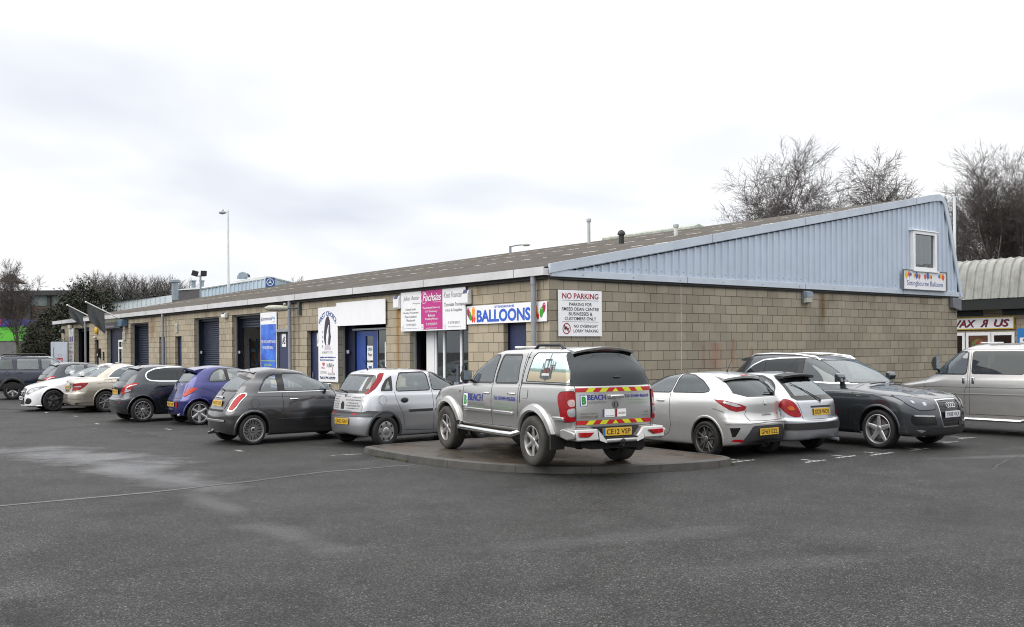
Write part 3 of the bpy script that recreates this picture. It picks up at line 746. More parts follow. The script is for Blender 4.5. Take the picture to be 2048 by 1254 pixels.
# verge trim: follows the slope, turns over the ridge and runs down the back edge
path = [(-.05, rz(-.05)+.06), (15.3, rz(15.3)+.06)]
arc_c = (15.75, rz(15.3)-.40)
for k in range(1, 9):
    t = R(100)-k*R(11); path.append((arc_c[0]+.50*math.cos(t), arc_c[1]+.50*math.sin(t)*1.0+.02))
path += [(16.42, 5.75), (17.14, 3.40)]
q = MB(); vs = []
P_ = [Vector(p) for p in path]
for i, p in enumerate(P_):
    t = (P_[min(i+1, len(P_)-1)]-P_[max(i-1, 0)]).normalized(); n = Vector((t.y, -t.x)); w_ = .20 if i < 4 else .17
    if i == len(P_)-1: n = Vector((-1, 0)); w_ = .15
    if i == 0: n = Vector((0, -1))
    ip = p+n*w_
    vs += [(p.x, -.02, p.y), (p.x, -.10, p.y), (ip.x, -.10, ip.y), (ip.x, -.06, ip.y)]
q.add(vs, [(4*i+k, 4*i+k+4, 4*i+k+5, 4*i+k+1) for i in range(len(P_)-1) for k in range(3)]); q.add([vs[0], vs[1], vs[2], vs[3]], [(0, 1, 2, 3)])
vt = q.build('verge_trim', CLADT, bld, smooth=True, angle=30, fix=False)
q = MB()
for xx in (5.15, 8.9, 12.0, 14.4): q.obox((xx, -.102, rz(xx)-.035), (.012, 0, .002), (0, .004, 0), (0, 0, .19))
q.build('trim_joint', jm, vt)
q = MB(); q.tube([(.35, -.055, rz(.35)-.175), (15.3, -.055, rz(15.3)-.165)], .012, 6); q.build('trim_gap', BLACK, vt)
# broken dark gap near the eaves corner
# gable window
wx0, wx1, wz0, wz1 = 14.17, 15.5, 4.15, 5.34
q = MB(); q.box(wx0, wx0+.11, -.14, -.02, wz0, wz1); q.box(wx1-.11, wx1, -.14, -.02, wz0, wz1); q.box(wx0+.11, wx1-.11, -.14, -.02, wz1-.09, wz1); q.box(wx0+.11, wx1-.11, -.14, -.02, wz0, wz0+.10); q.box(wx0-.05, wx1+.05, -.19, -.02, wz0-.05, wz0-.003); q.box(wx0-.06, wx1+.06, -.17, -.02, wz1+.003, wz1+.04)
wn_ = q.build('window', UPVC, bld, bevel=.008)
q = MB(); q.box(wx0+.11, wx1-.11, -.07, -.062, wz0+.10, wz1-.09); q.build('pane', glass('gable_glass', (.35, .38, .36), .12, .03), wn_)
q = MB(); q.box(wx0+.1, wx1-.1, .25, .3, wz0, wz1); q.build('window_dark_backing', mat('window_reflection_dark', (.05, .055, .05), .9, var=.6), wn_)  # dark mottled backing painted for the tree reflection in the pane
for i, (cx, cz, r_, cc, nm) in enumerate([(wx0+.24, wz1-.25, .13, (.55, .10, .05), 'orange-red balloon at the left of the gable window'), (wx1-.33, wz1-.28, .10, (.6, .12, .05), 'red balloon high in the right of the gable window'), (wx1-.42, wz1-.42, .10, (.55, .45, .03), 'yellow balloon in the right of the gable window')]):
    q = MB(); q.ball((cx, .1, cz), r_*.85, r_*.8, r_); tag(q.build('balloon', mat('balloon%d' % i, cc, .3), loc=B(0, 0, 0), rz=TH, smooth=True), nm, 'balloon')
q = MB()
for k in range(5): q.tube([(wx0+.3+k*.18, .15, wz0), (wx0+.32+k*.17, .12, wz0+.5+.1*(k % 2)), (wx0+.28+k*.2, .16, wz1-.2)], .012, 5)
tag(q.build('hanging_ribbons', mat('ribbon', (.35, .4, .36), .5), loc=B(0, 0, 0), rz=TH), 'pale ribbons hanging inside the gable window', 'ribbons')

# roof furniture
def rootp(x, y): return B(x, y, rz(x))
t = bthing('roof_flue', 'tall thin pale metal flue standing near the ridge of the roof', 'flue', 13.9, 14.2, rz(13.9)-.03)
q = MB(); q.tube([(0, 0, 0), (0, 0, 1.0)], .065, 12); q.build('flue_pipe', mat('flue_steel', (.42, .44, .45), .4, .5), t, smooth=True)
q = MB(); q.lathe([(.075, .93), (.10, .95), (.10, 1.07), (.001, 1.09)], n=14); q.build('flue_cap', mat('flue_steel', (.42, .44, .45), .4, .5), t, smooth=True)
t = bthing('roof_vent', 'short black vent pipe with a domed cowl on the roof', 'vent', 7.95, 6.05, rz(7.95)-.03)
q = MB(); q.tube([(0, 0, 0), (0, 0, .36)], .085, 14); q.lathe([(.13, 0), (.10, .05), (.085, .05)], n=14); q.build('vent_pipe', mat('vent_black', (.015, .016, .018), .5), t, smooth=True)
q = MB(); q.lathe([(.085, .33), (.125, .335), (.125, .38), (.095, .44), (.04, .485), (.001, .49)], n=16); q.build('cowl', mat('vent_black', (.015, .016, .018), .5), t, smooth=True)
t = bthing('roof_vent', 'short white vent pipe with a flat cap on the roof', 'vent', 9.3, 5.0, rz(9.3)-.03)
q = MB(); q.tube([(0, 0, 0), (0, 0, .34)], .065, 12); q.build('vent_pipe', mat('vent_white', (.55, .56, .55), .5), t, smooth=True)
q = MB(); q.lathe([(.075, .30), (.09, .31), (.09, .39), (.001, .40)], n=14); q.build('vent_cap', mat('vent_grey', (.35, .38, .38), .5), t, smooth=True)
q = MB(); q.prism([(15.9, rz(16)-.05), (16.5, rz(16)-.1), (16.5, rz(16)+.12), (16.2, rz(16)+.20), (15.9, rz(16)+.10)], 'y', 10.2, 15.6)
q.build('ridge_ventilator', mat('old_glassfibre', (.33, .36, .31), .6, var=.35, vs=4), bld, bevel=.03)
# ------------------------------------------------------------------ signs on the walls
K = ink('black', (.012, .012, .013)); KB = ink('blue', C3(40, 90, 190)); KR = ink('crimson', C3(150, 20, 45)); KN = ink('navy', (.012, .025, .10)); KG = ink('grey', (.2, .2, .2)); KLG = ink('pale_grey', (.32, .32, .36))
PW = mat('sign_white', (.80, .81, .83), .32, var=.03)
def board(name, label, face, p, z0, w_, h, m=PW, th=.02, off=.02, rim=None, group=None):
    if face == 'F':
        t = bthing(name, label, 'sign', -off, p, z0, group); q = MB(); q.box(-th, 0, -w_, 0, 0, h); F = Face((-th, 0, 0), (0, -1, 0), (0, 0, 1), (-1, 0, 0))
    else:
        t = bthing(name, label, 'sign', p, -off, z0, group); q = MB(); q.box(0, w_, -th, 0, 0, h); F = Face((0, -th, 0), (1, 0, 0), (0, 0, 1), (0, -1, 0))
    q.build('board', m, t, bevel=.003)
    return t, F
t, F = board('parking_sign', 'white no parking sign with crimson heading on the side wall beside the corner', 'S', .22, 2.12, 1.27, 1.01)
W_, H_ = 1.27, 1.01
F.text('NO PARKING', .635, .885, 1.06, .125, KR, .018)
F.rect(.10, 1.17, .785, .793, K)
for s_, y, w1 in (('PARKING FOR', .705, .66), ('SMEED DEAN CENTRE', .60, 1.08), ('BUSINESSES &', .495, .69), ('CUSTOMERS ONLY', .39, .92)): F.text(s_, .635, y, w1, .074, K, .008)
F.rect(.10, 1.17, .315, .323, K)
F.ring(.225, .17, .095, .115, KR, .004, ry=1.06); F.line(.15, .25, .30, .09, .022, KR, .006)
F.poly([(.16, .215), (.24, .215), (.24, .15), (.16, .15)], K, .003); F.poly([(.245, .19), (.275, .19), (.29, .165), (.29, .15), (.245, .15)], K, .003); F.ell(.18, .145, .012, .012, K); F.ell(.27, .145, .012, .012, K)
F.text('NO OVERNIGHT', .79, .225, .71, .066, K, .008); F.text('LORRY PARKING', .79, .12, .73, .066, K, .008)
F.flush(t)

def balloon(F, cx, cy, rx, ry, m, rot=0.0, d=.003):
    F.ell(cx, cy, rx, ry, m, d, 24, rot)
    s_, c_ = math.sin(rot), math.cos(rot)
    def T(a, b): return (cx + a*c_ - b*s_, cy + a*s_ + b*c_)
    F.poly([T(0, -ry*.9), T(-rx*.28, -ry*1.14), T(rx*.28, -ry*1.14)], m, d)
    F.ell(*T(rx*.1, ry*.62), rx*.24, ry*.13, PW, d+.002, 12, rot)
BR, BG, BOo, BRe, BOr = ink('balloon_crimson', C3(165, 25, 65)), ink('balloon_green', C3(60, 150, 40)), ink('balloon_amber', C3(240, 150, 10)), ink('balloon_red', C3(205, 30, 25)), ink('balloon_orange', C3(235, 70, 25))
t, F = board('shop_sign', 'long white balloon shop sign with big blue lettering across the corner downpipe', 'F', 3.06, 2.445, 3.02, .435, off=.03)
for (cx, cy, rx, ry, m_, r_) in [(.075, .29, .058, .11, BR, .15), (.145, .20, .058, .105, BG, .15), (.285, .30, .065, .115, BOo, 0), (.235, .135, .042, .085, BRe, .1), (.325, .125, .042, .08, BOr, -.1)]: balloon(F, cx, cy, rx, ry, m_, r_)
for i, (cx, cy, rx, ry, m_, r_) in enumerate([(2.93, .30, .058, .11, BR, -.15), (2.85, .205, .06, .115, BG, -.15), (2.66, .25, .06, .11, BOo, 0), (2.72, .13, .042, .085, BRe, .1)]): balloon(F, cx, cy, rx, ry, m_, r_, .003+.001*i)
F.text('BALLOONS', 1.44, .185, 2.04, .29, KB, .035); F.text('SITTINGBOURNE', 1.50, .382, .74, .052, KB, .02)
F.flush(t)

t, F = board('shop_sign', 'white and magenta three part gift shop sign above the white glazed doors', 'F', 6.08, 2.33, 3.0, 1.03, off=.05)
MG = ink('magenta', C3(185, 45, 130))
F.rect(1.0, 2.0, .03, 1.03, MG, .002)
F.text('Julian Austin', .52, .845, .80, .15, KLG, -.004, .3, .005); F.text('Photography', .78, .715, .36, .05, KLG, 0)
for s_, y, w1 in (('Portrait Studio', .57, .50), ('Wedding Photography', .475, .76), ('Photo Guestbook', .38, .58), ('Photobooth', .285, .42), ('T: 01795 830171', .165, .52)): F.text(s_, .5, y, w1, .062, KG, .004)
F.text('www.julianaustinphotography.co.uk', .52, .075, .80, .032, KLG, 0)
F.text('Fuchsias', 1.52, .85, .86, .20, PW, .012, .3, .006); F.text('Wedding Stationery', 1.78, .715, .36, .035, PW, 0, 0, .006)
F.ring(1.15, .84, .135, .147, PW, .005, ry=1.0)
for s_, y, w1 in (('Personalised Stationery', .575, .80), ('DIY Stationery', .48, .54), ('Balloons', .385, .32), ('Wedding Favours', .29, .62), ('T: 01795 830171', .165, .52)): F.text(s_, 1.5, y, w1, .064, PW, .012, 0, .006)
F.text('www.fuchsias.co.uk', 1.5, .068, .52, .034, PW, 0, 0, .006)
F.text('Kent Fountains', 2.50, .865, .88, .14, KLG, -.004, .3, .005)
for s_, y, w1 in (('Chocolate Fountain', .63, .86), ('Hire & Supplies', .48, .72)): F.text(s_, 2.5, y, w1, .095, KG, .006)
F.text('T: 01795 830171', 2.5, .18, .52, .062, KG, .004); F.text('www.kentfountains.co.uk', 2.52, .085, .56, .036, KLG, 0)
for x_ in (.04, 1.02, 2.03): F.rect(x_, x_+.10, .03, .17, PW, .0065); F.text('A7', x_+.05, .1, .06, .06, KLG, 0, 0, .008)
F.flush(t)

t, F = board('blank_sign_board', 'large blank white board above the salon doors', 'F', 9.76, 2.555, 2.86, .685, off=.05)
t, F = board('salon_banner', 'tall white hair salon banner with a dark haired head drawing', 'F', 10.99, .90, 1.27, 2.24, off=.03)
def arc(cx, cy, r_, a0, a1, flat=1.0):
    def f(a, b):
        tt = a0 + (a1-a0)*a; rr_ = r_+b
        return cx + rr_*math.sin(tt), cy + rr_*math.cos(tt)*flat
    return f
F.text('FIRST CHOICE', .5, 0, 1.0, .145, ink('royal_blue', C3(40, 75, 140)), .03, warp=arc(.635, 1.37, .68, -.95, .95))
HR = mat('picture_hair', C3(58, 52, 66), .6, var=.5, vs=30)
hair = [(.50, 1.05), (.43, 1.15), (.38, 1.32), (.40, 1.50), (.44, 1.72), (.50, 1.88), (.60, 1.97), (.70, 1.955), (.77, 1.84), (.80, 1.68), (.80, 1.50), (.84, 1.35), (.80, 1.17), (.72, 1.07), (.66, 1.14), (.67, 1.27), (.70, 1.42), (.68, 1.58), (.74, 1.72), (.68, 1.70), (.60, 1.55), (.54, 1.38), (.52, 1.22)]
F.poly(hair, HR, .003)
F.poly([(.52, 1.22), (.54, 1.38), (.60, 1.55), (.68, 1.70), (.70, 1.60), (.68, 1.5), (.70, 1.42), (.67, 1.27), (.62, 1.18), (.56, 1.17)], PW, .004)
F.poly([(.40, .96), (.46, 1.10), (.56, 1.14), (.66, 1.12), (.80, 1.05), (.86, .96)], ink('lilac', C3(200, 190, 205)), .0035)
for i, ch in enumerate('HAIR'): F.text(ch, .30, 1.50-i*.145, .045, .07, K, .02)
F.text('& BEAUTY LTD', .60, .885, .66, .07, KG, .0)
NB = ink('banner_blue', C3(20, 60, 130))
F.text('suppliers and distributors to', .62, .735, 1.04, .062, NB, .05); F.text('the hair & beauty industry', .56, .655, .92, .062, NB, .05)
RD = ink('rose', C3(200, 70, 90))
F.poly([(.26, .56), (.33, .60), (.36, .55), (.43, .58), (.42, .50), (.34, .47), (.27, .52)], RD); F.text('WELLA', .32, .42, .26, .06, RD, 0)
F.text('it&ly', .79, .485, .46, .17, K, .0); F.text('Z', .93, .335, .10, .09, RD, .02)
F.text("L'OREAL", .34, .285, .44, .085, KLG, -.004); F.text('ELGON', .86, .245, .42, .075, KG, 0)
F.text('Tel: 01795 479799', .60, .12+.0, 1.02, .085, KN, .05)
F.flush(t)
F.text('Mob: 07851 252550', .64, -.02+.0, 1.1, .085, KN, .05) if False else None

t, F = board('shower_banner', 'tall blue water drop banner with white header beside the A5 door', 'F', 15.36, .95, 1.31, 2.18, off=.03)
def water():
    m, nt, b = new_mat('picture_water'); co = objco(nt)
    v = nt.nodes.new('ShaderNodeTexVoronoi'); v.inputs['Scale'].default_value = 22; L(nt, co, v.inputs['Vector'])
    dr_ = ramp(nt, v.outputs['Distance'], [(.12, 1), (.2, 0)]); n = noise(nt, co, 2.2, 3)
    base = ramp(nt, n, [(.35, C3(20, 60, 175)), (.65, C3(60, 125, 225))])
    L(nt, mix(nt, dr_, base, C3(130, 180, 240)), b.inputs['Base Color']); b.inputs['Roughness'].default_value = .35
    return m
WM = water()
F.rect(.03, 1.28, .03, 1.78, WM, .002); F.text('showerseal', .60, 1.98, .72, .13, ink('logo_blue', C3(60, 70, 120)), .0); F.text('shop', 1.08, 1.98, .26, .13, ink('logo_pale', C3(90, 150, 210)), .0); F.text('.com', 1.10, 1.86, .14, .05, KLG, 0)
F.poly([(.14, 2.06), (.19, 1.96), (.18, 1.90), (.14, 1.88), (.10, 1.90), (.09, 1.96)], ink('logo_blue', C3(60, 70, 120)))
F.text("THE UK'S LARGEST RANGE", .655, 1.20, 1.18, .10, PW, .01, 0, .006); F.text('OF SHOWER SEALS', .62, 1.0, .88, .10, PW, .01, 0, .006)
YL = ink('lime', C3(190, 215, 90))
F.text('www.theshowersealshop.com', .655, .56, 1.15, .07, YL, .01, 0, .006); F.text('01795 342060', .62, .42, .60, .08, YL, .01, 0, .006)
KP = ink('pink', C3(180, 70, 130))
F.text('TRADE', .62, .30, .42, .07, KP, .01, 0, .006); F.text('COUNTER', .62, .19, .62, .07, KP, .01, 0, .006); F.text('OPEN', .62, .08, .32, .07, KP, .01, 0, .006)
F.flush(t)

t, F = board('gable_sign', 'white sign with coloured balloons under the gable window', 'S', 13.61, 3.565, 2.42, .565, off=.11)
bl, rdb, yb = ink('sign_blue', C3(45, 95, 190)), ink('sign_red', C3(215, 75, 35)), ink('sign_yellow', C3(225, 180, 30))
for (cx, cy, r_, m_) in [(.17, .43, .088, yb), (.32, .45, .075, rdb), (.41, .445, .05, bl), (.61, .42, .05, yb), (.73, .42, .085, bl), (.88, .40, .07, rdb), (1.21, .40, .07, rdb), (1.36, .43, .085, bl), (1.48, .40, .06, yb), (1.56, .40, .05, rdb), (2.02, .44, .06, bl), (2.12, .45, .07, yb), (2.25, .42, .088, rdb)]:
    balloon(F, cx, cy, r_*.9, r_*1.15, m_, 0, .003); F.line(cx, cy-r_*1.2, cx+.01, cy-r_*1.2-.08, .006, KLG, .003)
F.text('Sittingbourne Balloons', 1.22, .165, 2.05, .20, ink('slate_blue', C3(70, 90, 150)), 0)
F.flush(t)
q = MB(); q.box(-.02, 2.44, -.05, .0, -.02, .0); q.box(-.02, 2.44, -.05, .0, .565, .585); q.box(-.02, 0, -.05, 0, 0, .565); q.box(2.42, 2.44, -.05, 0, 0, .565); q.build('frame', GREYM, t)

# far left signs
t, F = board('narrow_banner', 'narrow white banner with purple squares left of the open far doorway', 'F', 41.75, .95, 1.05, 2.18, off=.03)
PU = ink('purple', C3(75, 45, 135))
F.ring(.5, 1.95, .10, .115, KLG); F.rect(.18, .46, 1.46, 1.74, PU); F.rect(.62, .90, 1.46, 1.74, PU)
F.text('Tots & Tiny Feet', .53, 1.33, .84, .09, PU, .01); F.text('Soft Play', .53, 1.14, .5, .08, PU, .01); F.text('01795 555 555', .53, .88, .86, .13, KP, .01)
for i, s_ in enumerate(['SOFT', 'CARPETS', 'DOORS', 'FLOORS']): F.text(s_, .53, .64-.18*i, .5, .09, ink('slate_blue', C3(70, 90, 150)), .01)
F.flush(t)
t, F = board('dark_shop_sign', 'dark box sign with pale lettering above the white door of the second unit', 'F', 35.0, 2.97, 3.4, .55, m=mat('sign_charcoal', (.03, .03, .034), .3), th=.12)
F.rect(1.0, 3.3, .30, .52, mat('olive_reflective_strip', (.12, .12, .07), .25), .003); F.text('Kent Wedding', .60, .34, .72, .16, KLG, .01); F.text('Transformations', 1.7, .11, 1.5, .12, KLG, .01); F.flush(t)

# alarm boxes, lights, vents
def alarm(p, z0, w_, h, label, capc=(.02, .03, .12), body=(.75, .76, .76), name='alarm_box'):
    t = bthing(name, label, 'alarm box', -.02, p, z0, 'alarm boxes on the shop fronts')
    q = MB(); q.prism([(0, .02), (-.10, .0), (-.13, .04), (-.13, h*.72), (-.09, h*.95), (0, h)], 'y', -w_, 0)
    q.build('housing', mat('alarm_%.2f' % body[0], body, .35, var=.04), t, bevel=.015, segs=3)
    q = MB(); q.prism([(-.134, h*.72), (-.093, h*.955), (-.05, h*.99), (-.05, h*.72)], 'y', -w_*.86, -w_*.14); q.build('badge', mat('alarm_badge', capc, .3), t)
alarm(6.36, 2.93, .27, .37, 'white alarm box with a navy badge left of the magenta shop sign')
alarm(3.13, 2.92, .25, .37, 'white alarm box with a navy badge right of the magenta shop sign')
alarm(18.72, 3.05, .36, .20, 'plain square white alarm box above the half open shutter', body=(.78, .79, .76), capc=(.6, .6, .6))
def bulk(p, z0, label, x=-.02, face='F', c1=(.05, .06, .07), nm='wall_light'):
    t = bthing(nm, label, 'wall light', x if face == 'F' else p, p if face == 'F' else x, z0)
    if face == 'F':
        q = MB(); q.box(-.05, 0, -.05, .05, .05, .30); q.build('bracket', mat('lamp_dark', c1, .5), t)
        q = MB(); q.prism([(-.05, .30), (-.22, .22), (-.22, .10), (-.05, .05)], 'y', -.14, .14); q.build('lamp_housing', mat('lamp_dark', c1, .5), t, bevel=.01)
        q = MB(); q.prism([(-.20, .098), (-.07, .052), (-.07, .045), (-.20, .09)], 'y', -.11, .11); q.build('lens', mat('lens_grey', (.4, .42, .42), .3), t)
    return t
bulk(43.0, 2.85, 'dark floodlight on the wall at the far end of the block')
t = bthing('junction_box', 'small cream box above the narrow purple banner', 'box', -.02, 41.6, 3.13)
q = MB(); q.box(-.12, 0, -.55, 0, 0, .2); q.build('lid', mat('cream_plastic', (.6, .58, .48), .5), t, bevel=.01)
t = bthing('bell_box', 'round yellow bell box on the wall between the far units', 'alarm box', -.02, 36.05, 2.93)
q = MB(); q.lathe([(.001, -.12), (.14, -.10), (.19, -.05), (.19, 0)], axis='x', n=18); q.build('dome', mat('bell_yellow', C3(215, 165, 30), .4), t, smooth=True)
t = bthing('wall_light', 'small white bulkhead lamp over the narrow far door', 'wall light', -.02, 36.3, 2.57)
q = MB(); q.ball((-.05, 0, 0), .07, .10, .07); q.build('globe', mat('globe_white', (.6, .6, .58), .4), t, smooth=True)
t = bthing('heat_pump_box', 'blue grey box on the wall beside the dark shop sign', 'box', -.02, 31.33, 3.02)
q = MB(); q.box(-.3, 0, -.62, 0, 0, .31); q.build('case', mat('blue_grey_box', (.09, .15, .22), .5), t, bevel=.02)
for (p, z0, w_, h, lb) in [(31.5, 2.37, .40, .40, 'white louvred air vent right of the far white door'), (24.08, 2.62, .26, .35, 'cream louvred air vent above the A4 door')]:
    t = bthing('wall_vent', lb, 'vent', -.02, p, z0); q = MB(); q.box(-.03, 0, -w_, 0, 0, h); q.build('vent_frame', mat('vent_cream', (.55, .55, .50), .5), t)
    q = MB()
    for k in range(7): q.box(-.04, -.03, -w_*.85, -w_*.15, h*(.1+.115*k), h*(.1+.115*k)+.02)
    q.build('louvre', mat('vent_painted_shadow', (.30, .30, .28), .6), t)  # louvres coloured darker to paint in their shadow
t = bthing('post_box', 'black mail box beside the narrow far door', 'box', -.02, 35.65, 1.55); q = MB(); q.box(-.12, 0, -.25, 0, 0, .45); q.build('case', BLACK, t); q = MB(); q.box(-.125, -.12, -.16, -.09, .1, .2); q.build('keyhole_plate', WHITE, t)
t = bthing('intercom_panel', 'narrow black intercom panel left of the far white door', 'panel', -.02, 34.95, 1.42); q = MB(); q.box(-.03, 0, -.16, 0, 0, .42); q.build('case', BLACK, t)
q = MB()
for k in range(3): q.box(-.034, -.03, -.12, -.04, .06+k*.12, .12+k*.12)
q.build('button', mat('btn', (.5, .5, .5), .4), t)
for (p, lb) in [(9.6, 'small pale electrical socket plate on the navy reveal left of the salon'), (19.28+2.5, 'small pale socket plate beside the fourth shutter'), (17.9, 'small pale socket plate beside the half open shutter')]:
    t = bthing('socket_plate', lb, 'socket', .20, p, 1.75); q = MB(); q.box(0, .02, -.09, .05, 0, .10); q.build('plate', mat('socket', (.35, .37, .42), .5), t)
# gable wall lamp
t = bthing('wall_light', 'grey box lamp on the gable wall under the cladding', 'wall light', 8.82, -.02, 3.02)
q = MB(); q.box(0, .30, -.04, 0, 0, .34); q.build('back_box', GREYM, t)
q = MB(); q.prism([(-.04, .34), (-.16, .31), (-.16, .17), (-.04, .15)], 'x', .02, .28); q.build('lamp_hood', mat('lamp_hood', (.22, .27, .33), .4), t, bevel=.008)
q = MB(); q.prism([(-.045, .15), (-.15, .165), (-.14, .03), (-.045, .01)], 'x', .03, .27); q.build('lens', mat('lens_pale', (.40, .40, .34), .3), t, bevel=.005)
t = bthing('pipe_bracket_box', 'grey metal box at the far top corner of the gable wall', 'box', 16.72, -.02, 3.0)
q = MB(); q.prism([(-.30, .05), (.2, -.04), (.2, .35), (-.3, .36)], 'y', -.14, 0); q.build('case', GREYM, t, bevel=.01)
# lamp on the shop row, standing out from the wall on a bracket
t = bthing('street_lamp', 'pale lamp head on a bracket over the grey downpipe between A5 and A6', 'street lamp', 0, 12.84, 3.0)
q = MB(); q.box(-.10, 0, -.62, -.50, -.02, .36); q.build('wall_bracket', mat('bracket_grey', (.08, .09, .10), .5), t)
q = MB(); q.tube([(-.04, -.50, .18), (-.40, -.25, .18)], .03, 8); q.build('arm', mat('bracket_grey', (.08, .09, .10), .5), t, smooth=True)
ld = (Vector((-.95, .25, 0))).normalized()
q = MB(); n_ = 14; prof = [(0, .02, .02), (.04, .09, .07), (.15, .12, .09), (.45, .13, .10), (.62, .11, .085), (.72, .05, .04), (.74, .01, .01)]
for (s_, rw, rh) in prof:
    for k in range(n_):
        a = 2*PI*k/n_; p = Vector((-.30, -.28, .18)) + ld*s_ + Vector((-ld.y, ld.x, 0))*rw*math.cos(a) + Vector((0, 0, 1))*rh*math.sin(a); q.v.append(tuple(p))
q.f = [(i*n_+k, i*n_+(k+1) % n_, (i+1)*n_+(k+1) % n_, (i+1)*n_+k) for i in range(len(prof)-1) for k in range(n_)]
q.build('lamp_head', mat('weathered_lamp', (.38, .38, .32), .5, var=.3, vs=12), t, smooth=True)
q = MB(); q.ball((-.42, -.26, .30), .045, .045, .05); q.build('photocell', mat('weathered_lamp', (.38, .38, .32), .5), t, smooth=True)

# flag poles with black flags
def flagpole(y, label, tip, fl):
    t = bthing('flag', label, 'flag', 0, y, 3.35, 'black flags over the far units')
    a = Vector((-.05, 0, 0)); c = Vector(tip)
    q = MB(); q.tube([a, c], .028, 8); q.build('pole', mat('pole_white', (.62, .62, .6), .4), t, smooth=True)
    q = MB(); q.ball(tuple(c), .05, .05, .05); q.build('finial', mat('pole_white', (.62, .62, .6), .4), t, smooth=True)
    m = MB(); nu, nv = 10, 10
    for i in range(nu+1):
        for j in range(nv+1):
            u, v = i/nu, j/nv; p = a.lerp(c, fl[0]+(fl[1]-fl[0])*u)
            drop = fl[2]*v*(1-.25*u*v); q_ = p + Vector((.02*math.sin(9*u+4*v), .07*math.sin(7*u+5*v)*v, -drop)) + (c-a).normalized()*(-.25*v*fl[2]*fl[3])
            m.v.append(tuple(q_))
    m.f = [(i*(nv+1)+j, i*(nv+1)+j+1, (i+1)*(nv+1)+j+1, (i+1)*(nv+1)+j) for i in range(nu) for j in range(nv)]
    o = m.build('flag_cloth', mat('black_net', (.055, .06, .06), .7, var=.3, vs=6), t, smooth=True, angle=80, fix=False)
    return t
flagpole(31.6, 'black net flag on the nearer white pole over the dark shop sign', (-1.64, 0, .80), (.50, .96, 1.05, .22))
flagpole(35.3, 'small furled black flag on the farther white pole', (-1.59, 0, .80), (.55, .96, .70, .35))

# electrical cabinet at the far end
t = thing('electrical_cabinet', 'tall pale grey electrical cabinet with a red warning label', 'cabinet', (-19.42, 41.2, 0), R(14))
q = MB(); q.box(0, .62, 0, .22, 0, 2.28); q.build('case', mat('cabinet_grey', (.48, .52, .58), .45, var=.08), t, bevel=.01)
q = MB(); q.box(.10, .115, -.004, 0, .1, 2.05); q.build('door_seam', K, t)
F = Face((0, 0, 0), (1, 0, 0), (0, 0, 1), (0, -1, 0)); F.rect(.24, .46, 1.42, 1.6, ink('warn_red', C3(170, 40, 50)), .004); F.ring(.35, 1.72, .06, .07, ink('warn_red', C3(170, 40, 50)), .004, ry=.7); F.text('DANGER', .35, 1.51, .18, .05, PW, .01, 0, .006); F.flush(t)
t = thing('vent_stack', 'grey pipe with a swollen top beside the electrical cabinet', 'pipe', tuple(B(-.25, 43.4)), 0)
q = MB(); q.tube([(0, 0, 0), (0, 0, 2.65)], .09, 10); q.lathe([(.09, 2.3), (.17, 2.36), (.17, 2.5), (.09, 2.6)], n=12); q.build('pipe_body', PIPEG, t, smooth=True)
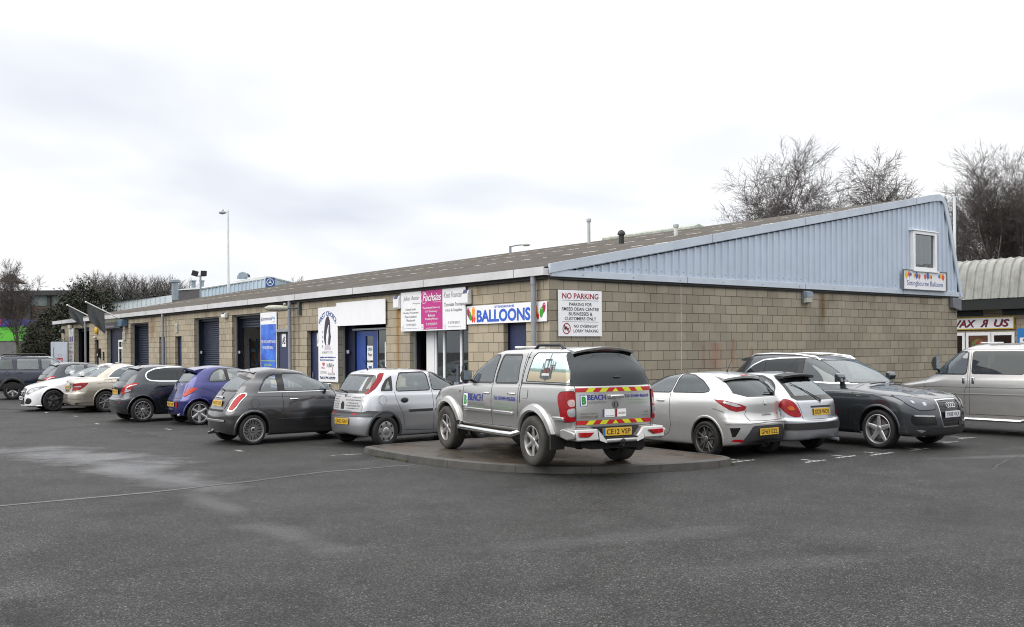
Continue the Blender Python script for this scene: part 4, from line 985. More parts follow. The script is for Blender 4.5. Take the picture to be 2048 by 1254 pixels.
# ------------------------------------------------------------------ bare trees
BARK = mat('bark_grey', (.10, .085, .072), .9, var=.35, vs=6); TWIG = mat('twig_brown', (.085, .073, .068), .9, var=.3, vs=3); BIRCH = mat('bark_birch', (.22, .19, .16), .8, var=.5, vs=5)
def bare_tree(seed, H, spread, nb=5, twigs=5, droop=.0, depth=5, bark=BARK, trunk_r=.22, clear=.22, tw=.012, up=.55, forks=1):
    """-> (trunk mesh, crown mesh)"""
    rr = random.Random(seed); T, Cn = MB(), MB()
    def seg(mb, a, b, r0, r1, n):
        d = (b-a)
        if d.length < 1e-4: return
        d.normalize(); u = d.cross(Vector((.3, .2, 1)))
        if u.length < .05: u = d.cross(Vector((1, 0, 0)))
        u.normalize(); v = d.cross(u); base = len(mb.v)
        for p, r_ in ((a, r0), (b, r1)):
            for k in range(n):
                t = 2*PI*k/n; q = p+(u*math.cos(t)+v*math.sin(t))*r_; mb.v.append((q.x, q.y, q.z))
        for k in range(n): mb.f.append((base+k, base+(k+1) % n, base+n+(k+1) % n, base+n+k))
    def grow(p, d, ln, r_, lv):
        steps = 4 if lv < 2 else 3; mb = T if lv < 2 else Cn; n = 7 if lv == 0 else 5 if lv == 1 else 3
        for i in range(steps):
            j = Vector((rr.gauss(0, 1), rr.gauss(0, 1), rr.gauss(0, .6)))*(.05+.018*lv)
            d2 = (d+j+Vector((0, 0, (up*.18 if lv < 3 else -droop*.30)))).normalized(); q = p+d2*ln/steps; r1 = r_*(1-.62/steps) if lv else r_*(.86)
            seg(mb, p, q, r_, max(r1, tw*.5), n)
            if lv < depth and (lv > 0 or i >= 1):
                m = (1 if rr.random() < .75 else 2) if lv > 1 else rr.choice([1, 2])
                if lv == depth-1: m = rr.choice([1, 2, 2])
                for _ in range(m):
                    ax = d2.cross(Vector((rr.gauss(0, 1), rr.gauss(0, 1), rr.gauss(0, 1)))).normalized(); an = R(rr.uniform(20, 42))*(1.0 if lv else .9)*spread
                    nd = (d2*math.cos(an)+ax*math.sin(an)).normalized(); grow(p+(q-p)*rr.random(), nd, ln*rr.uniform(.52, .78)*(.85 if lv else 1), max(r1*rr.uniform(.45, .65), tw), lv+1)
            p, d, r_ = q, d2, r1
        if lv < depth:
            for _ in range(2): 
                ax = d.cross(Vector((rr.gauss(0, 1), rr.gauss(0, 1), rr.gauss(0, 1)))).normalized(); an = R(rr.uniform(12, 32))
                grow(p, (d*math.cos(an)+ax*math.sin(an)).normalized(), ln*.66, max(r_*.75, tw), lv+1)
    c0 = H*clear
    for k in range(forks):
        dd = Vector((rr.gauss(0, .16)*(forks > 1), rr.gauss(0, .16)*(forks > 1), 1)).normalized(); b0 = Vector((rr.gauss(0, .2)*(forks > 1), 0, 0)); p1 = b0+dd*c0
        seg(T, b0-Vector((0, 0, .2)), p1, trunk_r*1.15, trunk_r*.9, 9); grow(p1, dd, H*.36, trunk_r*.85, 0)
    # fit the crown to the wanted height
    zm = max([v[2] for v in Cn.v]+[v[2] for v in T.v]); k = H/zm
    for mb in (T, Cn): mb.v = [(x*k, y*k, z*k) for x, y, z in mb.v]
    def me(mb, name, m):
        me_ = bpy.data.meshes.new(name); me_.from_pydata(mb.v, [], mb.f); me_.materials.append(m); me_.shade_smooth(); return me_
    return me(T, 'trunk', bark), me(Cn, 'crown', TWIG)
def plant_tree(meshes, label, loc, rz, sc=(1, 1, 1), group=None, name='bare_tree', cat='tree'):
    t = thing(name, label, cat, loc, rz, group); t.scale = sc
    link_mesh('trunk', meshes[0], t); link_mesh('crown', meshes[1], t); return t
def px(X, Y, D):   # ground point that lies on the photograph's column X at distance D (used only for siting trees and far buildings)
    return ((X-1024)/1956.9*D, D, 0)
tA = bare_tree(11, 14.5, 1.25, depth=5, bark=BIRCH, trunk_r=.16, clear=.18, droop=.15, tw=.009, forks=2, up=.8)
tB = bare_tree(23, 13.0, 1.15, depth=5, bark=BIRCH, trunk_r=.16, clear=.18, droop=.25, tw=.009, up=.8)
tC = bare_tree(37, 15.0, .95, depth=5, bark=BIRCH, trunk_r=.16, clear=.12, droop=.1, tw=.007, forks=2, up=1.0)
plant_tree(tA, 'wide bare birch rising behind the middle of the clad gable roof', px(1605, 0, 58), .4, (1.15, 1.15, .97), 'bare trees behind the gable')
plant_tree(tB, 'low bare birch behind the roof just right of the widest birch', px(1722, 0, 62), 2.0, (.8, .8, .80), 'bare trees behind the gable')
plant_tree(tB, 'thin bare birch behind the high end of the clad gable', px(1805, 0, 60), 4.1, (1.05, 1.05, 1.12), 'bare trees behind the gable')
plant_tree(tC, 'small bare tree showing low above the roof left of the gable peak', px(1860, 0, 66), 1.3, (.75, .75, .80), 'bare trees behind the gable')
plant_tree(tC, 'tall dense bare tree behind the white corrugated roof at the right edge', px(2010, 0, 52), .3, (1.0, 1.0, .86), 'bare trees behind the gable')
plant_tree(tA, 'bare tree with drooping twigs directly right of the gable peak', px(1940, 0, 56), 2.6, (.62, .62, .74), 'bare trees behind the gable')
plant_tree(tC, 'bare tree cut by the right edge behind the white corrugated roof', px(2075, 0, 50), 5.0, (.9, .9, .80), 'bare trees behind the gable')
# left: row on the bank and the single tree at the edge
tD = bare_tree(5, 7.0, 1.25, depth=5, bark=mat('bark_green', (.075, .075, .045), .9, var=.3), trunk_r=.15, clear=.22, tw=.007, up=.9)
plant_tree(tD, 'large bare tree with a mossy trunk at the left edge', px(38, 0, 52), .9, (1.0, 1.0, 1.0))
tE = bare_tree(77, 12, .95, depth=4, trunk_r=.13, clear=.2, tw=.018, up=1.0); tF = bare_tree(78, 12, 1.05, depth=4, trunk_r=.13, clear=.2, tw=.018, up=.9)
rr = random.Random(2)
for i, (X, y_, D) in enumerate([(172, 545, 112), (192, 538, 108), (212, 540, 114), (231, 545, 106), (250, 543, 112), (268, 546, 108), (287, 548, 115), (305, 549, 109), (324, 550, 113), (342, 548, 107), (360, 556, 110), (590, 552, 118)]):
    h = CAMH+(703-y_)/1956.9*D
    t = plant_tree((tE, tF)[i % 2], ['leftmost bare tree of the row beyond the white factory roof', 'second bare tree from the left in the row beyond the factory', 'third bare tree from the left in the row beyond the factory', 'fourth bare tree in the row beyond the factory', 'fifth bare tree in the row beyond the factory', 'sixth bare tree in the row beyond the factory', 'seventh bare tree in the row beyond the factory', 'eighth bare tree in the row beyond the factory', 'ninth bare tree in the row, left of the fat roof flue', 'bare tree of the row directly behind the fat roof flue', 'last bare tree of the row, right of the fat roof flue', 'small bare tree top showing over the long roof right of the star sign'][i], px(X, 0, D), rr.uniform(0, 6), (1.0, 1.0, h/12), 'bare trees in a row beyond the factory')
tG = bare_tree(91, 6, 1.1, depth=4, trunk_r=.08, clear=.1, tw=.014, forks=2)
plant_tree(tG, 'thin leafless sapling in front of the white factory wall', px(298, 0, 62), 1.0, (1, 1, .78))
plant_tree(tG, 'slight leafless sapling left of the fat roof flue', px(335, 0, 66), 3.0, (.8, .8, .80))
# ------------------------------------------------------------------ evergreens
def leafmat(name, a, b_, c_):
    m, nt, b = new_mat(name); co = objco(nt); oi = nt.nodes.new('ShaderNodeNewGeometry')
    L(nt, mix(nt, noise(nt, co, .9, 3), ramp(nt, oi.outputs['Random Per Island'], [(0, a), (.6, b_), (1, c_)]), a), b.inputs['Base Color']); b.inputs['Roughness'].default_value = .75; return m
LEAF = leafmat('dark_evergreen_leaf', (.012, .015, .006), (.028, .030, .013), (.05, .047, .022)); LEAF2 = leafmat('hedge_leaf', (.05, .055, .03), (.085, .085, .05), (.12, .11, .07)); LEAF3 = leafmat('conifer_leaf', (.010, .014, .008), (.02, .026, .015), (.03, .035, .02))
def evergreen(name, label, loc, blobs, n, leaf, m, seed=1, stem=True, group=None, cat='tree', spike=.0):
    rr = random.Random(seed); t = thing(name, label, cat, loc, 0, group); mb = MB(); W_ = sum(b[3]*b[4]*b[5] for b in blobs)
    for (cx, cy, cz, rx, ry, rz_) in blobs:
        # clumps of leaves spread through each blob
        k = int(n*rx*ry*rz_/W_); nc = max(12, k//28)
        for _ in range(nc):
            d = Vector((rr.gauss(0, 1), rr.gauss(0, 1), rr.gauss(0, 1))).normalized(); q = rr.uniform(.45, 1.05)**.5
            c = Vector((cx+d.x*rx*q, cy+d.y*ry*q, max(.1, cz+d.z*rz_*q))); cr = rr.uniform(.35, .8)*leaf*5
            for _ in range(28):
                p = c+Vector((rr.gauss(0, cr*.5), rr.gauss(0, cr*.5), rr.gauss(0, cr*.45)))
                u = Vector((rr.gauss(0, 1), rr.gauss(0, 1), rr.gauss(0, .8)+spike)).normalized()*leaf*rr.uniform(.6, 1.5); v = u.cross(Vector((rr.gauss(0, 1), rr.gauss(0, 1), rr.gauss(0, 1)))).normalized()*leaf*.42
                b0 = len(mb.v); mb.v += [tuple(p-u*.5), tuple(p+v), tuple(p+u*.7), tuple(p-v)]; mb.f.append((b0, b0+1, b0+2, b0+3))
    mb.build('crown', m, t, fix=False)
    if stem:
        q = MB()
        for (cx, cy, cz, rx, ry, rz_) in blobs[:4]: q.tube([(cx*.4, cy*.4, 0), (cx*.7, cy*.7, cz*.5), (cx, cy, cz)], [.12, .09, .05], 6)
        q.build('trunk', BARK, t)
    return t
evergreen('evergreen_bush', 'big dark evergreen bush standing beyond the far end of the block', px(150, 0, 64), [(0, 0, 1.9, 2.0, 2.0, 1.9), (-.9, 0, 2.5, 1.2, 1.3, 1.3), (.6, .2, 3.2, 1.2, 1.2, 1.3), (.1, 0, 3.9, .9, .9, 1.0), (-1.3, -.4, 1.0, 1.1, 1.2, 1.1), (1.2, .5, 2.2, 1.0, 1.2, 1.4), (.4, 0, 4.4, .6, .6, .8), (1.1, 0, 3.9, .5, .5, .8)], 34000, .09, LEAF, 3, spike=.6).scale = (1.45, 1.3, 1.27)
evergreen('evergreen_bush', 'lower dark evergreen bush left of the biggest bush', px(80, 0, 54), [(0, 0, .9, 1.0, 1.2, 1.2), (.1, 0, 2.0, .9, 1.2, 1.2)], 7000, .10, LEAF, 4)
evergreen('hedge', 'grey green clipped hedge under the green hoarding', px(10, 0, 47), [(-3, 0, .6, 2.6, .8, 1.0), (.2, 0, .6, 1.5, .8, 1.0)], 9000, .07, LEAF2, 5, stem=False, cat='hedge')
rr = random.Random(8)
for i, (X, yt, D) in enumerate([(222, 578, 98), (240, 584, 100), (262, 586, 97), (285, 586, 102), (310, 588, 99), (335, 590, 101)]):
    h = CAMH+(703-yt)/1956.9*D
    evergreen('conifer', ['leftmost dark conifer below the bare tree row', 'second dark conifer below the bare tree row', 'third dark conifer below the bare tree row', 'fourth dark conifer below the bare tree row', 'fifth dark conifer below the bare tree row', 'last dark conifer by the fat roof flue'][i], px(X, 0, D), [(0, 0, h*.45, 1.6, 1.5, h*.45), (0, 0, h*.8, .8, .8, h*.22)], 2600, .22, LEAF3, 20+i, stem=False, group='dark conifers below the bare tree row')

# ------------------------------------------------------------------ buildings and posts beyond
WHC = mat('white_factory_cladding', (.50, .56, .58), .5, var=.12, vs=.6); WHR = mat('white_factory_roof', (.62, .66, .67), .5, var=.08, vs=.5); DKG = mat('dark_grey_render', (.075, .072, .078), .8, var=.1)
def ribs(mb, p0, p1, z0, z1a, z1b, pitch, d):
    """vertical rib strips between two ground points"""
    a, c = Vector(p0[:2]), Vector(p1[:2]); n = int((c-a).length/pitch); t = (c-a).normalized(); nn = Vector((t.y, -t.x))
    for k in range(1, n):
        p = a+t*k*pitch; z1 = z1a+(z1b-z1a)*k/n; q0, q1 = p-t*.04+nn*d, p+t*.04+nn*d
        mb.add([(*(p-t*.07), z0), (*q0, z0), (*q1, z0), (*(p+t*.07), z0), (*(p-t*.07), z1), (*q0, z1), (*q1, z1), (*(p+t*.07), z1)], [(0, 1, 5, 4), (1, 2, 6, 5), (2, 3, 7, 6)])
def slab(mb, p0, p1, z1a, z1b, dep):
    a, c = Vector(p0[:2]), Vector(p1[:2]); t = (c-a).normalized(); nn = Vector((-t.y, t.x))*dep
    mb.add([(*a, 0), (*c, 0), (*(c+nn), 0), (*(a+nn), 0), (*a, z1a), (*c, z1b), (*(c+nn), z1b), (*(a+nn), z1a)], [(0, 1, 5, 4), (1, 2, 6, 5), (2, 3, 7, 6), (3, 0, 4, 7), (4, 5, 6, 7)])
def zat(y_, D, X=300): return CAMH+(696.4-(X-1024)*.0074-y_)/1956.9*D
f_ = thing('factory_building', 'white ribbed factory building with a long pale roof beyond the shop row', 'building', (0, 0, 0))
p0, p1 = px(205, 0, 92), px(350, 0, 76)
q = MB(); slab(q, p0, p1, zat(606, 92), zat(590, 76), 18); q.build('wall', WHC, f_, fix=False)
q = MB(); a, c_ = Vector(p0), Vector(p1); nn = Vector((-(c_-a).normalized().y, (c_-a).normalized().x, 0))
z0, z1 = zat(606, 92), zat(590, 76); q.add([tuple(a+Vector((-.3, -.3, z0))), tuple(c_+Vector((.3, -.3, z1))), tuple(c_+nn*9+Vector((0, 0, z1+1.2))), tuple(a+nn*9+Vector((0, 0, z0+1.2))), tuple(c_+nn*18+Vector((0, 0, z1))), tuple(a+nn*18+Vector((0, 0, z0)))], [(0, 1, 2, 3), (3, 2, 4, 5)]); q.build('roof', WHR, f_, fix=False)
q = MB(); ribs(q, p0, p1, 0, z0-.05, z1-.05, 1.2, .08); q.build('cladding_rib', WHC, f_, fix=False)
f_ = thing('plant_room_building', 'dark grey flat roofed plant room in front of the pale roofs', 'building', (0, 0, 0))
q = MB(); slab(q, px(345, 0, 74), px(404, 0, 72), zat(584, 74), zat(578, 72), 8); q.build('wall', DKG, f_, fix=False)
q = MB(); slab(q, px(343, 0, 73.9), px(405, 0, 71.9), zat(584, 74)+.12, zat(578, 72)+.12, 8.2); o = q.build('roof_edge', WHR, f_, fix=False)
for v in o.data.vertices:
    if v.co.z < .5: v.co.z = zat(582, 74)
def flue(X, yt, yb, D, r_, label, m_=GREYM):
    b0 = px(X, 0, D); z1 = zat(yt, D, X); zb = zat(yb, D, X); t = thing('roof_flue', label, 'flue', (b0[0], b0[1], zb)); h = z1-zb
    q = MB(); q.tube([(0, 0, 0), (0, 0, h)], r_, 12); q.build('flue_pipe', m_, t, smooth=True)
    q = MB(); q.lathe([(r_*1.0, h*.82), (r_*1.5, h*.84), (r_*1.5, h*.94), (r_*1.0, h), (.001, h)], n=14); q.build('flue_cap', m_, t, smooth=True); return t
FL = mat('flue_grey', (.25, .29, .32), .45, .4)
flue(351, 558, 600, 70, .24, 'fat grey flue with a cap rising from the plant room', FL); flue(388, 560, 578, 73, .16, 'short grey flue left of the floodlight pole', FL); flue(405, 560, 578, 73, .15, 'short grey flue hard against the floodlight pole', FL)
D2 = 66; f_ = thing('showroom_building', 'pale blue clad showroom gable with a navy star emblem sign', 'building', (0, 0, 0))
LB = mat('pale_blue_showroom', (.42, .52, .60), .45, var=.06, vs=1)
pa, pb, pc = px(403, 0, 66), px(541, 0, 62), px(640, 0, 75)
q = MB(); za, zb, zc = zat(577, 66, 403), zat(554, 62, 541), zat(578, 75, 640)
q.add([(pa[0], pa[1], 0), (pb[0], pb[1], 0), (pb[0], pb[1], zb), (pa[0], pa[1], za)], [(0, 1, 2, 3)]); q.add([(pb[0], pb[1], 0), (pc[0], pc[1], 0), (pc[0], pc[1], zc), (pb[0], pb[1], zb)], [(0, 1, 2, 3)])
q.add([(pa[0], pa[1], za), (pb[0], pb[1], zb), (pb[0]-6, pb[1]+26, zb), (pa[0]-6, pa[1]+26, za)], [(0, 1, 2, 3)]); q.add([(pa[0], pa[1], 0), (pa[0]-6, pa[1]+26, 0), (pa[0]-6, pa[1]+26, za), (pa[0], pa[1], za)], [(0, 1, 2, 3)]); q.build('wall', LB, f_, fix=False)
q = MB(); ribs(q, pa, pb, 0, za-.06, zb-.06, .38, .05); ribs(q, pb, pc, 0, zb-.1, zc-.1, .38, .05); q.build('cladding_rib', LB, f_, fix=False)
q = MB(); q.tube([(pa[0], pa[1]-.06, za), (pb[0], pb[1]-.06, zb), (pc[0], pc[1]-.06, zc)], .09, 6); q.build('roof_edge', WHR, f_)
t = thing('emblem_sign', 'navy square sign with a white ringed three pointed star on the showroom gable', 'sign', (px(533, 0, 61.6)[0], 61.6, zat(573, 61.6, 533)), 0)
q = MB(); q.box(0, .56, -.08, 0, -.05, .56); q.build('board', mat('emblem_navy', C3(35, 75, 130), .4), t); F = Face((0, -.08, 0), (1, 0, 0), (0, 0, 1), (0, -1, 0)); SW_ = mat('emblem_white', (.75, .76, .78), .3)
F.ring(.28, .27, .19, .225, SW_, .004)
for k in range(3):
    a = PI/2+k*2*PI/3; F.poly([(.28+.20*math.cos(a), .27+.20*math.sin(a)), (.28+.035*math.cos(a+1.05), .27+.035*math.sin(a+1.05)), (.28, .27), (.28+.035*math.cos(a-1.05), .27+.035*math.sin(a-1.05))], SW_, .005)
F.flush(t, 'emblem')
b0 = px(487, 0, 68); t = thing('roof_cowl', 'grey hooded extractor cowl on the showroom roof', 'cowl', (b0[0], b0[1], zat(558, 68, 487)))
q = MB(); q.prism([(-.35, 0), (.25, 0), (.22, .12), (.45, .10), (.30, .42), (.05, .5), (-.2, .42), (-.33, .2)], 'y', -.3, .3); q.build('hood', FL, t, bevel=.04); q = MB(); q.box(.2, .43, -.24, .24, .13, .30); q.build('hood_opening', DKIN, t)
# posts
b0 = px(458, 0, 63); t = thing('street_lamp', 'tall thin white lamp column rising above the showroom roof', 'street lamp', b0); h = zat(421, 63, 458)
q = MB(); q.tube([(0, 0, 0), (0, 0, h*.6), (0, 0, h)], [.085, .075, .06], 10); q.build('column', mat('lamp_column_white', (.62, .66, .68), .4), t, smooth=True)
q = MB(); q.tube([(0, 0, h-.15), (-.2, 0, h-.12)], .03, 6); q.ball((-.36, 0, h-.13), .24, .16, .12); q.ball((-.32, 0, h+.02), .05, .05, .07); q.build('lamp_head', mat('lamp_head_grey', (.32, .33, .33), .45), t, smooth=True)
b0 = px(402, 0, 60); t = thing('floodlight_pole', 'grey pole with two black floodlights left of the white lamp column', 'floodlight', b0); h = zat(552, 60, 402)
q = MB(); q.tube([(0, 0, 0), (0, 0, h)], .06, 8); q.tube([(-.3, 0, h), (.3, 0, h)], .035, 6); q.build('pole', FL, t, smooth=True)
for sx, tl in ((-.32, .5), (.22, .1)):
    q = MB(); q.obox((sx, -.05, h+.16), (.36, 0, -.05*tl*4), (0, .14, 0), (.10*tl*2, 0, .32)); q.build('floodlight_head', BLACK, t, bevel=.02)
b0 = px(1022, 0, 46); t = thing('street_lamp', 'grey lamp arm and head just showing over the ridge of the long roof', 'street lamp', b0); h = zat(492, 46, 1022)
q = MB(); q.tube([(0, 0, 0), (0, 0, h)], .06, 8); q.build('column', FL, t, smooth=True); q = MB(); q.tube([(0, 0, h-.04), (.25, 0, h+.03), (.62, 0, h+.06)], .03, 8); q.build('arm', FL, t, smooth=True)
q = MB(); q.ball((.75, 0, h+.06), .20, .12, .08); q.build('lamp_head', mat('lamp_head_pale', (.5, .52, .5), .4), t, smooth=True)
t = thing('white_pole', 'thin white pole standing behind the back corner of the gable', 'pole', px(1911, 0, 35)); q = MB(); q.tube([(0, 0, 0), (0, 0, zat(392, 35, 1911))], .05, 8); q.build('shaft', mat('lamp_column_white', (.62, .66, .68), .4), t, smooth=True)

# right: unit with the curved corrugated roof
XR = 26.3
t = bthing('takeaway_unit_building', 'block built takeaway unit with a curved white corrugated roof and black fascia', 'building', 0, 0, 0)
q = MB(); q.add([(XR, 9, 0), (XR, -8, 0), (XR, -8, 3.7), (XR, 9, 3.7)], [(0, 1, 2, 3)]); q.add([(XR, 9, 0), (XR+12, 9, 0), (XR+12, 9, 3.7), (XR, 9, 3.7)], [(0, 1, 2, 3)]); q.build('wall', BLK_F, t, fix=False)
m, nt, b = new_mat('old_white_corrugated'); co = objco(nt)
mp = nt.nodes.new('ShaderNodeMapping'); mp.inputs['Scale'].default_value = (.6, 5, .6); L(nt, co, mp.inputs[0])
L(nt, mix(nt, .5, ramp(nt, noise(nt, mp.outputs[0], 1.2, 5, .7), [(.3, (.11, .11, .085)), (.5, (.22, .222, .185)), (.7, (.32, .322, .28))]), ramp(nt, noise(nt, co, 3, 4), [(.3, .2), (.7, .38)])), b.inputs['Base Color']); b.inputs['Roughness'].default_value = .7
prof = [(-.75, 3.72), (-.62, 4.3), (-.50, 4.8), (-.36, 5.08), (-.10, 5.27), (.25, 5.36), (2.2, 5.15), (8, 4.4)]
q = MB(); vs = []; ys = []; y = -8.0
while y < 9.3:
    for dy, o_ in ((0, 0), (.20, 0), (.235, .05), (.275, .05), (.31, 0)): ys.append((y+dy, o_))
    y += .355
for (y, o_) in ys:
    for (x, z) in prof: vs.append((XR+x-o_*(1 if x < 0 else .2), y, z+o_*(.8 if x >= -.4 else .2)))
n_ = len(prof); q.add(vs, [(n_*i+k, n_*i+k+1, n_*i+n_+k+1, n_*i+n_+k) for i in range(len(ys)-1) for k in range(n_-1)]); q.build('curved_roof', m, t, smooth=True, angle=40, fix=False)
q = MB(); q.box(XR-.70, XR-.55, -8, 9.3, 3.28, 3.72); q.box(XR-.55, XR-.003, -8, 9.3, 3.55, 3.6); q.build('fascia', mat('black_fascia', (.014, .016, .014), .35), t)
q = MB(); q.box(XR-.05, XR-.004, 3.92, 8.5, 3.06, 3.4); q.box(XR-.05, XR-.004, -3.5, 3.10, 3.06, 3.4); q.build('dark_vent_panel', mat('black_fascia', (.014, .016, .014), .35), t)
SY0, SY1 = 2.61, 5.75
ts = bthing('shop_sign', 'white sign with crimson capitals and a yellow border on the takeaway unit', 'sign', XR-.03, SY1, 2.50)
q = MB(); q.box(-.08, 0, -(SY1-SY0), 0, 0, .5); q.build('sign_box', mat('sign_border_yellow', C3(200, 165, 50), .4), ts)
F = Face((-.083, 0, 0), (0, -1, 0), (0, 0, 1), (-1, 0, 0)); W_ = SY1-SY0; F.rect(.04, W_-.04, .04, .46, PW, .001)
CR = ink('wax_crimson', C3(120, 20, 40)); CS = ink('wax_shadow', C3(60, 50, 90))
for m_, dx, d_ in ((CS, .02, .003), (CR, 0, .006)):
    F.text('WAX', 1.03+dx, .25-dx, 1.08, .30, m_, .02, .25, d_); F.text('US', 2.64+dx, .25-dx, .62, .30, m_, .02, .25, d_)
    F.text('R', 1.93+dx, .25-dx, .34, .30, m_, .02, -.25, d_, warp=lambda a, b_, c0=1.93+dx: (2*c0-a, b_))
F.flush(ts)
UP = mat('white_upvc', (.72, .73, .74), .35)
for (y0, y1, nm) in [(4.67, 6.2, 'w'), (3.59, 4.62, 'w'), (2.63, 3.56, 'd')]:
    q = MB(); q.box(XR-.05, XR-.004, y0, y0+.11, .0, 2.38); q.box(XR-.05, XR-.004, y1-.11, y1, 0, 2.38); q.box(XR-.05, XR-.004, y0+.11, y1-.11, 2.25, 2.38); q.box(XR-.05, XR-.004, y0+.11, y1-.11, 0, .9 if nm == 'w' else .15); o = q.build('shop_window' if nm == 'w' else 'shop_door', UP, t)
    q = MB(); q.box(XR-.03, XR-.02, y0+.11, y1-.11, .15, 2.25); q.build('pane', mat('dark_shop_glass', (.02, .012, .010), .08), o)
tp = bthing('menu_poster', 'brown food poster in the white window under the crimson lettered sign', 'poster', XR-.035, 4.47, 1.58); q = MB(); q.box(-.004, 0, -.78, 0, 0, .74); q.build('paper', mat('picture_poster_brown', (.11, .045, .02), .4, var=.4, vs=4), tp)
F = Face((-.005, 0, 0), (0, -1, 0), (0, 0, 1), (-1, 0, 0)); F.ell(.32, .36, .26, .15, mat('picture_food_green', (.12, .14, .04), .5, var=.6, vs=9), .002, rot=.4); F.ell(.40, .40, .16, .08, mat('picture_food_red', (.25, .05, .03), .5, var=.5, vs=9), .004, rot=.4); F.flush(tp, 'food_picture')
ts = bthing('blue_sign', 'blue sign with a white panel at the right edge of the takeaway unit', 'sign', XR-.03, 2.50, 1.26); q = MB(); q.box(-.06, 0, -1.6, 0, 0, 1.25); q.build('board', mat('sign_sky_blue', C3(40, 120, 190), .4), ts)
F = Face((-.061, 0, 0), (0, -1, 0), (0, 0, 1), (-1, 0, 0)); F.rect(.10, 1.5, .35, .88, PW, .002); F.text('BODY', .62, .74, .8, .2, ink('sky_text', C3(40, 120, 190)), .03, 0, .005); F.text('DETAIL', .66, .48, .9, .18, ink('sky_text', C3(40, 120, 190)), .03, 0, .005); F.flush(ts)

# left: store front with purple and green hoarding, and the hall with the pitched roof behind
ts = thing('store_building', 'low store front with a purple fascia over bright green panels at the left edge', 'building', (0, 0, 0)); D3 = 66
x0, x1 = px(-160, 0, D3)[0], px(38, 0, D3)[0]
q = MB(); q.box(x0, x1, D3, D3+8, zat(682, D3, 0), zat(653, D3, 0)); q.build('green_panel', mat('hoarding_green', C3(95, 190, 60), .5, var=.05), ts)
q = MB(); q.box(x0, x1, D3-.1, D3+8.1, zat(653, D3, 0)+.003, zat(638, D3, 0)); q.build('purple_fascia', mat('fascia_purple', C3(45, 35, 130), .4), ts)
q = MB(); q.box(x0, x1, D3+.05, D3+7, 0, zat(682, D3, 0)); q.build('base_wall', mat('grey_base', (.16, .16, .16), .8), ts)
F = Face((px(0, 0, D3)[0], D3-.11, zat(653, D3, 0)), (1, 0, 0), (0, 0, 1), (0, -1, 0)); F.rect(-.6, .12, .08, .48, ink('fascia_red', C3(220, 60, 50)), .004); F.text('CARPETS', .62, .24, .74, .22, ink('fascia_text', C3(110, 110, 180)), .01, 0, .004); F.flush(ts)
D4 = 84; ts = thing('hall_building', 'dark hall with a pitched brown roof and a glazed band behind the left tree', 'building', (0, 0, 0))
xa, xb, xm = px(-30, 0, D4)[0], px(37, 0, D4)[0], px(12, 0, D4)[0]
q = MB(); q.add([(px(-8, 0, D4)[0], D4, zat(563, D4, 0)), (px(12, 0, D4)[0], D4+1, zat(545, D4, 0)), (px(37, 0, D4)[0], D4, zat(563, D4, 0)), (px(12, 0, D4)[0], D4+4, zat(563, D4, 0))], [(0, 1, 2), (1, 2, 3), (0, 1, 3)]); q.build('turret_roof', mat('brown_tile_roof', (.06, .042, .03), .85), ts, fix=False)
q = MB(); q.box(px(-100, 0, D4)[0], px(150, 0, D4)[0], D4-.5, D4+6, zat(592, D4, 0), zat(582, D4, 0)); q.build('roof_beam', mat('hall_dark', (.035, .036, .036), .7), ts)
q = MB(); q.box(px(-100, 0, D4)[0], px(148, 0, D4)[0], D4, D4+5, zat(612, D4, 0), zat(592, D4, 0)-.003); q.build('glazed_band', mat('hall_glazing', (.14, .17, .16), .3, var=.5, vs=1.5), ts)
q = MB(); q.box(px(-100, 0, D4)[0], px(148, 0, D4)[0], D4, D4+5, 0, zat(612, D4, 0)-.003); q.build('brick_wall', mat('hall_brick', (.07, .045, .035), .85, var=.5, vs=.8), ts)
q = MB()
for X in (-60, -20, 20, 60, 100): q.box(px(X, 0, D4)[0]-.15, px(X, 0, D4)[0]+.15, D4-.2, D4, 0, zat(592, D4, 0)); 
q.build('column', mat('hall_dark', (.035, .036, .036), .7), ts)
q = MB(); q.add([(-160, 125, 0), (130, 125, 0), (130, 135, 3.0), (-160, 135, 4.5), (130, 170, 4), (-160, 170, 6.5)], [(0, 1, 2, 3), (3, 2, 4, 5)]); tag(q.build('bank', mat('bank_scrub', (.045, .042, .028), .95, var=.4, vs=.3), fix=False), kind='structure')
# ------------------------------------------------------------------ car builder
def pchip(x, y, xq):
    x = np.asarray(x, float); y = np.asarray(y, float); xq = np.asarray(xq, float)
    one = y.ndim == 1
    if one: y = y[:, None]
    h = np.diff(x)[:, None]; d = np.diff(y, axis=0)/h; m = np.zeros_like(y)
    for i in range(1, len(x)-1):
        a, b = d[i-1], d[i]; w1 = 2*h[i]+h[i-1]; w2 = h[i]+2*h[i-1]
        with np.errstate(all='ignore'): mm = (w1+w2)/(w1/a+w2/b)
        m[i] = np.where(a*b > 0, mm, 0)
    m[0] = d[0]; m[-1] = d[-1]
    k = np.clip(np.searchsorted(x, xq, side='right')-1, 0, len(x)-2)
    t = ((xq-x[k])/(x[k+1]-x[k]))[:, None]; hk = h[k]
    r = (2*t**3-3*t**2+1)*y[k]+(t**3-2*t**2+t)*hk*m[k]+(-2*t**3+3*t**2)*y[k+1]+(t**3-t**2)*hk*m[k+1]
    return r[:, 0] if one else r

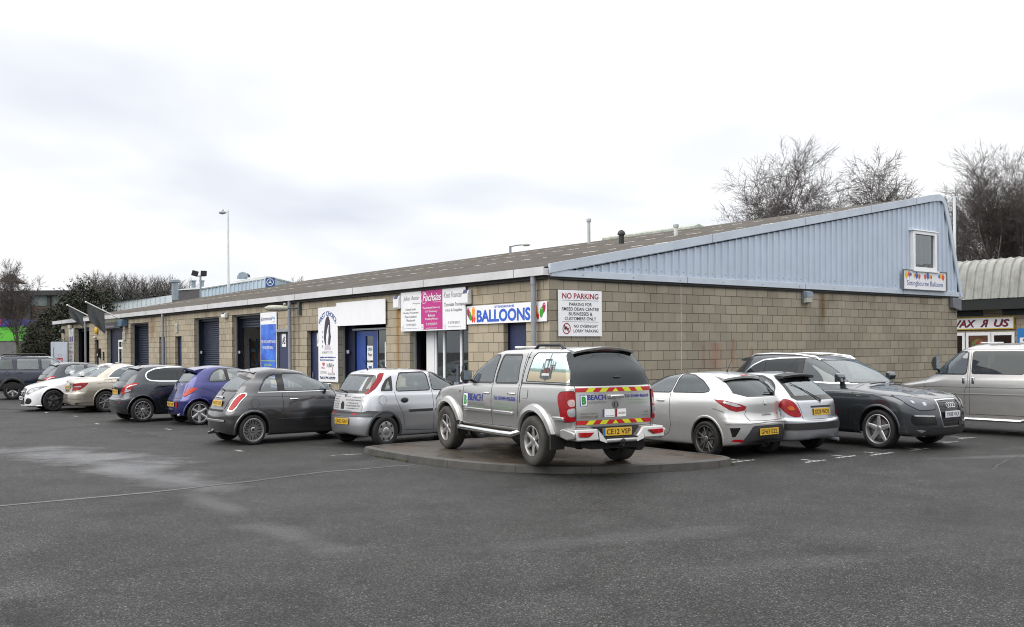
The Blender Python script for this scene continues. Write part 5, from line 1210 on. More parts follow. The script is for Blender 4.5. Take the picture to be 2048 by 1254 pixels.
def chaik(p, rad=.035, closed=True):
    """round the corners of a polygon"""
    p = [np.array(q, float) for q in p]; out = []; n = len(p)
    for i in range(n):
        a, c, b = p[i-1], p[i], p[(i+1) % n]; u, v = a-c, b-c; lu, lv = np.linalg.norm(u), np.linalg.norm(v)
        if lu < 1e-6 or lv < 1e-6: continue
        u, v = u/lu, v/lv; r = min(rad, lu*.45, lv*.45)
        if abs(u@v) > .985: out.append(tuple(c)); continue
        A_, B_ = c+u*r, c+v*r
        for t in (0, .33, .67, 1): out.append(tuple((1-t)**2*A_+2*t*(1-t)*c+t*t*B_))
    return out
def inflate(poly, d):
    n = len(poly); ar = sum(poly[i][0]*poly[(i+1) % n][1]-poly[(i+1) % n][0]*poly[i][1] for i in range(n))
    sg = 1 if ar > 0 else -1; out = []
    for i in range(n):
        a, b = np.array(poly[i-1]), np.array(poly[(i+1) % n]); t = b-a; t = t/(np.linalg.norm(t)+1e-9)
        out.append((poly[i][0]+sg*t[1]*d, poly[i][1]-sg*t[0]*d))
    return out
def inside(P, poly):
    x, y = P[..., 0], P[..., 1]; r = np.zeros(x.shape, bool); n = len(poly)
    for i in range(n):
        x0, y0 = poly[i]; x1, y1 = poly[(i+1) % n]
        if y0 == y1: continue
        c = ((y0 > y) != (y1 > y)) & (x < (x1-x0)*(y-y0)/(y1-y0)+x0); r ^= c
    return r

class Car:
    def __init__(s, name, label, loc, yaw, scale, levels, L_, crown=.05, taper=.05, N=(34, 84, 34), sub=7, cat='car', roofT=7, group=None, paint_=None):
        s.root = thing(name, label, cat, loc, R(yaw), group); s.root.scale = scale; s.L = L_; s.paint = paint_
        lv = np.array(levels, float); q = np.linspace(0, len(lv)-1, (len(lv)-1)*sub+1); A = pchip(np.arange(len(lv)), lv, q)
        J = sum(N); P = np.zeros((len(A), J+1, 3)); SR = np.zeros((len(A), J+1)); SF = np.zeros_like(SR)
        th = np.linspace(0, PI/2, 160)
        for i, (xr, zr_, zsr, zsf, xf, zf, W, ar, af, n, arch) in enumerate(A):
            ar = min(ar, (xf-xr)*.48); af = min(af, (xf-xr)*.48)
            def end(a):
                y = W*np.sin(th)**(2/n); x = a*(1-np.cos(th)**(2/n)); d = np.r_[0, np.cumsum(np.hypot(np.diff(x), np.diff(y)))]; return x, y, d
            x, y, d = end(ar); qq = np.linspace(0, d[-1], N[0]+1); rx, ry = xr+np.interp(qq, d, x), np.interp(qq, d, y); dr_ = d[-1]
            x, y, d = end(af); qq = np.linspace(0, d[-1], N[2]+1); fx, fy = xf-np.interp(qq, d, x), np.interp(qq, d, y); df_ = d[-1]
            mx = np.linspace(xr+ar, xf-af, N[1]+1)
            X = np.r_[rx, mx[1:-1], fx[::-1]]; Y = np.r_[ry, np.full(N[1]-1, W), fy[::-1]]
            xm = s.L*.5
            Y = Y*(1-taper*((X-xm)/(s.L*.5))**2)
            dd = np.r_[0, np.cumsum(np.hypot(np.diff(X), np.diff(Y)))]; T = dd[-1]
            Z = pchip([0, dr_, T-df_, T], [zr_, zsr, zsf, zf], dd)
            u = np.clip((X-xr)/(xf-xr), 0, 1); Z = Z+arch*4*u*(1-u)
            P[i, :, 0], P[i, :, 1], P[i, :, 2] = X, Y, Z; SR[i] = dd; SF[i] = T-dd
        top = P[-1]; rows = []; Wt = top[:, 1].max()
        for k in range(1, roofT+1):
            t = k/roofT; r_ = top.copy(); r_[:, 1] = top[:, 1]*(1-t); r_[:, 2] = top[:, 2]+crown*(1-(1-t)**2)*np.clip(top[:, 1]/Wt, 0, 1)**.8; rows.append(r_)
        s.nb = len(A)
        P = np.concatenate([P, np.array(rows)]); e = np.repeat(SR[-1:], roofT, 0); SR = np.concatenate([SR, e]); SF = np.concatenate([SF, np.repeat(SF[-1:], roofT, 0)])
        s.P = P; s.SR, s.SF = SR, SF; s.Wr = P[:, :, 1].max(1)
        s.P0 = P.copy(); s.reg = []
        vs = [Vector(p) for p in P.reshape(-1, 3)]; K, JJ = P.shape[0], P.shape[1]
        s.bvh = BVHTree.FromPolygons(vs, [(i*JJ+j, i*JJ+j+1, (i+1)*JJ+j+1, (i+1)*JJ+j) for i in range(K-1) for j in range(JJ-1)])
    # projection helpers: view 'L' (from left, coords x,z), 'R' rear (y,z), 'F' front (y,z), 'T' top (x,y)
    def hit(s, view, a, b):
        if view in 'LS':
            h = s.bvh.ray_cast(Vector((a, 4, b)), Vector((0, -1, 0)))
        elif view == 'R': h = s.bvh.ray_cast(Vector((-4, abs(a), b)), Vector((1, 0, 0)))
        elif view == 'F': h = s.bvh.ray_cast(Vector((s.L+4, abs(a), b)), Vector((-1, 0, 0)))
        else: h = s.bvh.ray_cast(Vector((a, abs(b), 5)), Vector((0, 0, -1)))
        if h[0] is None: return None
        p, n = h[0].copy(), h[1].copy()
        if view in 'LS' and n.y < 0: n = -n
        if view == 'R' and n.x > 0: n = -n
        if view == 'F' and n.x < 0: n = -n
        if view == 'T' and n.z < 0: n = -n
        if view in 'RF' and a < 0: p.y, n.y = -p.y, -n.y
        if view == 'T' and b < 0: p.y, n.y = -p.y, -n.y
        return p, n
    def region(s, sys, poly, name, mt, off=0.0, smooth=.035, side='both', rim=0, rimmat=None, parent=None, xlim=None):
        if smooth: poly = chaik(poly, smooth)
        if rim: s.reg.append(dict(sys=sys, poly=inflate(poly, rim), name=name+'_seal', mat=rimmat, off=off*.3, side=side, parent=None, xlim=xlim))
        s.reg.append(dict(sys=sys, poly=poly, name=name, mat=mt, off=off, side=side, parent=parent, xlim=xlim))
    def finish(s, underz=.25):
        s.P[:, 0, 1] = 0; s.P[:, -1, 1] = 0
        K, J = s.P.shape[:2]
        gk = np.gradient(s.P, axis=0); gj = np.gradient(s.P, axis=1); Nn = np.cross(gj, gk); l_ = np.linalg.norm(Nn, axis=-1, keepdims=True); Nn = Nn/np.maximum(l_, 1e-9)
        if Nn[..., 1].mean() < 0: Nn = -Nn
        Nn[:, 0, 1] = 0; Nn[:, -1, 1] = 0
        A = np.concatenate([s.P, Nn, s.SR[..., None], s.SF[..., None], (s.P[..., 1]/s.Wr[:, None])[..., None]], -1).reshape(-1, 9)
        V = [r for r in A]; F = [[i*J+j, i*J+j+1, (i+1)*J+j+1, (i+1)*J+j] for i in range(K-1) for j in range(J-1)]; ID = [-1]*len(F)
        cols = {'S': (0, 2), 'R': (6, 2), 'F': (7, 2)}
        for ri, r in enumerate(s.reg):
            cu, cv = cols[r['sys']]; poly = r['poly']; n = len(poly); VA = np.array(V); FC = np.array([f[:3]+[f[-1]] for f in F])
            fm = [VA[FC[:, k]] for k in range(4)]; mn = np.minimum.reduce(fm); mxx = np.maximum.reduce(fm)
            def ok(a):
                if r['sys'] == 'S': m = a[..., 8] > .72
                elif r['sys'] == 'R': m = a[..., 0] < s.L*.5
                else: m = a[..., 0] > s.L*.5
                if r['xlim']: m = m & (a[..., 0] > r['xlim'][0]) & (a[..., 0] < r['xlim'][1])
                return m
            px = [q[0] for q in poly]; pz = [q[1] for q in poly]
            cand = np.where((mxx[:, cu] > min(px)) & (mn[:, cu] < max(px)) & (mxx[:, cv] > min(pz)) & (mn[:, cv] < max(pz)) & ok((mn+mxx)/2))[0]
            if len(cand) == 0: continue
            act = [F[k] for k in cand]; ids = [ID[k] for k in cand]; cs = set(cand.tolist())
            F = [f for k, f in enumerate(F) if k not in cs]; ID = [f for k, f in enumerate(ID) if k not in cs]
            for k in range(n):
                a = poly[k]; b = poly[(k+1) % n]; dx, dz = b[0]-a[0], b[1]-a[1]; ln = math.hypot(dx, dz)
                if ln < 1e-6: continue
                bx0, bx1, bz0, bz1 = min(a[0], b[0])-1e-4, max(a[0], b[0])+1e-4, min(a[1], b[1])-1e-4, max(a[1], b[1])+1e-4
                cache = {}; out = []; oid = []
                for f, fi in zip(act, ids):
                    us = [V[v][cu] for v in f]; vs = [V[v][cv] for v in f]
                    if max(us) < bx0 or min(us) > bx1 or max(vs) < bz0 or min(vs) > bz1: out.append(f); oid.append(fi); continue
                    d = [((u-a[0])*dz-(v-a[1])*dx)/ln for u, v in zip(us, vs)]
                    if max(d) < 2e-4 or min(d) > -2e-4: out.append(f); oid.append(fi); continue
                    P1, P2 = [], []; m = len(f)
                    for q in range(m):
                        i0, i1 = f[q], f[(q+1) % m]; d0, d1 = d[q], d[(q+1) % m]
                        if d0 >= -2e-4: P1.append(i0)
                        if d0 <= 2e-4: P2.append(i0)
                        if (d0 > 2e-4 and d1 < -2e-4) or (d0 < -2e-4 and d1 > 2e-4):
                            key = (min(i0, i1), max(i0, i1))
                            if key not in cache:
                                t = d0/(d0-d1); V.append(V[i0]*(1-t)+V[i1]*t); cache[key] = len(V)-1
                            P1.append(cache[key]); P2.append(cache[key])
                    for pp in (P1, P2):
                        if len(pp) >= 3: out.append(pp); oid.append(fi)
                act, ids = out, oid
            C = np.array([sum(V[v] for v in f)/len(f) for f in act]); ins = inside(np.stack([C[:, cu], C[:, cv]], -1), poly) & ok(C)
            ids = [ri if i_ else fi for i_, fi in zip(ins, ids)]
            F += act; ID += ids
        VA = np.array(V)
        def mesh(name, rid, sides, off, mt, parent):
            vs, fs = [], []; sel = [f for f, i_ in zip(F, ID) if i_ == rid]
            if not sel: return None
            P = VA[:, :3]+VA[:, 3:6]*off
            for sg in sides:
                used = {}
                for f in sel:
                    q = []
                    for v in f:
                        if v not in used: used[v] = len(vs); p = P[v]; vs.append((p[0], p[1]*sg, p[2]))
                        q.append(used[v])
                    fs.append(tuple(q if sg > 0 else q[::-1]))
            me = bpy.data.meshes.new(name); me.from_pydata(vs, [], fs)
            bm = bmesh.new(); bm.from_mesh(me); bmesh.ops.remove_doubles(bm, verts=bm.verts, dist=.0003)
            n0 = sum(f.normal.y*(1 if f.calc_center_median().y > 0 else -1)*f.calc_area()+f.normal.z*.01*f.calc_area() for f in bm.faces) if False else 0
            bm.to_mesh(me); bm.free(); me.materials.append(mt)
            me.shade_smooth(); me.set_sharp_from_angle(angle=R(34))
            return link_mesh(name, me, parent)
        s.body = mesh('body', -1, (1, -1), 0, s.paint, s.root)
        fl = sum(p.normal.y*(1 if p.center.y > 0 else -1)*p.area for p in s.body.data.polygons) < 0
        if fl: s.body.data.flip_normals()
        objs = {}
        for i, r in enumerate(s.reg):
            if r['mat'] is None: continue
            for sd_ in ([(1, -1)] if r['side'] == 'C' else [(1,), (-1,)]):
                o = mesh(r['name'], i, sd_, r['off'], r['mat'], s.root)
                if o is None: continue
                if fl: o.data.flip_normals()
                objs.setdefault(r['name'], []).append(o)
        s.objs = objs
        q = MB(); W = s.Wr[0]
        q.box(.35, s.L-.35, -W*.80, W*.80, underz-.06, underz+.05); q.build('floor_pan', mat('underbody', (.012, .012, .012), .8), s.root)
        return objs
    def spoiler(s, xf, xb, zb, hw, mt, th=.035, droop=.03, name='roof_spoiler', sweep=.05):
        q = MB(); n = 18
        for i in range(n+1):
            u = -1+2*i/n; y = u*hw; xb_ = xb+sweep*abs(u)**3; z_ = zb-droop*u*u
            h = s.hit('T', xf, y) or (Vector((xf, y, zb)), Vector((0, 0, 1))); p = h[0]
            h2 = s.hit('T', max(xb_+.10, xf-.02), y) or h
            q.v += [(p.x, y, p.z+.003), (xf*.4+xb_*.6, y, p.z*.35+z_*.65+.012), (xb_, y, z_), (xb_+.006, y, z_-th), (xb_+.09, y, z_-th-.012), (h2[0].x, y, min(h2[0].z, z_)-.02)]
        q.f = [(6*i+k, 6*i+k+1, 6*i+k+7, 6*i+k+6) for i in range(n) for k in range(5)]+[(0, 1, 2, 3, 4, 5), tuple(6*n+k for k in (5, 4, 3, 2, 1, 0))]
        return q.build(name, mt, s.root, smooth=True, angle=45)
    def strip(s, view, pts, wd, mt, name='trim', off=.002, h=.004, side='both', parent=None, closed=False, join=None, step=.03):
        P = [np.array(p, float) for p in pts]; Q = []
        if closed: P.append(P[0])
        for a, b in zip(P[:-1], P[1:]):
            n = max(1, int(np.linalg.norm(b-a)/step)); Q += [a+(b-a)*k/n for k in range(n)]
        Q.append(P[-1]); H = [s.hit(view, *q) for q in Q]; H = [h_ for h_ in H if h_]
        if len(H) < 2: return
        mb = join or MB(); 
        for sg in ((1, -1) if (side == 'both' and view in 'LST') else ((1,) if side in ('L', 'both') else (-1,))):
            vs = []; m = len(H)
            for i, (p, n) in enumerate(H):
                t = (H[min(i+1, m-1)][0]-H[max(i-1, 0)][0]); 
                if t.length < 1e-6: t = Vector((1, 0, 0))
                t.normalize(); w_ = t.cross(n).normalized()*wd/2
                for dw, dh in ((-1, off), (-.7, off+h), (.7, off+h), (1, off)):
                    v = p+w_*dw+n*dh; vs.append((v.x, v.y*sg, v.z))
            mb.add(vs, [(4*i+k, 4*i+k+1, 4*i+k+5, 4*i+k+4) for i in range(m-1) for k in range(3)])
        if join is None: return mb.build(name, mt, parent or s.root, smooth=True, angle=50)
    def patch(s, view, poly, mt, name, off=.004, side='L', n=10, parent=None, join=None, smooth=0):
        """surface-hugging filled shape"""
        if smooth: poly = chaik(poly, smooth)
        p = np.array(poly); x0, z0 = p.min(0); x1, z1 = p.max(0)
        bm = bmesh.new(); 
        vs = [bm.verts.new((a, b, 0)) for a, b in poly]; bm.faces.new(vs)
        for k in range(1, n):
            for ax in (0, 1):
                lo, hi = (x0, x1) if ax == 0 else (z0, z1); c = lo+(hi-lo)*k/n
                no = (1, 0, 0) if ax == 0 else (0, 1, 0); co_ = (c, 0, 0) if ax == 0 else (0, c, 0)
                bmesh.ops.bisect_plane(bm, geom=bm.verts[:]+bm.edges[:]+bm.faces[:], plane_co=co_, plane_no=no)
        sg = -1 if side == 'R' and view in 'LS' else 1
        for v in bm.verts:
            h = s.hit(view, v.co.x, v.co.y)
            if h is None: h = (Vector((v.co.x, s.Wr[20], v.co.y)) if view in 'LS' else Vector((.1, v.co.x, v.co.y)), Vector((0, 1, 0)) if view in 'LS' else Vector((-1, 0, 0)))
            q = h[0]+h[1]*off; v.co = Vector((q.x, q.y*sg, q.z))
        bm.normal_update()
        ax_ = {'L': (0, sg, 0), 'S': (0, sg, 0), 'R': (-1, 0, 0), 'F': (1, 0, 0), 'T': (0, 0, 1)}[view]
        if sum(f.normal.dot(Vector(ax_)) for f in bm.faces) < 0: bmesh.ops.reverse_faces(bm, faces=bm.faces[:])
        if join is not None:
            bm.verts.index_update(); join.add([tuple(v.co) for v in bm.verts], [tuple(v.index for v in f.verts) for f in bm.faces]); bm.free(); return
        me = bpy.data.meshes.new(name); bm.to_mesh(me); bm.free(); me.materials.append(mt); me.shade_smooth()
        return link_mesh(name, me, parent or s.root)
    def text(s, view, body, ca, cb, w, h, mt, name='lettering', side='L', bold=.0, shear=0, off=.006, parent=None):
        vs, fs = text_geo(body, bold, shear); x0 = min(p[0] for p in vs); x1 = max(p[0] for p in vs); y0 = min(p[1] for p in vs); y1 = max(p[1] for p in vs)
        fl = {('L', 'L'): -1, ('L', 'R'): 1}.get((view, side), -1 if view == 'R' else 1); out = []
        sg = -1 if (view == 'L' and side == 'R') else 1
        for (x, y) in vs:
            a = ca+fl*((x-x0)/(x1-x0)-.5)*w; b = cb+((y-y0)/(y1-y0)-.5)*h; hh = s.hit(view, a, b)
            if hh is None: return
            q = hh[0]+hh[1]*off; out.append((q.x, q.y*sg, q.z))
        return MB().add(out, fs).build(name, mt, parent or s.root, fix=False)
    # -- standard fittings
    def arch(s, cx, cz, r_, lip=.035, flare=.012, mt=None, depth=.42, name='wheel_arch', a0=-25, a1=205, fr=None):
        s.reg.append(dict(sys='S', poly=[(cx+r_*math.cos(2*PI*k/48), cz+r_*math.sin(2*PI*k/48)) for k in range(48)], name='x', mat=None, off=0, side='both', parent=None, xlim=None))
        mt = mt or s.paint; rows = []
        for k in range(41):
            a = R(a0+(a1-a0)*k/40); c, q = math.cos(a), math.sin(a)
            h0 = s.hit('L', cx+(r_+.004)*c, cz+(r_+.004)*q); h1 = s.hit('L', cx+(r_+lip)*c, cz+(r_+lip)*q)
            if h0 is None or h1 is None: continue
            y0, y1 = h0[0].y, h1[0].y
            rows.append([(cx+(r_+lip)*c, y1+.0015, cz+(r_+lip)*q), (cx+(r_+lip*.75)*c, max(y1, y0)+flare*.75+.003, cz+(r_+lip*.75)*q), (cx+(r_+lip*.2)*c, y0+flare+.003, cz+(r_+lip*.2)*q), (cx+(r_-.004)*c, y0+flare*.7, cz+(r_-.004)*q), (cx+(r_-.002)*c, y0-.04, cz+(r_-.002)*q), (cx+(r_+.0)*c, y0-depth, cz+(r_+.0)*q)])
        m = len(rows)
        for sg in (1, -1):
            q = MB(); q.add([(x, y*sg, z) for r2 in rows for (x, y, z) in r2[:5]], [(5*i+k, 5*i+k+1, 5*i+k+6, 5*i+k+5) for i in range(m-1) for k in range(4)])
            q.build(name, mt, s.root, smooth=True, angle=40)
            q = MB(); q.add([(x, y*sg, z) for r2 in rows for (x, y, z) in r2[4:]], [(2*i, 2*i+1, 2*i+3, 2*i+2) for i in range(m-1)])
            yb = np.mean([r2[5][1] for r2 in rows]); ring = [(r2[5][0], r2[5][1]*sg, r2[5][2]) for r2 in rows]
            q.add(ring+[(cx, yb*sg, cz)], [(i, i+1, m) for i in range(m-1)])
            q.build('arch_liner', mat('liner_black', (.008, .008, .008), .9), s.root, fix=False)
    def wheel(s, x, y, r_, w_, rr_, style, rc, side, steer=0, tyre=(.008, .008, .008), cap=None, dz=0):
        """wheel > tyre, rim ; outer face towards +y before mirroring"""
        e = empty('wheel', (x, y*side, r_+dz), R(steer)+(0 if side > 0 else PI), s.root)
        ty = mat('tyre_%.3f' % tyre[0], tyre, .75, var=.35, vs=8, bs=.2, bsc=120)
        q = MB(); h = w_/2
        q.lathe([(rr_*.98, -h*.80), (rr_*1.02, -h*.92), (r_*.93, -h), (r_*.985, -h*.80), (r_, -h*.55), (r_, h*.55), (r_*.985, h*.80), (r_*.93, h), ((rr_+r_)/2, h*1.03), (rr_*1.03, h*.93), (rr_*.99, h*.84)], axis='y', n=44)
        q.build('tyre', ty, e, smooth=True, angle=50)
        rm = rc if not isinstance(rc, tuple) else mat('rim_%.2f_%.2f' % (rc[0], rc[2]), rc, .3, .75, var=.12, vs=10)
        q = MB(); q.lathe([(rr_*1.0, h*.86), (rr_*1.01, h*.93), (rr_*.975, h*.95), (rr_*.94, h*.84), (rr_*.90, h*.2), (rr_*.88, -h*.8)], axis='y', n=44)
        sp = MB(); face = h*.80
        def bar(a0, r0, r1, w0, w1, y0, y1, th=.022, twist=0.0):
            a0b = a0+twist
            for sgn in (1,):
                p0 = Vector((math.cos(a0)*r0, 0, math.sin(a0)*r0)); p1 = Vector((math.cos(a0b)*r1, 0, math.sin(a0b)*r1)); d = (p1-p0).normalized(); n = Vector((-d.z, 0, d.x))
                vs = []
                for p, ww, yy in ((p0, w0, y0), (p1, w1, y1)):
                    vs += [p-n*ww/2+Vector((0, yy-.008, 0)), p-n*ww*.28+Vector((0, yy, 0)), p+n*ww*.28+Vector((0, yy, 0)), p+n*ww/2+Vector((0, yy-.008, 0)), p+n*ww/2+Vector((0, yy-th, 0)), p-n*ww/2+Vector((0, yy-th, 0))]
                q.add(vs, [(0, 1, 7, 6), (1, 2, 8, 7), (2, 3, 9, 8), (3, 4, 10, 9), (4, 5, 11, 10), (5, 0, 6, 11)])
        R1 = rr_*.955
        if style == 'five':
            for k in range(5): bar(PI/2+k*2*PI/5, rr_*.16, R1, .085*rr_/.22, .05*rr_/.22, face*.90, face)
        elif style == 'star':
            for k in range(5): bar(PI/2+k*2*PI/5, rr_*.12, R1, .115*rr_/.22, .034*rr_/.22, face*.85, face)
        elif style == 'six':
            for k in range(6): bar(PI/6+k*PI/3, rr_*.2, R1, .062*rr_/.2, .052*rr_/.2, face*.88, face)
        elif style == 'sixsplit':
            for k in range(6):
                a = PI/6+k*PI/3
                for t in (-.17, .17): bar(a+t*.5, rr_*.2, R1, .022, .020, face*.85, face, twist=t*.75)
        elif style == 'fivesplit':
            for k in range(5):
                a = PI/2+k*2*PI/5
                for t in (-.20, .20): bar(a+t*.5, rr_*.18, R1, .028, .020, face*.85, face, twist=t*.62)
        elif style == 'multi':
            for k in range(14):
                a = k*2*PI/14
                for t in (-.10, .10): bar(a+t, rr_*.30, R1, .012, .013, face*.86, face, .014, twist=t*.45)
                p = [(math.cos(a+t_)*r2, math.sin(a+t_)*r2) for t_, r2 in ((-.15, rr_*.93), (.15, rr_*.93), (.10, rr_*.86), (-.10, rr_*.86))]
                q.prism([(a_, b_) for a_, b_ in p], 'y', face-.012, face)
        elif style == 'mesh7':
            for k in range(7): bar(PI/2+k*2*PI/7, rr_*.2, R1, .05, .036, face*.9, face)
        elif style == 'hubcap':
            q.lathe([(rr_*1.0, face*1.0), (rr_*.93, face*1.08), (rr_*.66, face*1.18), (rr_*.42, face*1.05), (rr_*.38, face*1.12), (rr_*.15, face*1.22), (.001, face*1.22)], axis='y', n=44)
        q.lathe([(rr_*.24, face*.7), (rr_*.24, face*.88), (rr_*.20, face*.96), (.001, face*.97)], axis='y', n=20)
        rim = q.build('rim', rm, e, smooth=True, angle=30)
        if style == 'hubcap':
            hq = MB()
            for k in range(7):
                a = PI/2+k*2*PI/7; hq.prism([(math.cos(a+t)*r2, math.sin(a+t)*r2) for t, r2 in ((-.15, rr_*.93), (.15, rr_*.93), (.10, rr_*.70), (0, rr_*.64), (-.10, rr_*.70))], 'y', face*.9, face*1.165)
            hq.build('hubcap_slot', mat('liner_black', (.008, .008, .008), .9), e)
        else:
            hq = MB(); hq.lathe([(rr_*.93, h*.30), (rr_*.55, h*.34), (.001, h*.30)], axis='y', n=30); hq.build('brake_backplate', mat('brake_dark', (.018, .018, .018), .7), e)
            if style not in ('multi',):
                hq = MB(); hq.lathe([(rr_*.66, h*.38), (rr_*.66, h*.46), (rr_*.3, h*.46)], axis='y', n=30); hq.build('brake_disc', mat('brake_disc_steel', (.16, .155, .15), .45, .7), e)
        hq = MB(); hq.lathe([(rr_*.13, face*.96), (rr_*.12, face*1.02), (.001, face*1.03)], axis='y', n=16); hq.build('hub_cap', cap or mat('cap_grey', (.25, .25, .26), .35, .6), e, smooth=True)
        return e
    def wheels(s, xr, xf, track, r_, w_, rr_, style, rc, **k):
        for x in (xr, xf):
            for sd_ in (1, -1): s.wheel(x, track, r_, w_, rr_, style, rc, sd_, **k)
    def plate(s, view, text, z, yellow=True, w_=.52, h=.111, off=.012, tilt=0.0, y=0.0, x=None, eu=False, blur=False):
        hh = s.hit(view, y, z); 
        if x is None: x = hh[0].x
        sg = -1 if view == 'R' else 1
        q = MB(); n = Vector((sg*math.cos(tilt), 0, math.sin(tilt))); u = Vector((0, sg, 0)); v = Vector((-sg*math.sin(tilt), 0, math.cos(tilt)))
        c = Vector((x, y, z))+n*off
        q.obox(c, u*w_, v*h, n*.008); o = q.build('number_plate', mat('plate_yellow' if yellow else 'plate_white', (.62, .38, .03) if yellow else (.62, .64, .68), .35, var=.05), s.root, bevel=.002)
        F = Face(c+n*.0045-u*w_/2-v*h/2, u, v, n); F.text(text, w_*(.54 if eu else .5), h*.5, w_*(.82 if eu else .88), h*.66, mat('plate_black', (.015, .015, .015), .4), .012, d=.001)
        if eu: F.rect(.0, w_*.08, 0, h, mat('plate_euro_blue', (.02, .12, .45), .4), .0008)
        F.flush(o, 'plate_lettering'); return o
    def badge(s, view, y, z, r_, mt=None, off=.012):
        hh = s.hit(view, y, z); sg = -1 if view == 'R' else 1; n = hh[1]
        e = MB(); u = Vector((0, sg, 0)); v = n.cross(u)*(1 if n.cross(u).z > 0 else -1)
        F = Face(hh[0]+n*off, u, v, n); F.ring(0, 0, r_*.78, r_, mt or CHR, 0); F.ell(0, 0, r_*.78, r_*.78, mat('badge_dark', (.05, .05, .055), .3, .3), -.003)
        return F
    def mirror(s, x, z, col, w_=.19, h=.13, out=.12, dark=None, yb=None, fwd=1):
        for sg in (1, -1):
            hh = s.hit('L', x, z); y0 = hh[0].y if yb is None else yb
            q = MB(); yc = (y0+out*.5+.045)*sg; q.prism([(x-.05, z-.01), (x-.05, z+h), (x+.035, z+h*.9), (x+.075, z+h*.5), (x+.03, z+.0)], 'y', yc-w_*.5, yc+w_*.5)
            q.box(x-.03, x+.03, (y0-.03)*sg, yc-w_*.4*sg, z-.015, z+.02)
            o = q.build('door_mirror', col, s.root, bevel=.022, segs=4)
            g_ = MB(); g_.box(x-.054, x-.0495, yc-w_*.42, yc+w_*.42, z+.015, z+h-.015); g_.build('mirror_glass', mat('mirror_glass', (.45, .50, .55), .06, .9), o)
    def handle(s, x, z, mt, side='both', ln=.19):
        for sg in (1, -1):
            hh = s.hit('L', x, z)
            q = MB(); p = hh[0]
            pts = [(x-ln/2, p.y+.002, z), (x-ln*.35, p.y+.028, z), (x, p.y+.034, z), (x+ln*.35, p.y+.028, z), (x+ln/2, p.y+.002, z)]
            q.tube([(a, b*sg, c) for a, b, c in pts], [.010, .014, .014, .014, .010], 8); q.build('door_handle', mt, s.root, smooth=True)
    def wiper(s, view, y0, z0, y1, z1, off=.02, blade=True):
        q = MB(); a = s.hit(view, y0, z0); b = s.hit(view, y1, z1)
        if not a or not b: return
        pa, pb = a[0]+a[1]*(off+.01), b[0]+b[1]*off
        q.tube([a[0], pa, pa.lerp(pb, .5)+a[1]*.012, pb], [.016, .013, .009, .007], 6)
        q.build('rear_wiper' if view == 'R' else 'windscreen_wiper', BLACKP, s.root, smooth=True)
    def antenna(s, x, ln=.4, rake=60, r_=.005, y=0):
        hh = s.hit('T', x, y); p = hh[0]; d = Vector((-math.cos(R(rake)), 0, math.sin(R(rake))))
        q = MB(); q.lathe([(.022, -.01), (.02, .012), (.008, .03), (.001, .032)], tuple(p), n=10); q.tube([p+Vector((0, 0, .01)), p+d*ln], [r_*1.4, r_*.7], 6); q.build('aerial', BLACKP, s.root, smooth=True)
    def cabin(s, x0, x1, seats, zf=.30, wheel=True, zd=None, W=.62, zb=.9, sh=1.12, fab=(.05, .052, .06)):
        """seats: list of (x, kind)  kind 'front' -> two seats, 'bench'"""
        fm = mat('seat_fabric_%.3f' % fab[0], fab, .9)
        q = MB(); q.box(x0, x1, -W, W, zf, zf+.02); q.add([(x1+.05, -W, zf), (x1+.05, W, zf), (x1-.02, W, zb+.02), (x1-.02, -W, zb+.02)], [(0, 1, 2, 3)])
        q.prism([(x1-.32, zb-.18), (x1-.35, zb-.02), (x1-.28, zb+.0), (x1+.10, zb-.04), (x1+.10, zb-.3), (x1-.2, zb-.35)], 'y', -W-.02, W+.02)
        q.build('dashboard', mat('cabin_plastic', (.02, .02, .021), .8), s.root)
        for (x, kind) in seats:
            for y in ((-.36, .36) if kind == 'front' else (0,)):
                w_ = .25 if kind == 'front' else W-.06
                q = MB(); q.prism([(x, zf+.1), (x+.48, zf+.12), (x+.5, zf+.24), (x+.05, zf+.22)], 'y', y-w_, y+w_); q.prism([(x-.02, zf+.15), (x+.1, zf+.2), (x-.10, sh-.05), (x-.22, sh-.05)], 'y', y-w_, y+w_)
                o = q.build('seat', fm, s.root, bevel=.03)
                h = MB()
                for yy in ((y,) if kind == 'front' else (-.36, .36)): h.box(x-.22, x-.13, yy-.12, yy+.12, sh-.0, sh+.16)
                h.build('headrest', fm, o, bevel=.03)
        if wheel:
            q = MB(); c = Vector((x1-.42, -.36, zb+.02)); ax = Vector((-.85, 0, .5)).normalized(); u = Vector((0, 1, 0)); v = ax.cross(u)
            q.tube([c+u*.18*math.cos(t)+v*.18*math.sin(t) for t in [2*PI*k/20 for k in range(21)]], .014, 6, caps=False); q.tube([c-v*.17, c+v*.17], .015, 6); q.tube([c-u*.17, c+u*.17], .018, 6); q.build('steering_wheel', BLACKP, s.root, smooth=True)

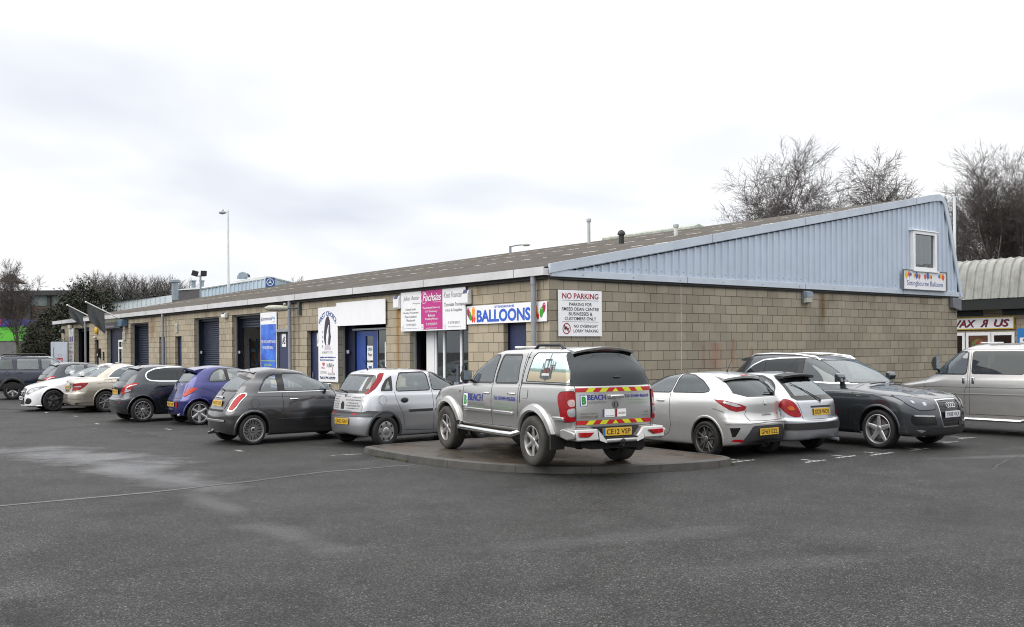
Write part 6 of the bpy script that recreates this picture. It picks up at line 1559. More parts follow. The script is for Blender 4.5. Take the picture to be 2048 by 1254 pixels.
CHR = mat('chrome', (.70, .71, .72), .10, 1.0, var=.03)
BLACKP = mat('black_plastic', (.016, .016, .017), .5, var=.2)
BLKGL = mat('black_trim_gloss', (.010, .010, .011), .15)
GAP = mat('panel_gap', (.012, .012, .012), .8)
def lamp_red(name='lamp_red', c=(.24, .003, .007)):
    return mat(name, c, .22, 0, var=.35, vs=22, coat=0.0, spec=.35)
LRED = lamp_red(); LRED2 = lamp_red('lamp_red_bright', (.36, .006, .010)); LCLR = mat('lamp_clear', (.38, .39, .40), .12, .5, var=.25, vs=30, coat=1.0); LORG = mat('lamp_amber', (.42, .09, .006), .2, var=.3, vs=20, spec=.35)
HEADL = mat('headlamp_glass', (.13, .14, .155), .06, .6, var=.5, vs=16, coat=1.0); LDRK = mat('headlamp_inner', (.09, .095, .11), .08, .8, coat=1.0)
G_CLR = glass('car_glass', (.82, .88, .87), .125, .004); G_PRIV = glass('privacy_glass', (.04, .042, .045), .01, .001); G_MID = glass('tinted_glass', (.45, .50, .50), .07, .002)
# ------------------------------------------------------------------ the vehicles
HS = .94
# --- grey retro city car
P_FIAT = paint('paint_gunmetal', (.072, .073, .078), .8, .22, amt=.12)
lv = [
 [.18,.22,.17,.17,3.40,.19,.70,.42,.45,3.0,0],
 [.08,.25,.20,.20,3.50,.22,.76,.42,.45,3.0,0],
 [.01,.38,.42,.42,3.546,.40,.805,.44,.5,2.8,0],
 [.0,.52,.58,.56,3.535,.52,.8135,.46,.55,2.8,0],
 [.035,.645,.68,.66,3.50,.64,.81,.46,.6,2.7,0],
 [.075,.69,.76,.74,3.43,.71,.80,.46,.62,2.7,0],
 [.13,.86,.86,.84,3.25,.83,.785,.46,.72,2.6,0],
 [.20,.98,.94,.92,2.95,.93,.762,.46,.75,2.5,0],
 [.245,1.035,1.0,.985,2.70,1.0,.735,.46,.62,2.5,0],
 [.40,1.19,1.18,1.16,2.42,1.16,.675,.46,.52,2.5,0],
 [.57,1.34,1.24,1.30,2.10,1.24,.605,.42,.45,2.5,.01],
 [.64,1.385,1.385,1.36,1.96,1.385,.56,.40,.42,2.5,.03],
 [.70,1.40,1.41,1.385,1.86,1.40,.51,.38,.40,2.5,.045]]
c = Car('city_car', 'grey retro three door city car with chrome rear badges and multi spoke wheels', (0, 0, 0), 37, (HS, HS, 1.02), lv, 3.546, crown=.04, paint_=P_FIAT)
CAR_FIAT = c
c.arch(.575, .29, .345, .045, .016, None); c.arch(2.875, .29, .345, .045, .016, None)
sealm = BLKGL
c.region('S', [(.76, 1.035), (.80, 1.12), (.90, 1.23), (1.02, 1.31), (1.15, 1.34), (1.15, 1.035)], 'quarter_window', G_CLR, -.004, .03, rim=.035, rimmat=sealm)
c.region('S', [(1.31, 1.03), (1.31, 1.355), (1.72, 1.345), (1.98, 1.28), (2.28, 1.14), (2.44, 1.03)], 'door_window', G_CLR, -.004, .03, rim=.03, rimmat=sealm)
c.region('S', [(1.17, 1.03), (1.17, 1.365), (1.295, 1.365), (1.295, 1.03)], 'pillar_cover', BLKGL, .001, 0)
c.region('R', [(-.1, 1.065), (.50, 1.065), (.44, 1.24), (-.1, 1.34)], 'rear_window', G_CLR, -.003, 0, 'C', rim=.05, rimmat=sealm)
c.region('F', [(-.1, 1.03), (.62, 1.03), (.52, 1.34), (-.1, 1.36)], 'windscreen', G_CLR, -.003, 0, 'C', rim=.03, rimmat=sealm)
c.region('R', [(.55, .68), (.70, .68), (.765, .95), (.74, .985), (.66, .985), (.62, .95)], 'tail_lamp', LRED2, .014, .05, rim=.022, rimmat=CHR)
c.region('F', [(.50, .66), (.66, .62), (.72, .74), (.62, .82), (.50, .79)], 'headlamp', HEADL, .012, .08)
c.finish()
c.cabin(.75, 2.35, [(1.55, 'front'), (.95, 'bench')], zb=.95, sh=1.05, W=.60)
c.wheels(.575, 2.875, .70, .291, .20, .225, 'multi', (.42, .41, .40), cap=mat('cap_black', (.01, .01, .01), .3))
c.strip('S', [(.70, 1.012), (1.24, 1.005), (2.5, 1.0)], .02, CHR, 'waist_chrome')
c.strip('S', [(1.24, 1.0), (1.245, .7), (1.27, .45), (1.36, .30)], .008, GAP, 'door_gap'); c.strip('S', [(2.50, .98), (2.52, .6), (2.50, .30)], .008, GAP, 'door_gap')
c.strip('S', [(.45, .93), (1.24, .915), (2.6, .89)], .007, GAP, 'swage_line', 0, .002)
c.strip('S', [(1.10, .475), (1.36, .475), (2.4, .475)], .022, P_FIAT, 'side_moulding', .004, .012)
c.strip('R', [(-.50, .47), (0, .47), (.50, .47)], .045, mat('satin_silver', (.45, .44, .43), .3, .8), 'bumper_moulding', .004, .014)
c.strip('R', [(-.40, .665), (0, .665), (.40, .665)], .05, GAP, 'bumper_gap', 0, .004)
c.strip('R', [(.40, .69), (.46, .85), (.50, 1.0)], .008, GAP, 'tailgate_gap'); c.strip('R', [(-.40, .69), (-.46, .85), (-.50, 1.0)], .008, GAP, 'tailgate_gap')
c.strip('R', [(-.20, .905), (0, .915), (.20, .905)], .04, CHR, 'tailgate_handle', .004, .02)
c.plate('R', 'WD59 KXR', .80, True, tilt=.15, off=.02)
F = c.badge('R', 0, .995, .045); F.flush(c.root, 'badge')
c.mirror(2.30, 1.03, mat('mirror_chrome', (.5, .5, .5), .12, .9)); c.handle(1.50, .86, CHR)
c.wiper('R', .02, 1.045, .36, 1.075); c.antenna(.80, .42, 68)
q = MB(); q.tube([(.02, .38, .20), (.20, .38, .21)], .03, 10); q.build('exhaust', CHR, c.root, smooth=True)
c.patch('L', [(.62+.09*math.cos(t), .80+.09*math.sin(t)) for t in [2*PI*k/16 for k in range(16)]], P_FIAT, 'fuel_flap', .004, 'R', 4)
c.strip('L', [(.62+.092*math.cos(t), .80+.092*math.sin(t)) for t in [2*PI*k/16 for k in range(16)]], .007, GAP, 'fuel_flap_gap', .001, .002, 'R', closed=True)
c.spoiler(.80, .66, 1.415, .46, P_FIAT, th=.025)

def std(c, r_, xr, xf, lip=.03, fl=.010, mt=None): c.arch(xr, r_[0], r_[1], lip, fl, mt); c.arch(xf, r_[0], r_[1], lip, fl, mt)
def gaps(c, lines, view='S', w_=.008, side='both'):
    q = MB()
    for l in lines: c.strip(view, l, w_, GAP, join=q, off=.0005, h=.0025, side=side)
    q.build('door_gap' if view in 'SL' else 'tailgate_gap', GAP, c.root)
def circ(x, z, r_, n=20): return [(x+r_*math.cos(2*PI*k/n), z+r_*math.sin(2*PI*k/n)) for k in range(n)]

# --- silver five door supermini with high red lamps
P_CORSA = paint('paint_silver', (.47, .485, .51), .85, .27, amt=.35)
lv = [[.14,.22,.18,.18,3.70,.20,.70,.42,.45,3.0,0],[.05,.26,.21,.21,3.78,.23,.77,.42,.45,3.0,0],[.0,.40,.42,.42,3.817,.40,.815,.44,.5,2.9,0],[.015,.56,.58,.57,3.80,.55,.823,.46,.55,2.9,0],
 [.05,.61,.64,.63,3.76,.63,.823,.46,.6,2.9,0],[.065,.72,.75,.74,3.68,.72,.815,.46,.66,2.9,0],[.085,.88,.86,.85,3.40,.86,.80,.46,.72,2.8,0],[.12,1.00,.96,.94,3.00,.94,.785,.46,.75,2.7,0],
 [.14,1.03,1.01,.98,2.80,.99,.765,.46,.66,2.6,0],[.24,1.19,1.19,1.17,2.52,1.17,.70,.44,.52,2.6,0],[.36,1.345,1.345,1.33,2.16,1.335,.63,.42,.46,2.6,.01],[.42,1.375,1.385,1.37,2.05,1.37,.59,.38,.42,2.6,.02],[.48,1.39,1.40,1.385,1.96,1.385,.54,.36,.40,2.6,.03]]
c = Car('hatchback', 'silver five door hatchback with tall red pillar lamps and a lettered tailgate panel', (0, 0, 0), 37, (HS, HS, 1.02), lv, 3.817, crown=.04, paint_=P_CORSA)
CAR_CORSA = c; PL_G = mat('bumper_grey_plastic', (.048, .050, .054), .55, var=.15)
std(c, (.292, .35), .555, 3.046, .05, .012, PL_G)
c.region('S', [(1.76, 1.045), (1.76, 1.365), (2.05, 1.35), (2.30, 1.26), (2.62, 1.09), (2.66, 1.045)], 'door_window', G_CLR, -.004, .04, rim=.022, rimmat=BLKGL)
c.region('S', [(.86, 1.045), (.88, 1.15), (.99, 1.345), (1.05, 1.365), (1.60, 1.372), (1.66, 1.33), (1.68, 1.045)], 'door_window', G_CLR, -.004, .04, rim=.022, rimmat=BLKGL)
c.region('S', [(.48, 1.04), (.53, 1.14), (.64, 1.26), (.80, 1.335), (.765, 1.04)], 'quarter_window', BLKGL, .000, .03)
c.region('S', [(.57, 1.07), (.70, 1.25), (.715, 1.07)], 'quarter_glass', G_CLR, -.001, .02)
c.region('R', [(-.1, 1.00), (.56, 1.00), (.60, 1.08), (.53, 1.35), (-.1, 1.365)], 'tailgate_surround', BLKGL, .001, .0, 'C')
c.region('R', [(-.1, 1.055), (.44, 1.055), (.43, 1.31), (-.1, 1.33)], 'rear_window', G_CLR, -.001, .0, 'C')
c.region('R', [(.545, .985), (.62, .985), (.73, 1.10), (.755, 1.25), (.70, 1.375), (.58, 1.375), (.635, 1.25), (.62, 1.10)], 'tail_lamp', LRED, .010, .03)
c.region('R', [(.52, 1.08), (.61, 1.10), (.63, 1.25), (.57, 1.34), (.53, 1.33), (.55, 1.22)], 'reversing_lamp', mat('lamp_smoke', (.10, .095, .09), .1, .3, coat=1), .006, .02)
c.region('R', [(-.1, .565), (1.30, .565), (1.30, .645), (.72, .69), (.60, .66), (-.1, .655)], 'bumper_band', PL_G, .008, 0, 'C')
c.region('F', [(-.1, .56), (1.2, .56), (1.2, .64), (-.1, .64)], 'bumper_band', PL_G, .008, 0, 'C')
c.region('F', [(-.1, 1.03), (.66, 1.03), (.56, 1.34), (-.1, 1.36)], 'windscreen', G_CLR, -.003, 0, 'C', rim=.03, rimmat=BLKGL)
c.region('F', [(.46, .66), (.74, .68), (.82, .80), (.55, .82), (.46, .76)], 'headlamp', HEADL, .008, .05)
c.finish(); c.cabin(.75, 2.55, [(1.62, 'front'), (.92, 'bench')], zb=.97, sh=1.10, fab=(.06, .062, .07))
c.wheels(.555, 3.046, .735, .292, .175, .185, 'hubcap', (.40, .40, .41))
gaps(c, [[(.80, 1.02), (.82, .9), (.90, .72), (.97, .60), (1.02, .35)], [(1.72, 1.36), (1.73, 1.0), (1.74, .28)], [(2.78, .98), (2.80, .6), (2.74, .3)], [(1.02, .30), (1.74, .27), (2.70, .28)], [(.84, 1.03), (.88, 1.18), (1.0, 1.385), (1.7, 1.395)]])
gaps(c, [[(.56, .60), (.575, .8), (.565, .98)], [(-.56, .60), (-.575, .8), (-.565, .98)]], 'R')
c.strip('S', [(1.12, .66), (1.70, .66)], .05, BLACKP, 'side_moulding', .004, .016); c.strip('S', [(1.78, .66), (2.72, .66)], .05, BLACKP, 'side_moulding', .004, .016)
q = MB()
for sg in (1, -1):
    for x in (1.02, 1.90):
        h = c.hit('L', x, .86); q.ball((x, (h[0].y+.004)*sg, .86), .095, .018, .052)
q.build('door_handle', BLACKP, c.root, smooth=True)
c.patch('R', [(-.545, .68), (.545, .68), (.555, .965), (-.555, .965)], mat('magnetic_sheet', (.45, .45, .46), .5), 'tailgate_panel', .004, 'L', 8)
TG = mat('faded_lettering', (.09, .09, .10), .6)
for (s_, y, z, w_, h_) in [('Julian Austin', .36, .93, .30, .022), ('Photography', .38, .885, .26, .028), ('Wedding Photography', .37, .84, .30, .028), ('Portrait Studio', .37, .795, .28, .026), ('Photo Guestbook', .37, .755, .26, .024), ('T: 01795 830171', .37, .715, .26, .022),
   ('KENT', -.12, .94, .18, .024), ('FOUNTAINS', -.38, .925, .24, .022), ('Fuchsias Wedding Stationery', -.28, .875, .48, .036), ('www.fuchsias.co.uk', -.28, .825, .36, .026), ('Chocolate Fountain Hire', -.28, .775, .46, .034), ('www.kentfountains.co.uk', -.28, .725, .40, .026)]: c.text('R', s_, y, z, w_, h_, TG, 'panel_lettering', bold=.01)
c.patch('R', [(.02, .70), (.14, .70), (.15, .80), (.08, .86), (.01, .80)], BLACKP, 'panel_logo', .007, 'L', 4, smooth=.02)
c.plate('R', 'GN02 GRF', .475, True, off=.02)
c.patch('R', [(-.46, .60), (-.30, .60), (-.30, .63), (-.46, .63)], LRED2, 'reflector', .012, 'L', 3); c.patch('R', [(.46, .60), (.30, .60), (.30, .63), (.46, .63)], LRED2, 'reflector', .012, 'L', 3)
F = c.badge('R', .0, .965, .035); F.flush(c.root, 'badge')
c.mirror(2.42, 1.05, BLACKP); c.wiper('R', .02, 1.02, .36, 1.05); c.antenna(.62, .30, 65)
c.patch('L', circ(.50, .875, .085), P_CORSA, 'fuel_flap', .004, 'R', 4); c.strip('L', circ(.50, .875, .088), .007, GAP, 'fuel_flap_gap', .001, .002, 'R', closed=True)
c.patch('L', [(.545+.02, .87), (.58, .87), (.58, .88), (.565, .88)], GAP, 'flap_catch', .006, 'R', 2)

# --- three and five door dark hatch (two parked)
P_208 = paint('paint_slate', (.024, .029, .037), .7, .22, amt=.15)
def claw_hatch(label, loop=True, five=False):
    lv = [[.16,.24,.18,.18,3.85,.20,.74,.45,.5,3.0,0],[.06,.28,.21,.21,3.93,.24,.80,.45,.5,3.0,0],[.0,.42,.42,.42,3.962,.40,.855,.48,.55,2.8,0],[.005,.58,.58,.58,3.95,.56,.868,.50,.6,2.8,0],
     [.075,.635,.68,.67,3.90,.66,.868,.50,.66,2.8,0],[.10,.76,.78,.76,3.78,.76,.855,.50,.72,2.7,0],[.09,.90,.89,.87,3.45,.88,.835,.52,.76,2.6,0],[.15,1.02,.97,.95,3.10,.95,.815,.52,.78,2.5,0],
     [.19,1.06,1.03,1.0,2.92,1.01,.79,.52,.7,2.5,0],[.33,1.21,1.20,1.18,2.62,1.18,.72,.48,.55,2.5,0],[.50,1.35,1.345,1.33,2.24,1.33,.655,.44,.48,2.5,.015],[.55,1.38,1.385,1.37,2.12,1.37,.61,.40,.44,2.5,.03],[.60,1.39,1.40,1.385,2.02,1.385,.56,.38,.42,2.5,.04]]
    c = Car('dark_hatchback', label, (0, 0, 0), 37, (HS, HS, 1.02), lv, 3.962, crown=.035, paint_=P_208)
    std(c, (.308, .365), .60, 3.138, .035, .012)
    g_ = G_PRIV if loop else G_MID
    if not five:
        c.region('S', [(.75, 1.13), (.74, 1.21), (.80, 1.28), (1.0, 1.36), (1.40, 1.395), (1.95, 1.39), (2.25, 1.32), (2.62, 1.13), (2.72, 1.05), (1.8, 1.045), (1.1, 1.06), (.84, 1.08)], 'side_window', g_, -.003, .07, rim=.028, rimmat=CHR)
        c.strip('S', [(1.62, 1.06), (1.60, 1.39)], .05, BLKGL, 'window_pillar', .0, .004)
    else:
        c.region('S', [(.82, 1.06), (.80, 1.16), (.90, 1.30), (1.06, 1.365), (1.50, 1.39), (1.52, 1.055)], 'door_window', G_CLR, -.003, .05, rim=.03, rimmat=BLKGL)
        c.region('S', [(1.62, 1.055), (1.62, 1.39), (2.0, 1.38), (2.25, 1.31), (2.62, 1.12), (2.70, 1.055)], 'door_window', G_CLR, -.003, .05, rim=.03, rimmat=BLKGL)
    c.region('R', [(-.1, 1.075), (.50, 1.075), (.44, 1.34), (-.1, 1.35)], 'rear_window', G_CLR if five else G_MID, -.003, 0, 'C', rim=.03, rimmat=BLKGL)
    c.region('F', [(-.1, 1.03), (.68, 1.03), (.58, 1.34), (-.1, 1.36)], 'windscreen', G_CLR, -.003, 0, 'C', rim=.03, rimmat=BLKGL)
    c.region('R', [(-.1, .69), (.36, .69), (.46, .83), (.40, .86), (-.1, .875)], 'plate_recess', BLKGL, -.01, 0, 'C')
    c.region('R', [(.46, .71), (.60, .74), (.78, .80), (.84, .86), (.80, .90), (.92, .96), (.90, 1.0), (.78, 1.01), (.62, .955), (.52, .87), (.44, .80)], 'tail_lamp', LRED2, .010, .03)
    c.region('R', [(.60, .77), (.68, .775), (.80, .81), (.81, .835), (.70, .84), (.68, .87), (.74, .915), (.89, .955), (.88, .975), (.74, .945), (.64, .88)], 'lamp_claw', LCLR, .016, .015)
    c.region('F', [(.42, .66), (.74, .72), (.86, .86), (.60, .82), (.44, .76)], 'headlamp', HEADL, .008, .05)
    c.finish(); c.cabin(.8, 2.65, [(1.72, 'front'), (.98, 'bench')], zb=.99, sh=1.10)
    c.wheels(.60, 3.138, .775, .308, .205, .225, 'sixsplit', (.42, .42, .43))
    gaps(c, [[(1.02 if five else 1.0, 1.03), (1.0, .7), (1.08, .45), (1.16, .30)] if not five else [(.95, 1.03), (.98, .72), (1.05, .5), (1.1, .3)], [(2.85, .98), (2.86, .6), (2.78, .3)], [(1.16, .29), (2.8, .27)]] + ([[(1.57, 1.36), (1.57, .3)]] if five else []))
    gaps(c, [[(.50, .62), (.52, .72)], [(-.50, .62), (-.52, .72)], [(.55, .64), (0, .63), (-.55, .64)]], 'R')
    c.spoiler(.74, .50, 1.39, .52, P_208, th=.028)
    c.patch('R', [(.06, 1.352), (-.06, 1.352), (-.06, 1.368), (.06, 1.368)], LRED, 'stop_lamp', .05, 'L', 2)
    c.patch('R', [(-.46, .50), (-.56, .50), (-.56, .53), (-.46, .53)], LRED2, 'reflector', .004, 'L', 2); c.patch('R', [(.46, .50), (.56, .50), (.56, .53), (.46, .53)], LRED2, 'reflector', .004, 'L', 2)
    c.plate('R', 'GJ13 UXL' if not five else 'GK62 OPE', .775, True, off=.012)
    c.mirror(2.5, 1.06, P_208); c.handle(1.22, .92, P_208 if not loop else BLACKP); c.wiper('R', .05, 1.06, .40, 1.09); c.antenna(.78, .26, 50)
    return c
CAR_208A = claw_hatch('dark slate three door hatchback with a chrome looped side window beside the blue hatch')
CAR_208B = claw_hatch('dark grey hatchback parked nose in behind the white saloon bonnet', False, True)

# --- blue bug shaped hatch
P_KA = paint('paint_violet_blue', (.011, .014, .135), .5, .20, amt=.1)
lv = [[.14,.24,.19,.19,3.50,.20,.70,.42,.45,2.8,0],[.05,.28,.22,.22,3.58,.24,.77,.42,.45,2.8,0],[.0,.42,.42,.42,3.62,.40,.81,.44,.5,2.6,0],[.0,.56,.58,.56,3.61,.54,.8155,.46,.55,2.6,0],
 [.05,.66,.68,.66,3.55,.64,.81,.46,.6,2.5,0],[.11,.78,.78,.76,3.40,.75,.80,.48,.66,2.4,0],[.16,.90,.88,.86,3.15,.86,.785,.48,.72,2.4,0],[.20,1.00,.96,.94,2.80,.94,.765,.48,.72,2.4,0],
 [.23,1.04,1.02,.99,2.62,1.0,.74,.48,.62,2.4,0],[.36,1.18,1.18,1.16,2.36,1.16,.68,.46,.52,2.4,0],[.50,1.30,1.30,1.28,2.06,1.31,.61,.42,.45,2.4,.02],[.57,1.335,1.34,1.32,1.94,1.345,.56,.40,.42,2.4,.04],[.63,1.345,1.355,1.335,1.84,1.355,.51,.38,.40,2.4,.055]]
c = Car('bug_hatchback', 'violet blue rounded three door hatchback with a tall roof spoiler', (0, 0, 0), 37, (HS, HS, 1.03), lv, 3.62, crown=.04, paint_=P_KA)
CAR_KA = c; std(c, (.29, .345), .50, 2.946, .035, .012)
c.region('S', [(.80, 1.07), (.84, 1.16), (.94, 1.27), (1.08, 1.335), (1.22, 1.355), (1.27, 1.07)], 'quarter_window', G_CLR, -.003, .04, rim=.03, rimmat=BLKGL)
c.region('S', [(1.36, 1.07), (1.33, 1.36), (1.72, 1.36), (1.98, 1.29), (2.28, 1.14), (2.38, 1.06)], 'door_window', G_CLR, -.003, .04, rim=.025, rimmat=BLKGL)
c.region('S', [(1.29, 1.06), (1.25, 1.37), (1.32, 1.375), (1.345, 1.06)], 'pillar_cover', BLKGL, .001, 0)
c.region('R', [(-.1, 1.065), (.50, 1.065), (.43, 1.29), (-.1, 1.30)], 'rear_window', G_CLR, -.003, 0, 'C', rim=.04, rimmat=BLKGL)
c.region('F', [(-.1, 1.03), (.62, 1.03), (.54, 1.29), (-.1, 1.30)], 'windscreen', G_CLR, -.003, 0, 'C', rim=.03, rimmat=BLKGL)
c.region('R', [(.52, .70), (.60, .69), (.72, .76), (.84, .87), (.84, .90), (.72, .905), (.60, .88), (.53, .80)], 'tail_lamp', mat('lamp_red_orange', (.42, .03, .008), .2, var=.4, vs=9, spec=.35), .012, .05)
c.region('F', [(.40, .62), (.58, .60), (.74, .72), (.66, .80), (.46, .76)], 'headlamp', HEADL, .010, .08)
c.finish(); c.cabin(.75, 2.3, [(1.55, 'front'), (.95, 'bench')], zb=.96, sh=1.06, W=.60, fab=(.10, .11, .11))
c.wheels(.50, 2.946, .715, .29, .195, .225, 'six', (.50, .50, .52))
gaps(c, [[(1.36, 1.03), (1.38, .7), (1.42, .45), (1.5, .3)], [(2.45, .98), (2.47, .6), (2.42, .3)], [(.30, .905), (.6, .90), (.9, .80), (1.10, .60)], [(.05, .545), (.26, .545)]])
gaps(c, [[(.78, .545), (0, .545), (-.78, .545)], [(.50, .66), (.51, .9), (.50, 1.0)], [(-.50, .66), (-.51, .9), (-.50, 1.0)], [(.5, .655), (0, .64), (-.5, .655)]], 'R')
c.spoiler(.80, .42, 1.375, .48, P_KA, th=.05, droop=.05)
c.patch('R', [(-.42, 1.285), (.42, 1.285), (.40, 1.33), (-.40, 1.33)], BLACKP, 'spoiler_underside', .01, 'L', 6)
c.plate('R', 'EX04 TNK', .50, True, off=.012)
for y in (.36, -.36): c.patch('R', [(y-.06, .43), (y+.06, .43), (y+.06, .57), (y-.06, .57)], LRED, 'fog_lamp', .008, 'L', 3, smooth=.02)
c.patch('R', [(-.15, .37), (.15, .37), (.15, .40), (-.15, .40)], mat('satin_silver', (.45, .44, .43), .3, .8), 'bumper_insert', .008, 'L', 3)
F = c.badge('R', .0, .83, .05); F.flush(c.root, 'badge'); c.patch('R', [(-.25, .96), (-.33, .965), (-.33, .975), (-.25, .98)], CHR, 'model_badge', .006, 'L', 2)
c.mirror(2.15, 1.07, P_KA); c.wiper('R', .0, 1.03, .26, 1.02); c.handle(1.55, .90, P_KA)
q = MB(); q.tube([(.03, -.42, .24), (.2, -.42, .25)], .028, 10); q.build('exhaust', CHR, c.root, smooth=True)

# --- champagne saloon
P_CH = paint('paint_champagne', (.40, .37, .31), .7, .30, amt=.45)
lv = [[.12,.24,.19,.19,4.46,.18,.76,.42,.5,3.2,0],[.03,.29,.22,.22,4.55,.22,.83,.42,.5,3.2,0],[.0,.42,.43,.43,4.58,.40,.87,.44,.55,3.0,0],[.01,.55,.57,.57,4.575,.56,.885,.46,.6,3.0,0],
 [.07,.61,.64,.64,4.52,.66,.885,.46,.66,3.0,0],[.08,.76,.76,.75,4.42,.76,.875,.48,.74,2.9,0],[.06,.90,.87,.85,4.05,.87,.855,.5,.8,2.7,0],[.11,.985,.92,.91,3.60,.93,.84,.52,.86,2.6,0],
 [.34,1.03,.96,.95,3.32,.97,.815,.75,.8,2.6,0],[.60,1.055,1.01,1.0,3.10,1.02,.79,.75,.66,2.6,0],[.86,1.19,1.18,1.17,2.78,1.17,.72,.6,.55,2.5,.01],[1.14,1.33,1.32,1.31,2.42,1.33,.64,.5,.5,2.5,.02],[1.27,1.36,1.36,1.35,2.26,1.36,.58,.44,.46,2.5,.035],[1.37,1.37,1.375,1.365,2.14,1.37,.53,.42,.44,2.5,.045]]
c = Car('saloon', 'champagne gold four door saloon parked between the white and dark cars', (0, 0, 0), 37, (HS, HS, 1.02), lv, 4.58, crown=.035, paint_=P_CH)
CAR_CH = c; std(c, (.32, .375), 1.04, 3.80, .035, .012)
c.region('S', [(1.16, 1.05), (1.18, 1.09), (1.38, 1.25), (1.60, 1.345), (1.85, 1.375), (2.32, 1.385), (2.32, 1.04)], 'door_window', G_MID, -.003, .03, rim=.022, rimmat=CHR)
c.region('S', [(2.42, 1.04), (2.42, 1.385), (2.65, 1.36), (2.9, 1.24), (3.08, 1.10), (3.12, 1.04)], 'door_window', G_MID, -.003, .03, rim=.022, rimmat=BLKGL)
c.region('R', [(-.1, 1.085), (.58, 1.085), (.56, 1.15), (.50, 1.33), (-.1, 1.34)], 'rear_window', G_CLR, -.003, .0, 'C', rim=.02, rimmat=BLKGL, xlim=(.5, 2))
c.region('F', [(-.1, 1.05), (.68, 1.05), (.56, 1.33), (-.1, 1.34)], 'windscreen', G_CLR, -.003, 0, 'C', rim=.02, rimmat=BLKGL)
c.region('R', [(.45, .66), (.80, .68), (.93, .76), (1.06, .875), (1.02, .90), (.80, .90), (.54, .87)], 'tail_lamp', LRED, .008, .03)
c.region('R', [(.56, .765), (.86, .775), (.84, .81), (.56, .80)], 'reversing_lamp', LCLR, .012, .01)
c.region('F', [(.45, .62), (.70, .64), (.92, .80), (.62, .80), (.45, .76)], 'headlamp', HEADL, .008, .05)
c.finish(); c.cabin(1.3, 3.0, [(2.15, 'front'), (1.42, 'bench')], zb=.98, sh=1.08)
c.wheels(1.04, 3.80, .78, .32, .21, .225, 'mesh7', (.22, .22, .23))
gaps(c, [[(1.36, 1.03), (1.44, .8), (1.50, .62), (1.52, .35)], [(2.37, 1.04), (2.38, .3)], [(3.18, 1.0), (3.20, .3)], [(.78, .86), (.92, .88), (1.35, .885), (3.4, .82)], [(1.02, .88), (1.02, .98), (1.24, .98), (1.24, .88)]])
gaps(c, [[(.46, .60), (.48, .76), (.56, .96)], [(-.46, .60), (-.48, .76), (-.56, .96)], [(.46, .60), (0, .59), (-.46, .60)]], 'R')
c.strip('R', [(-.85, .42), (0, .42), (.85, .42)], .012, GAP, 'bumper_crease', .001, .003)
c.plate('R', 'LR09 VHK', .755, True, off=.012); c.strip('R', [(-.30, .845), (.30, .845)], .035, CHR, 'boot_handle', .002, .015); F = c.badge('R', .0, .915, .035); F.flush(c.root, 'badge')
c.mirror(2.9, 1.06, P_CH); c.handle(1.62, .90, P_CH); c.handle(2.52, .89, P_CH)
c.patch('R', [(-.9, .255), (.9, .255), (.85, .33), (-.85, .33)], mat('satin_dark', (.10, .095, .085), .5), 'lower_valance', .002, 'L', 8)
q = MB(); h = c.hit('T', 1.62, 0); q.ball((1.62, 0, h[0].z+.01), .07, .02, .03); q.build('roof_aerial', P_CH, c.root, smooth=True)

# --- white saloon, nose to the yard
P_WH = paint('paint_white', (.78, .79, .80), .0, .30, amt=.25)
lv = [[.14,.24,.19,.14,4.58,.14,.78,.42,.5,3.0,0],[.04,.29,.22,.19,4.66,.17,.85,.42,.55,3.0,0],[.0,.42,.43,.42,4.686,.38,.89,.44,.62,2.7,0],[.01,.55,.57,.57,4.675,.55,.905,.46,.68,2.6,0],
 [.06,.62,.66,.66,4.63,.66,.905,.46,.72,2.5,0],[.08,.76,.78,.76,4.52,.755,.90,.48,.80,2.5,0],[.08,.90,.88,.87,4.20,.86,.88,.5,.9,2.4,0],[.14,.99,.94,.94,3.80,.945,.86,.55,.95,2.4,0],
 [.48,1.03,.98,.97,3.50,.99,.83,.8,.85,2.4,0],[.84,1.055,1.02,1.01,3.26,1.03,.80,.8,.7,2.5,0],[1.12,1.18,1.17,1.16,2.90,1.17,.73,.62,.58,2.5,.01],[1.42,1.31,1.31,1.30,2.50,1.32,.65,.5,.5,2.5,.02],[1.56,1.35,1.355,1.345,2.32,1.355,.58,.44,.46,2.5,.035],[1.66,1.36,1.37,1.36,2.20,1.365,.53,.42,.44,2.5,.045]]
c = Car('saloon', 'white four door saloon with dark five spoke wheels, bonnet towards the yard', (0, 0, 0), 217, (HS, HS, 1.02), lv, 4.686, crown=.035, paint_=P_WH)
CAR_WH = c; std(c, (.325, .38), 1.046, 3.886, .03, .010)
c.region('S', [(1.45, 1.05), (1.62, 1.22), (1.85, 1.33), (2.10, 1.37), (2.35, 1.38), (2.35, 1.045)], 'door_window', G_MID, -.003, .03, rim=.02, rimmat=BLKGL)
c.region('S', [(2.45, 1.045), (2.45, 1.38), (2.70, 1.35), (3.0, 1.23), (3.2, 1.11), (3.28, 1.045)], 'door_window', G_MID, -.003, .03, rim=.02, rimmat=BLKGL)
c.region('R', [(-.1, 1.085), (.58, 1.085), (.50, 1.32), (-.1, 1.33)], 'rear_window', G_CLR, -.003, .0, 'C', rim=.02, rimmat=BLKGL, xlim=(.5, 2))
c.region('F', [(-.1, 1.055), (.70, 1.055), (.57, 1.33), (-.1, 1.34)], 'windscreen', G_CLR, -.003, 0, 'C', rim=.02, rimmat=BLKGL)
c.region('F', [(-.1, .44), (.30, .44), (.38, .56), (.35, .69), (-.1, .71)], 'grille', BLKGL, -.015, 0, 'C', rim=.02, rimmat=CHR)
c.region('F', [(.44, .52), (.60, .53), (.78, .62), (1.02, .76), (.98, .785), (.76, .77), (.52, .70), (.44, .60)], 'headlamp', HEADL, .008, .05)
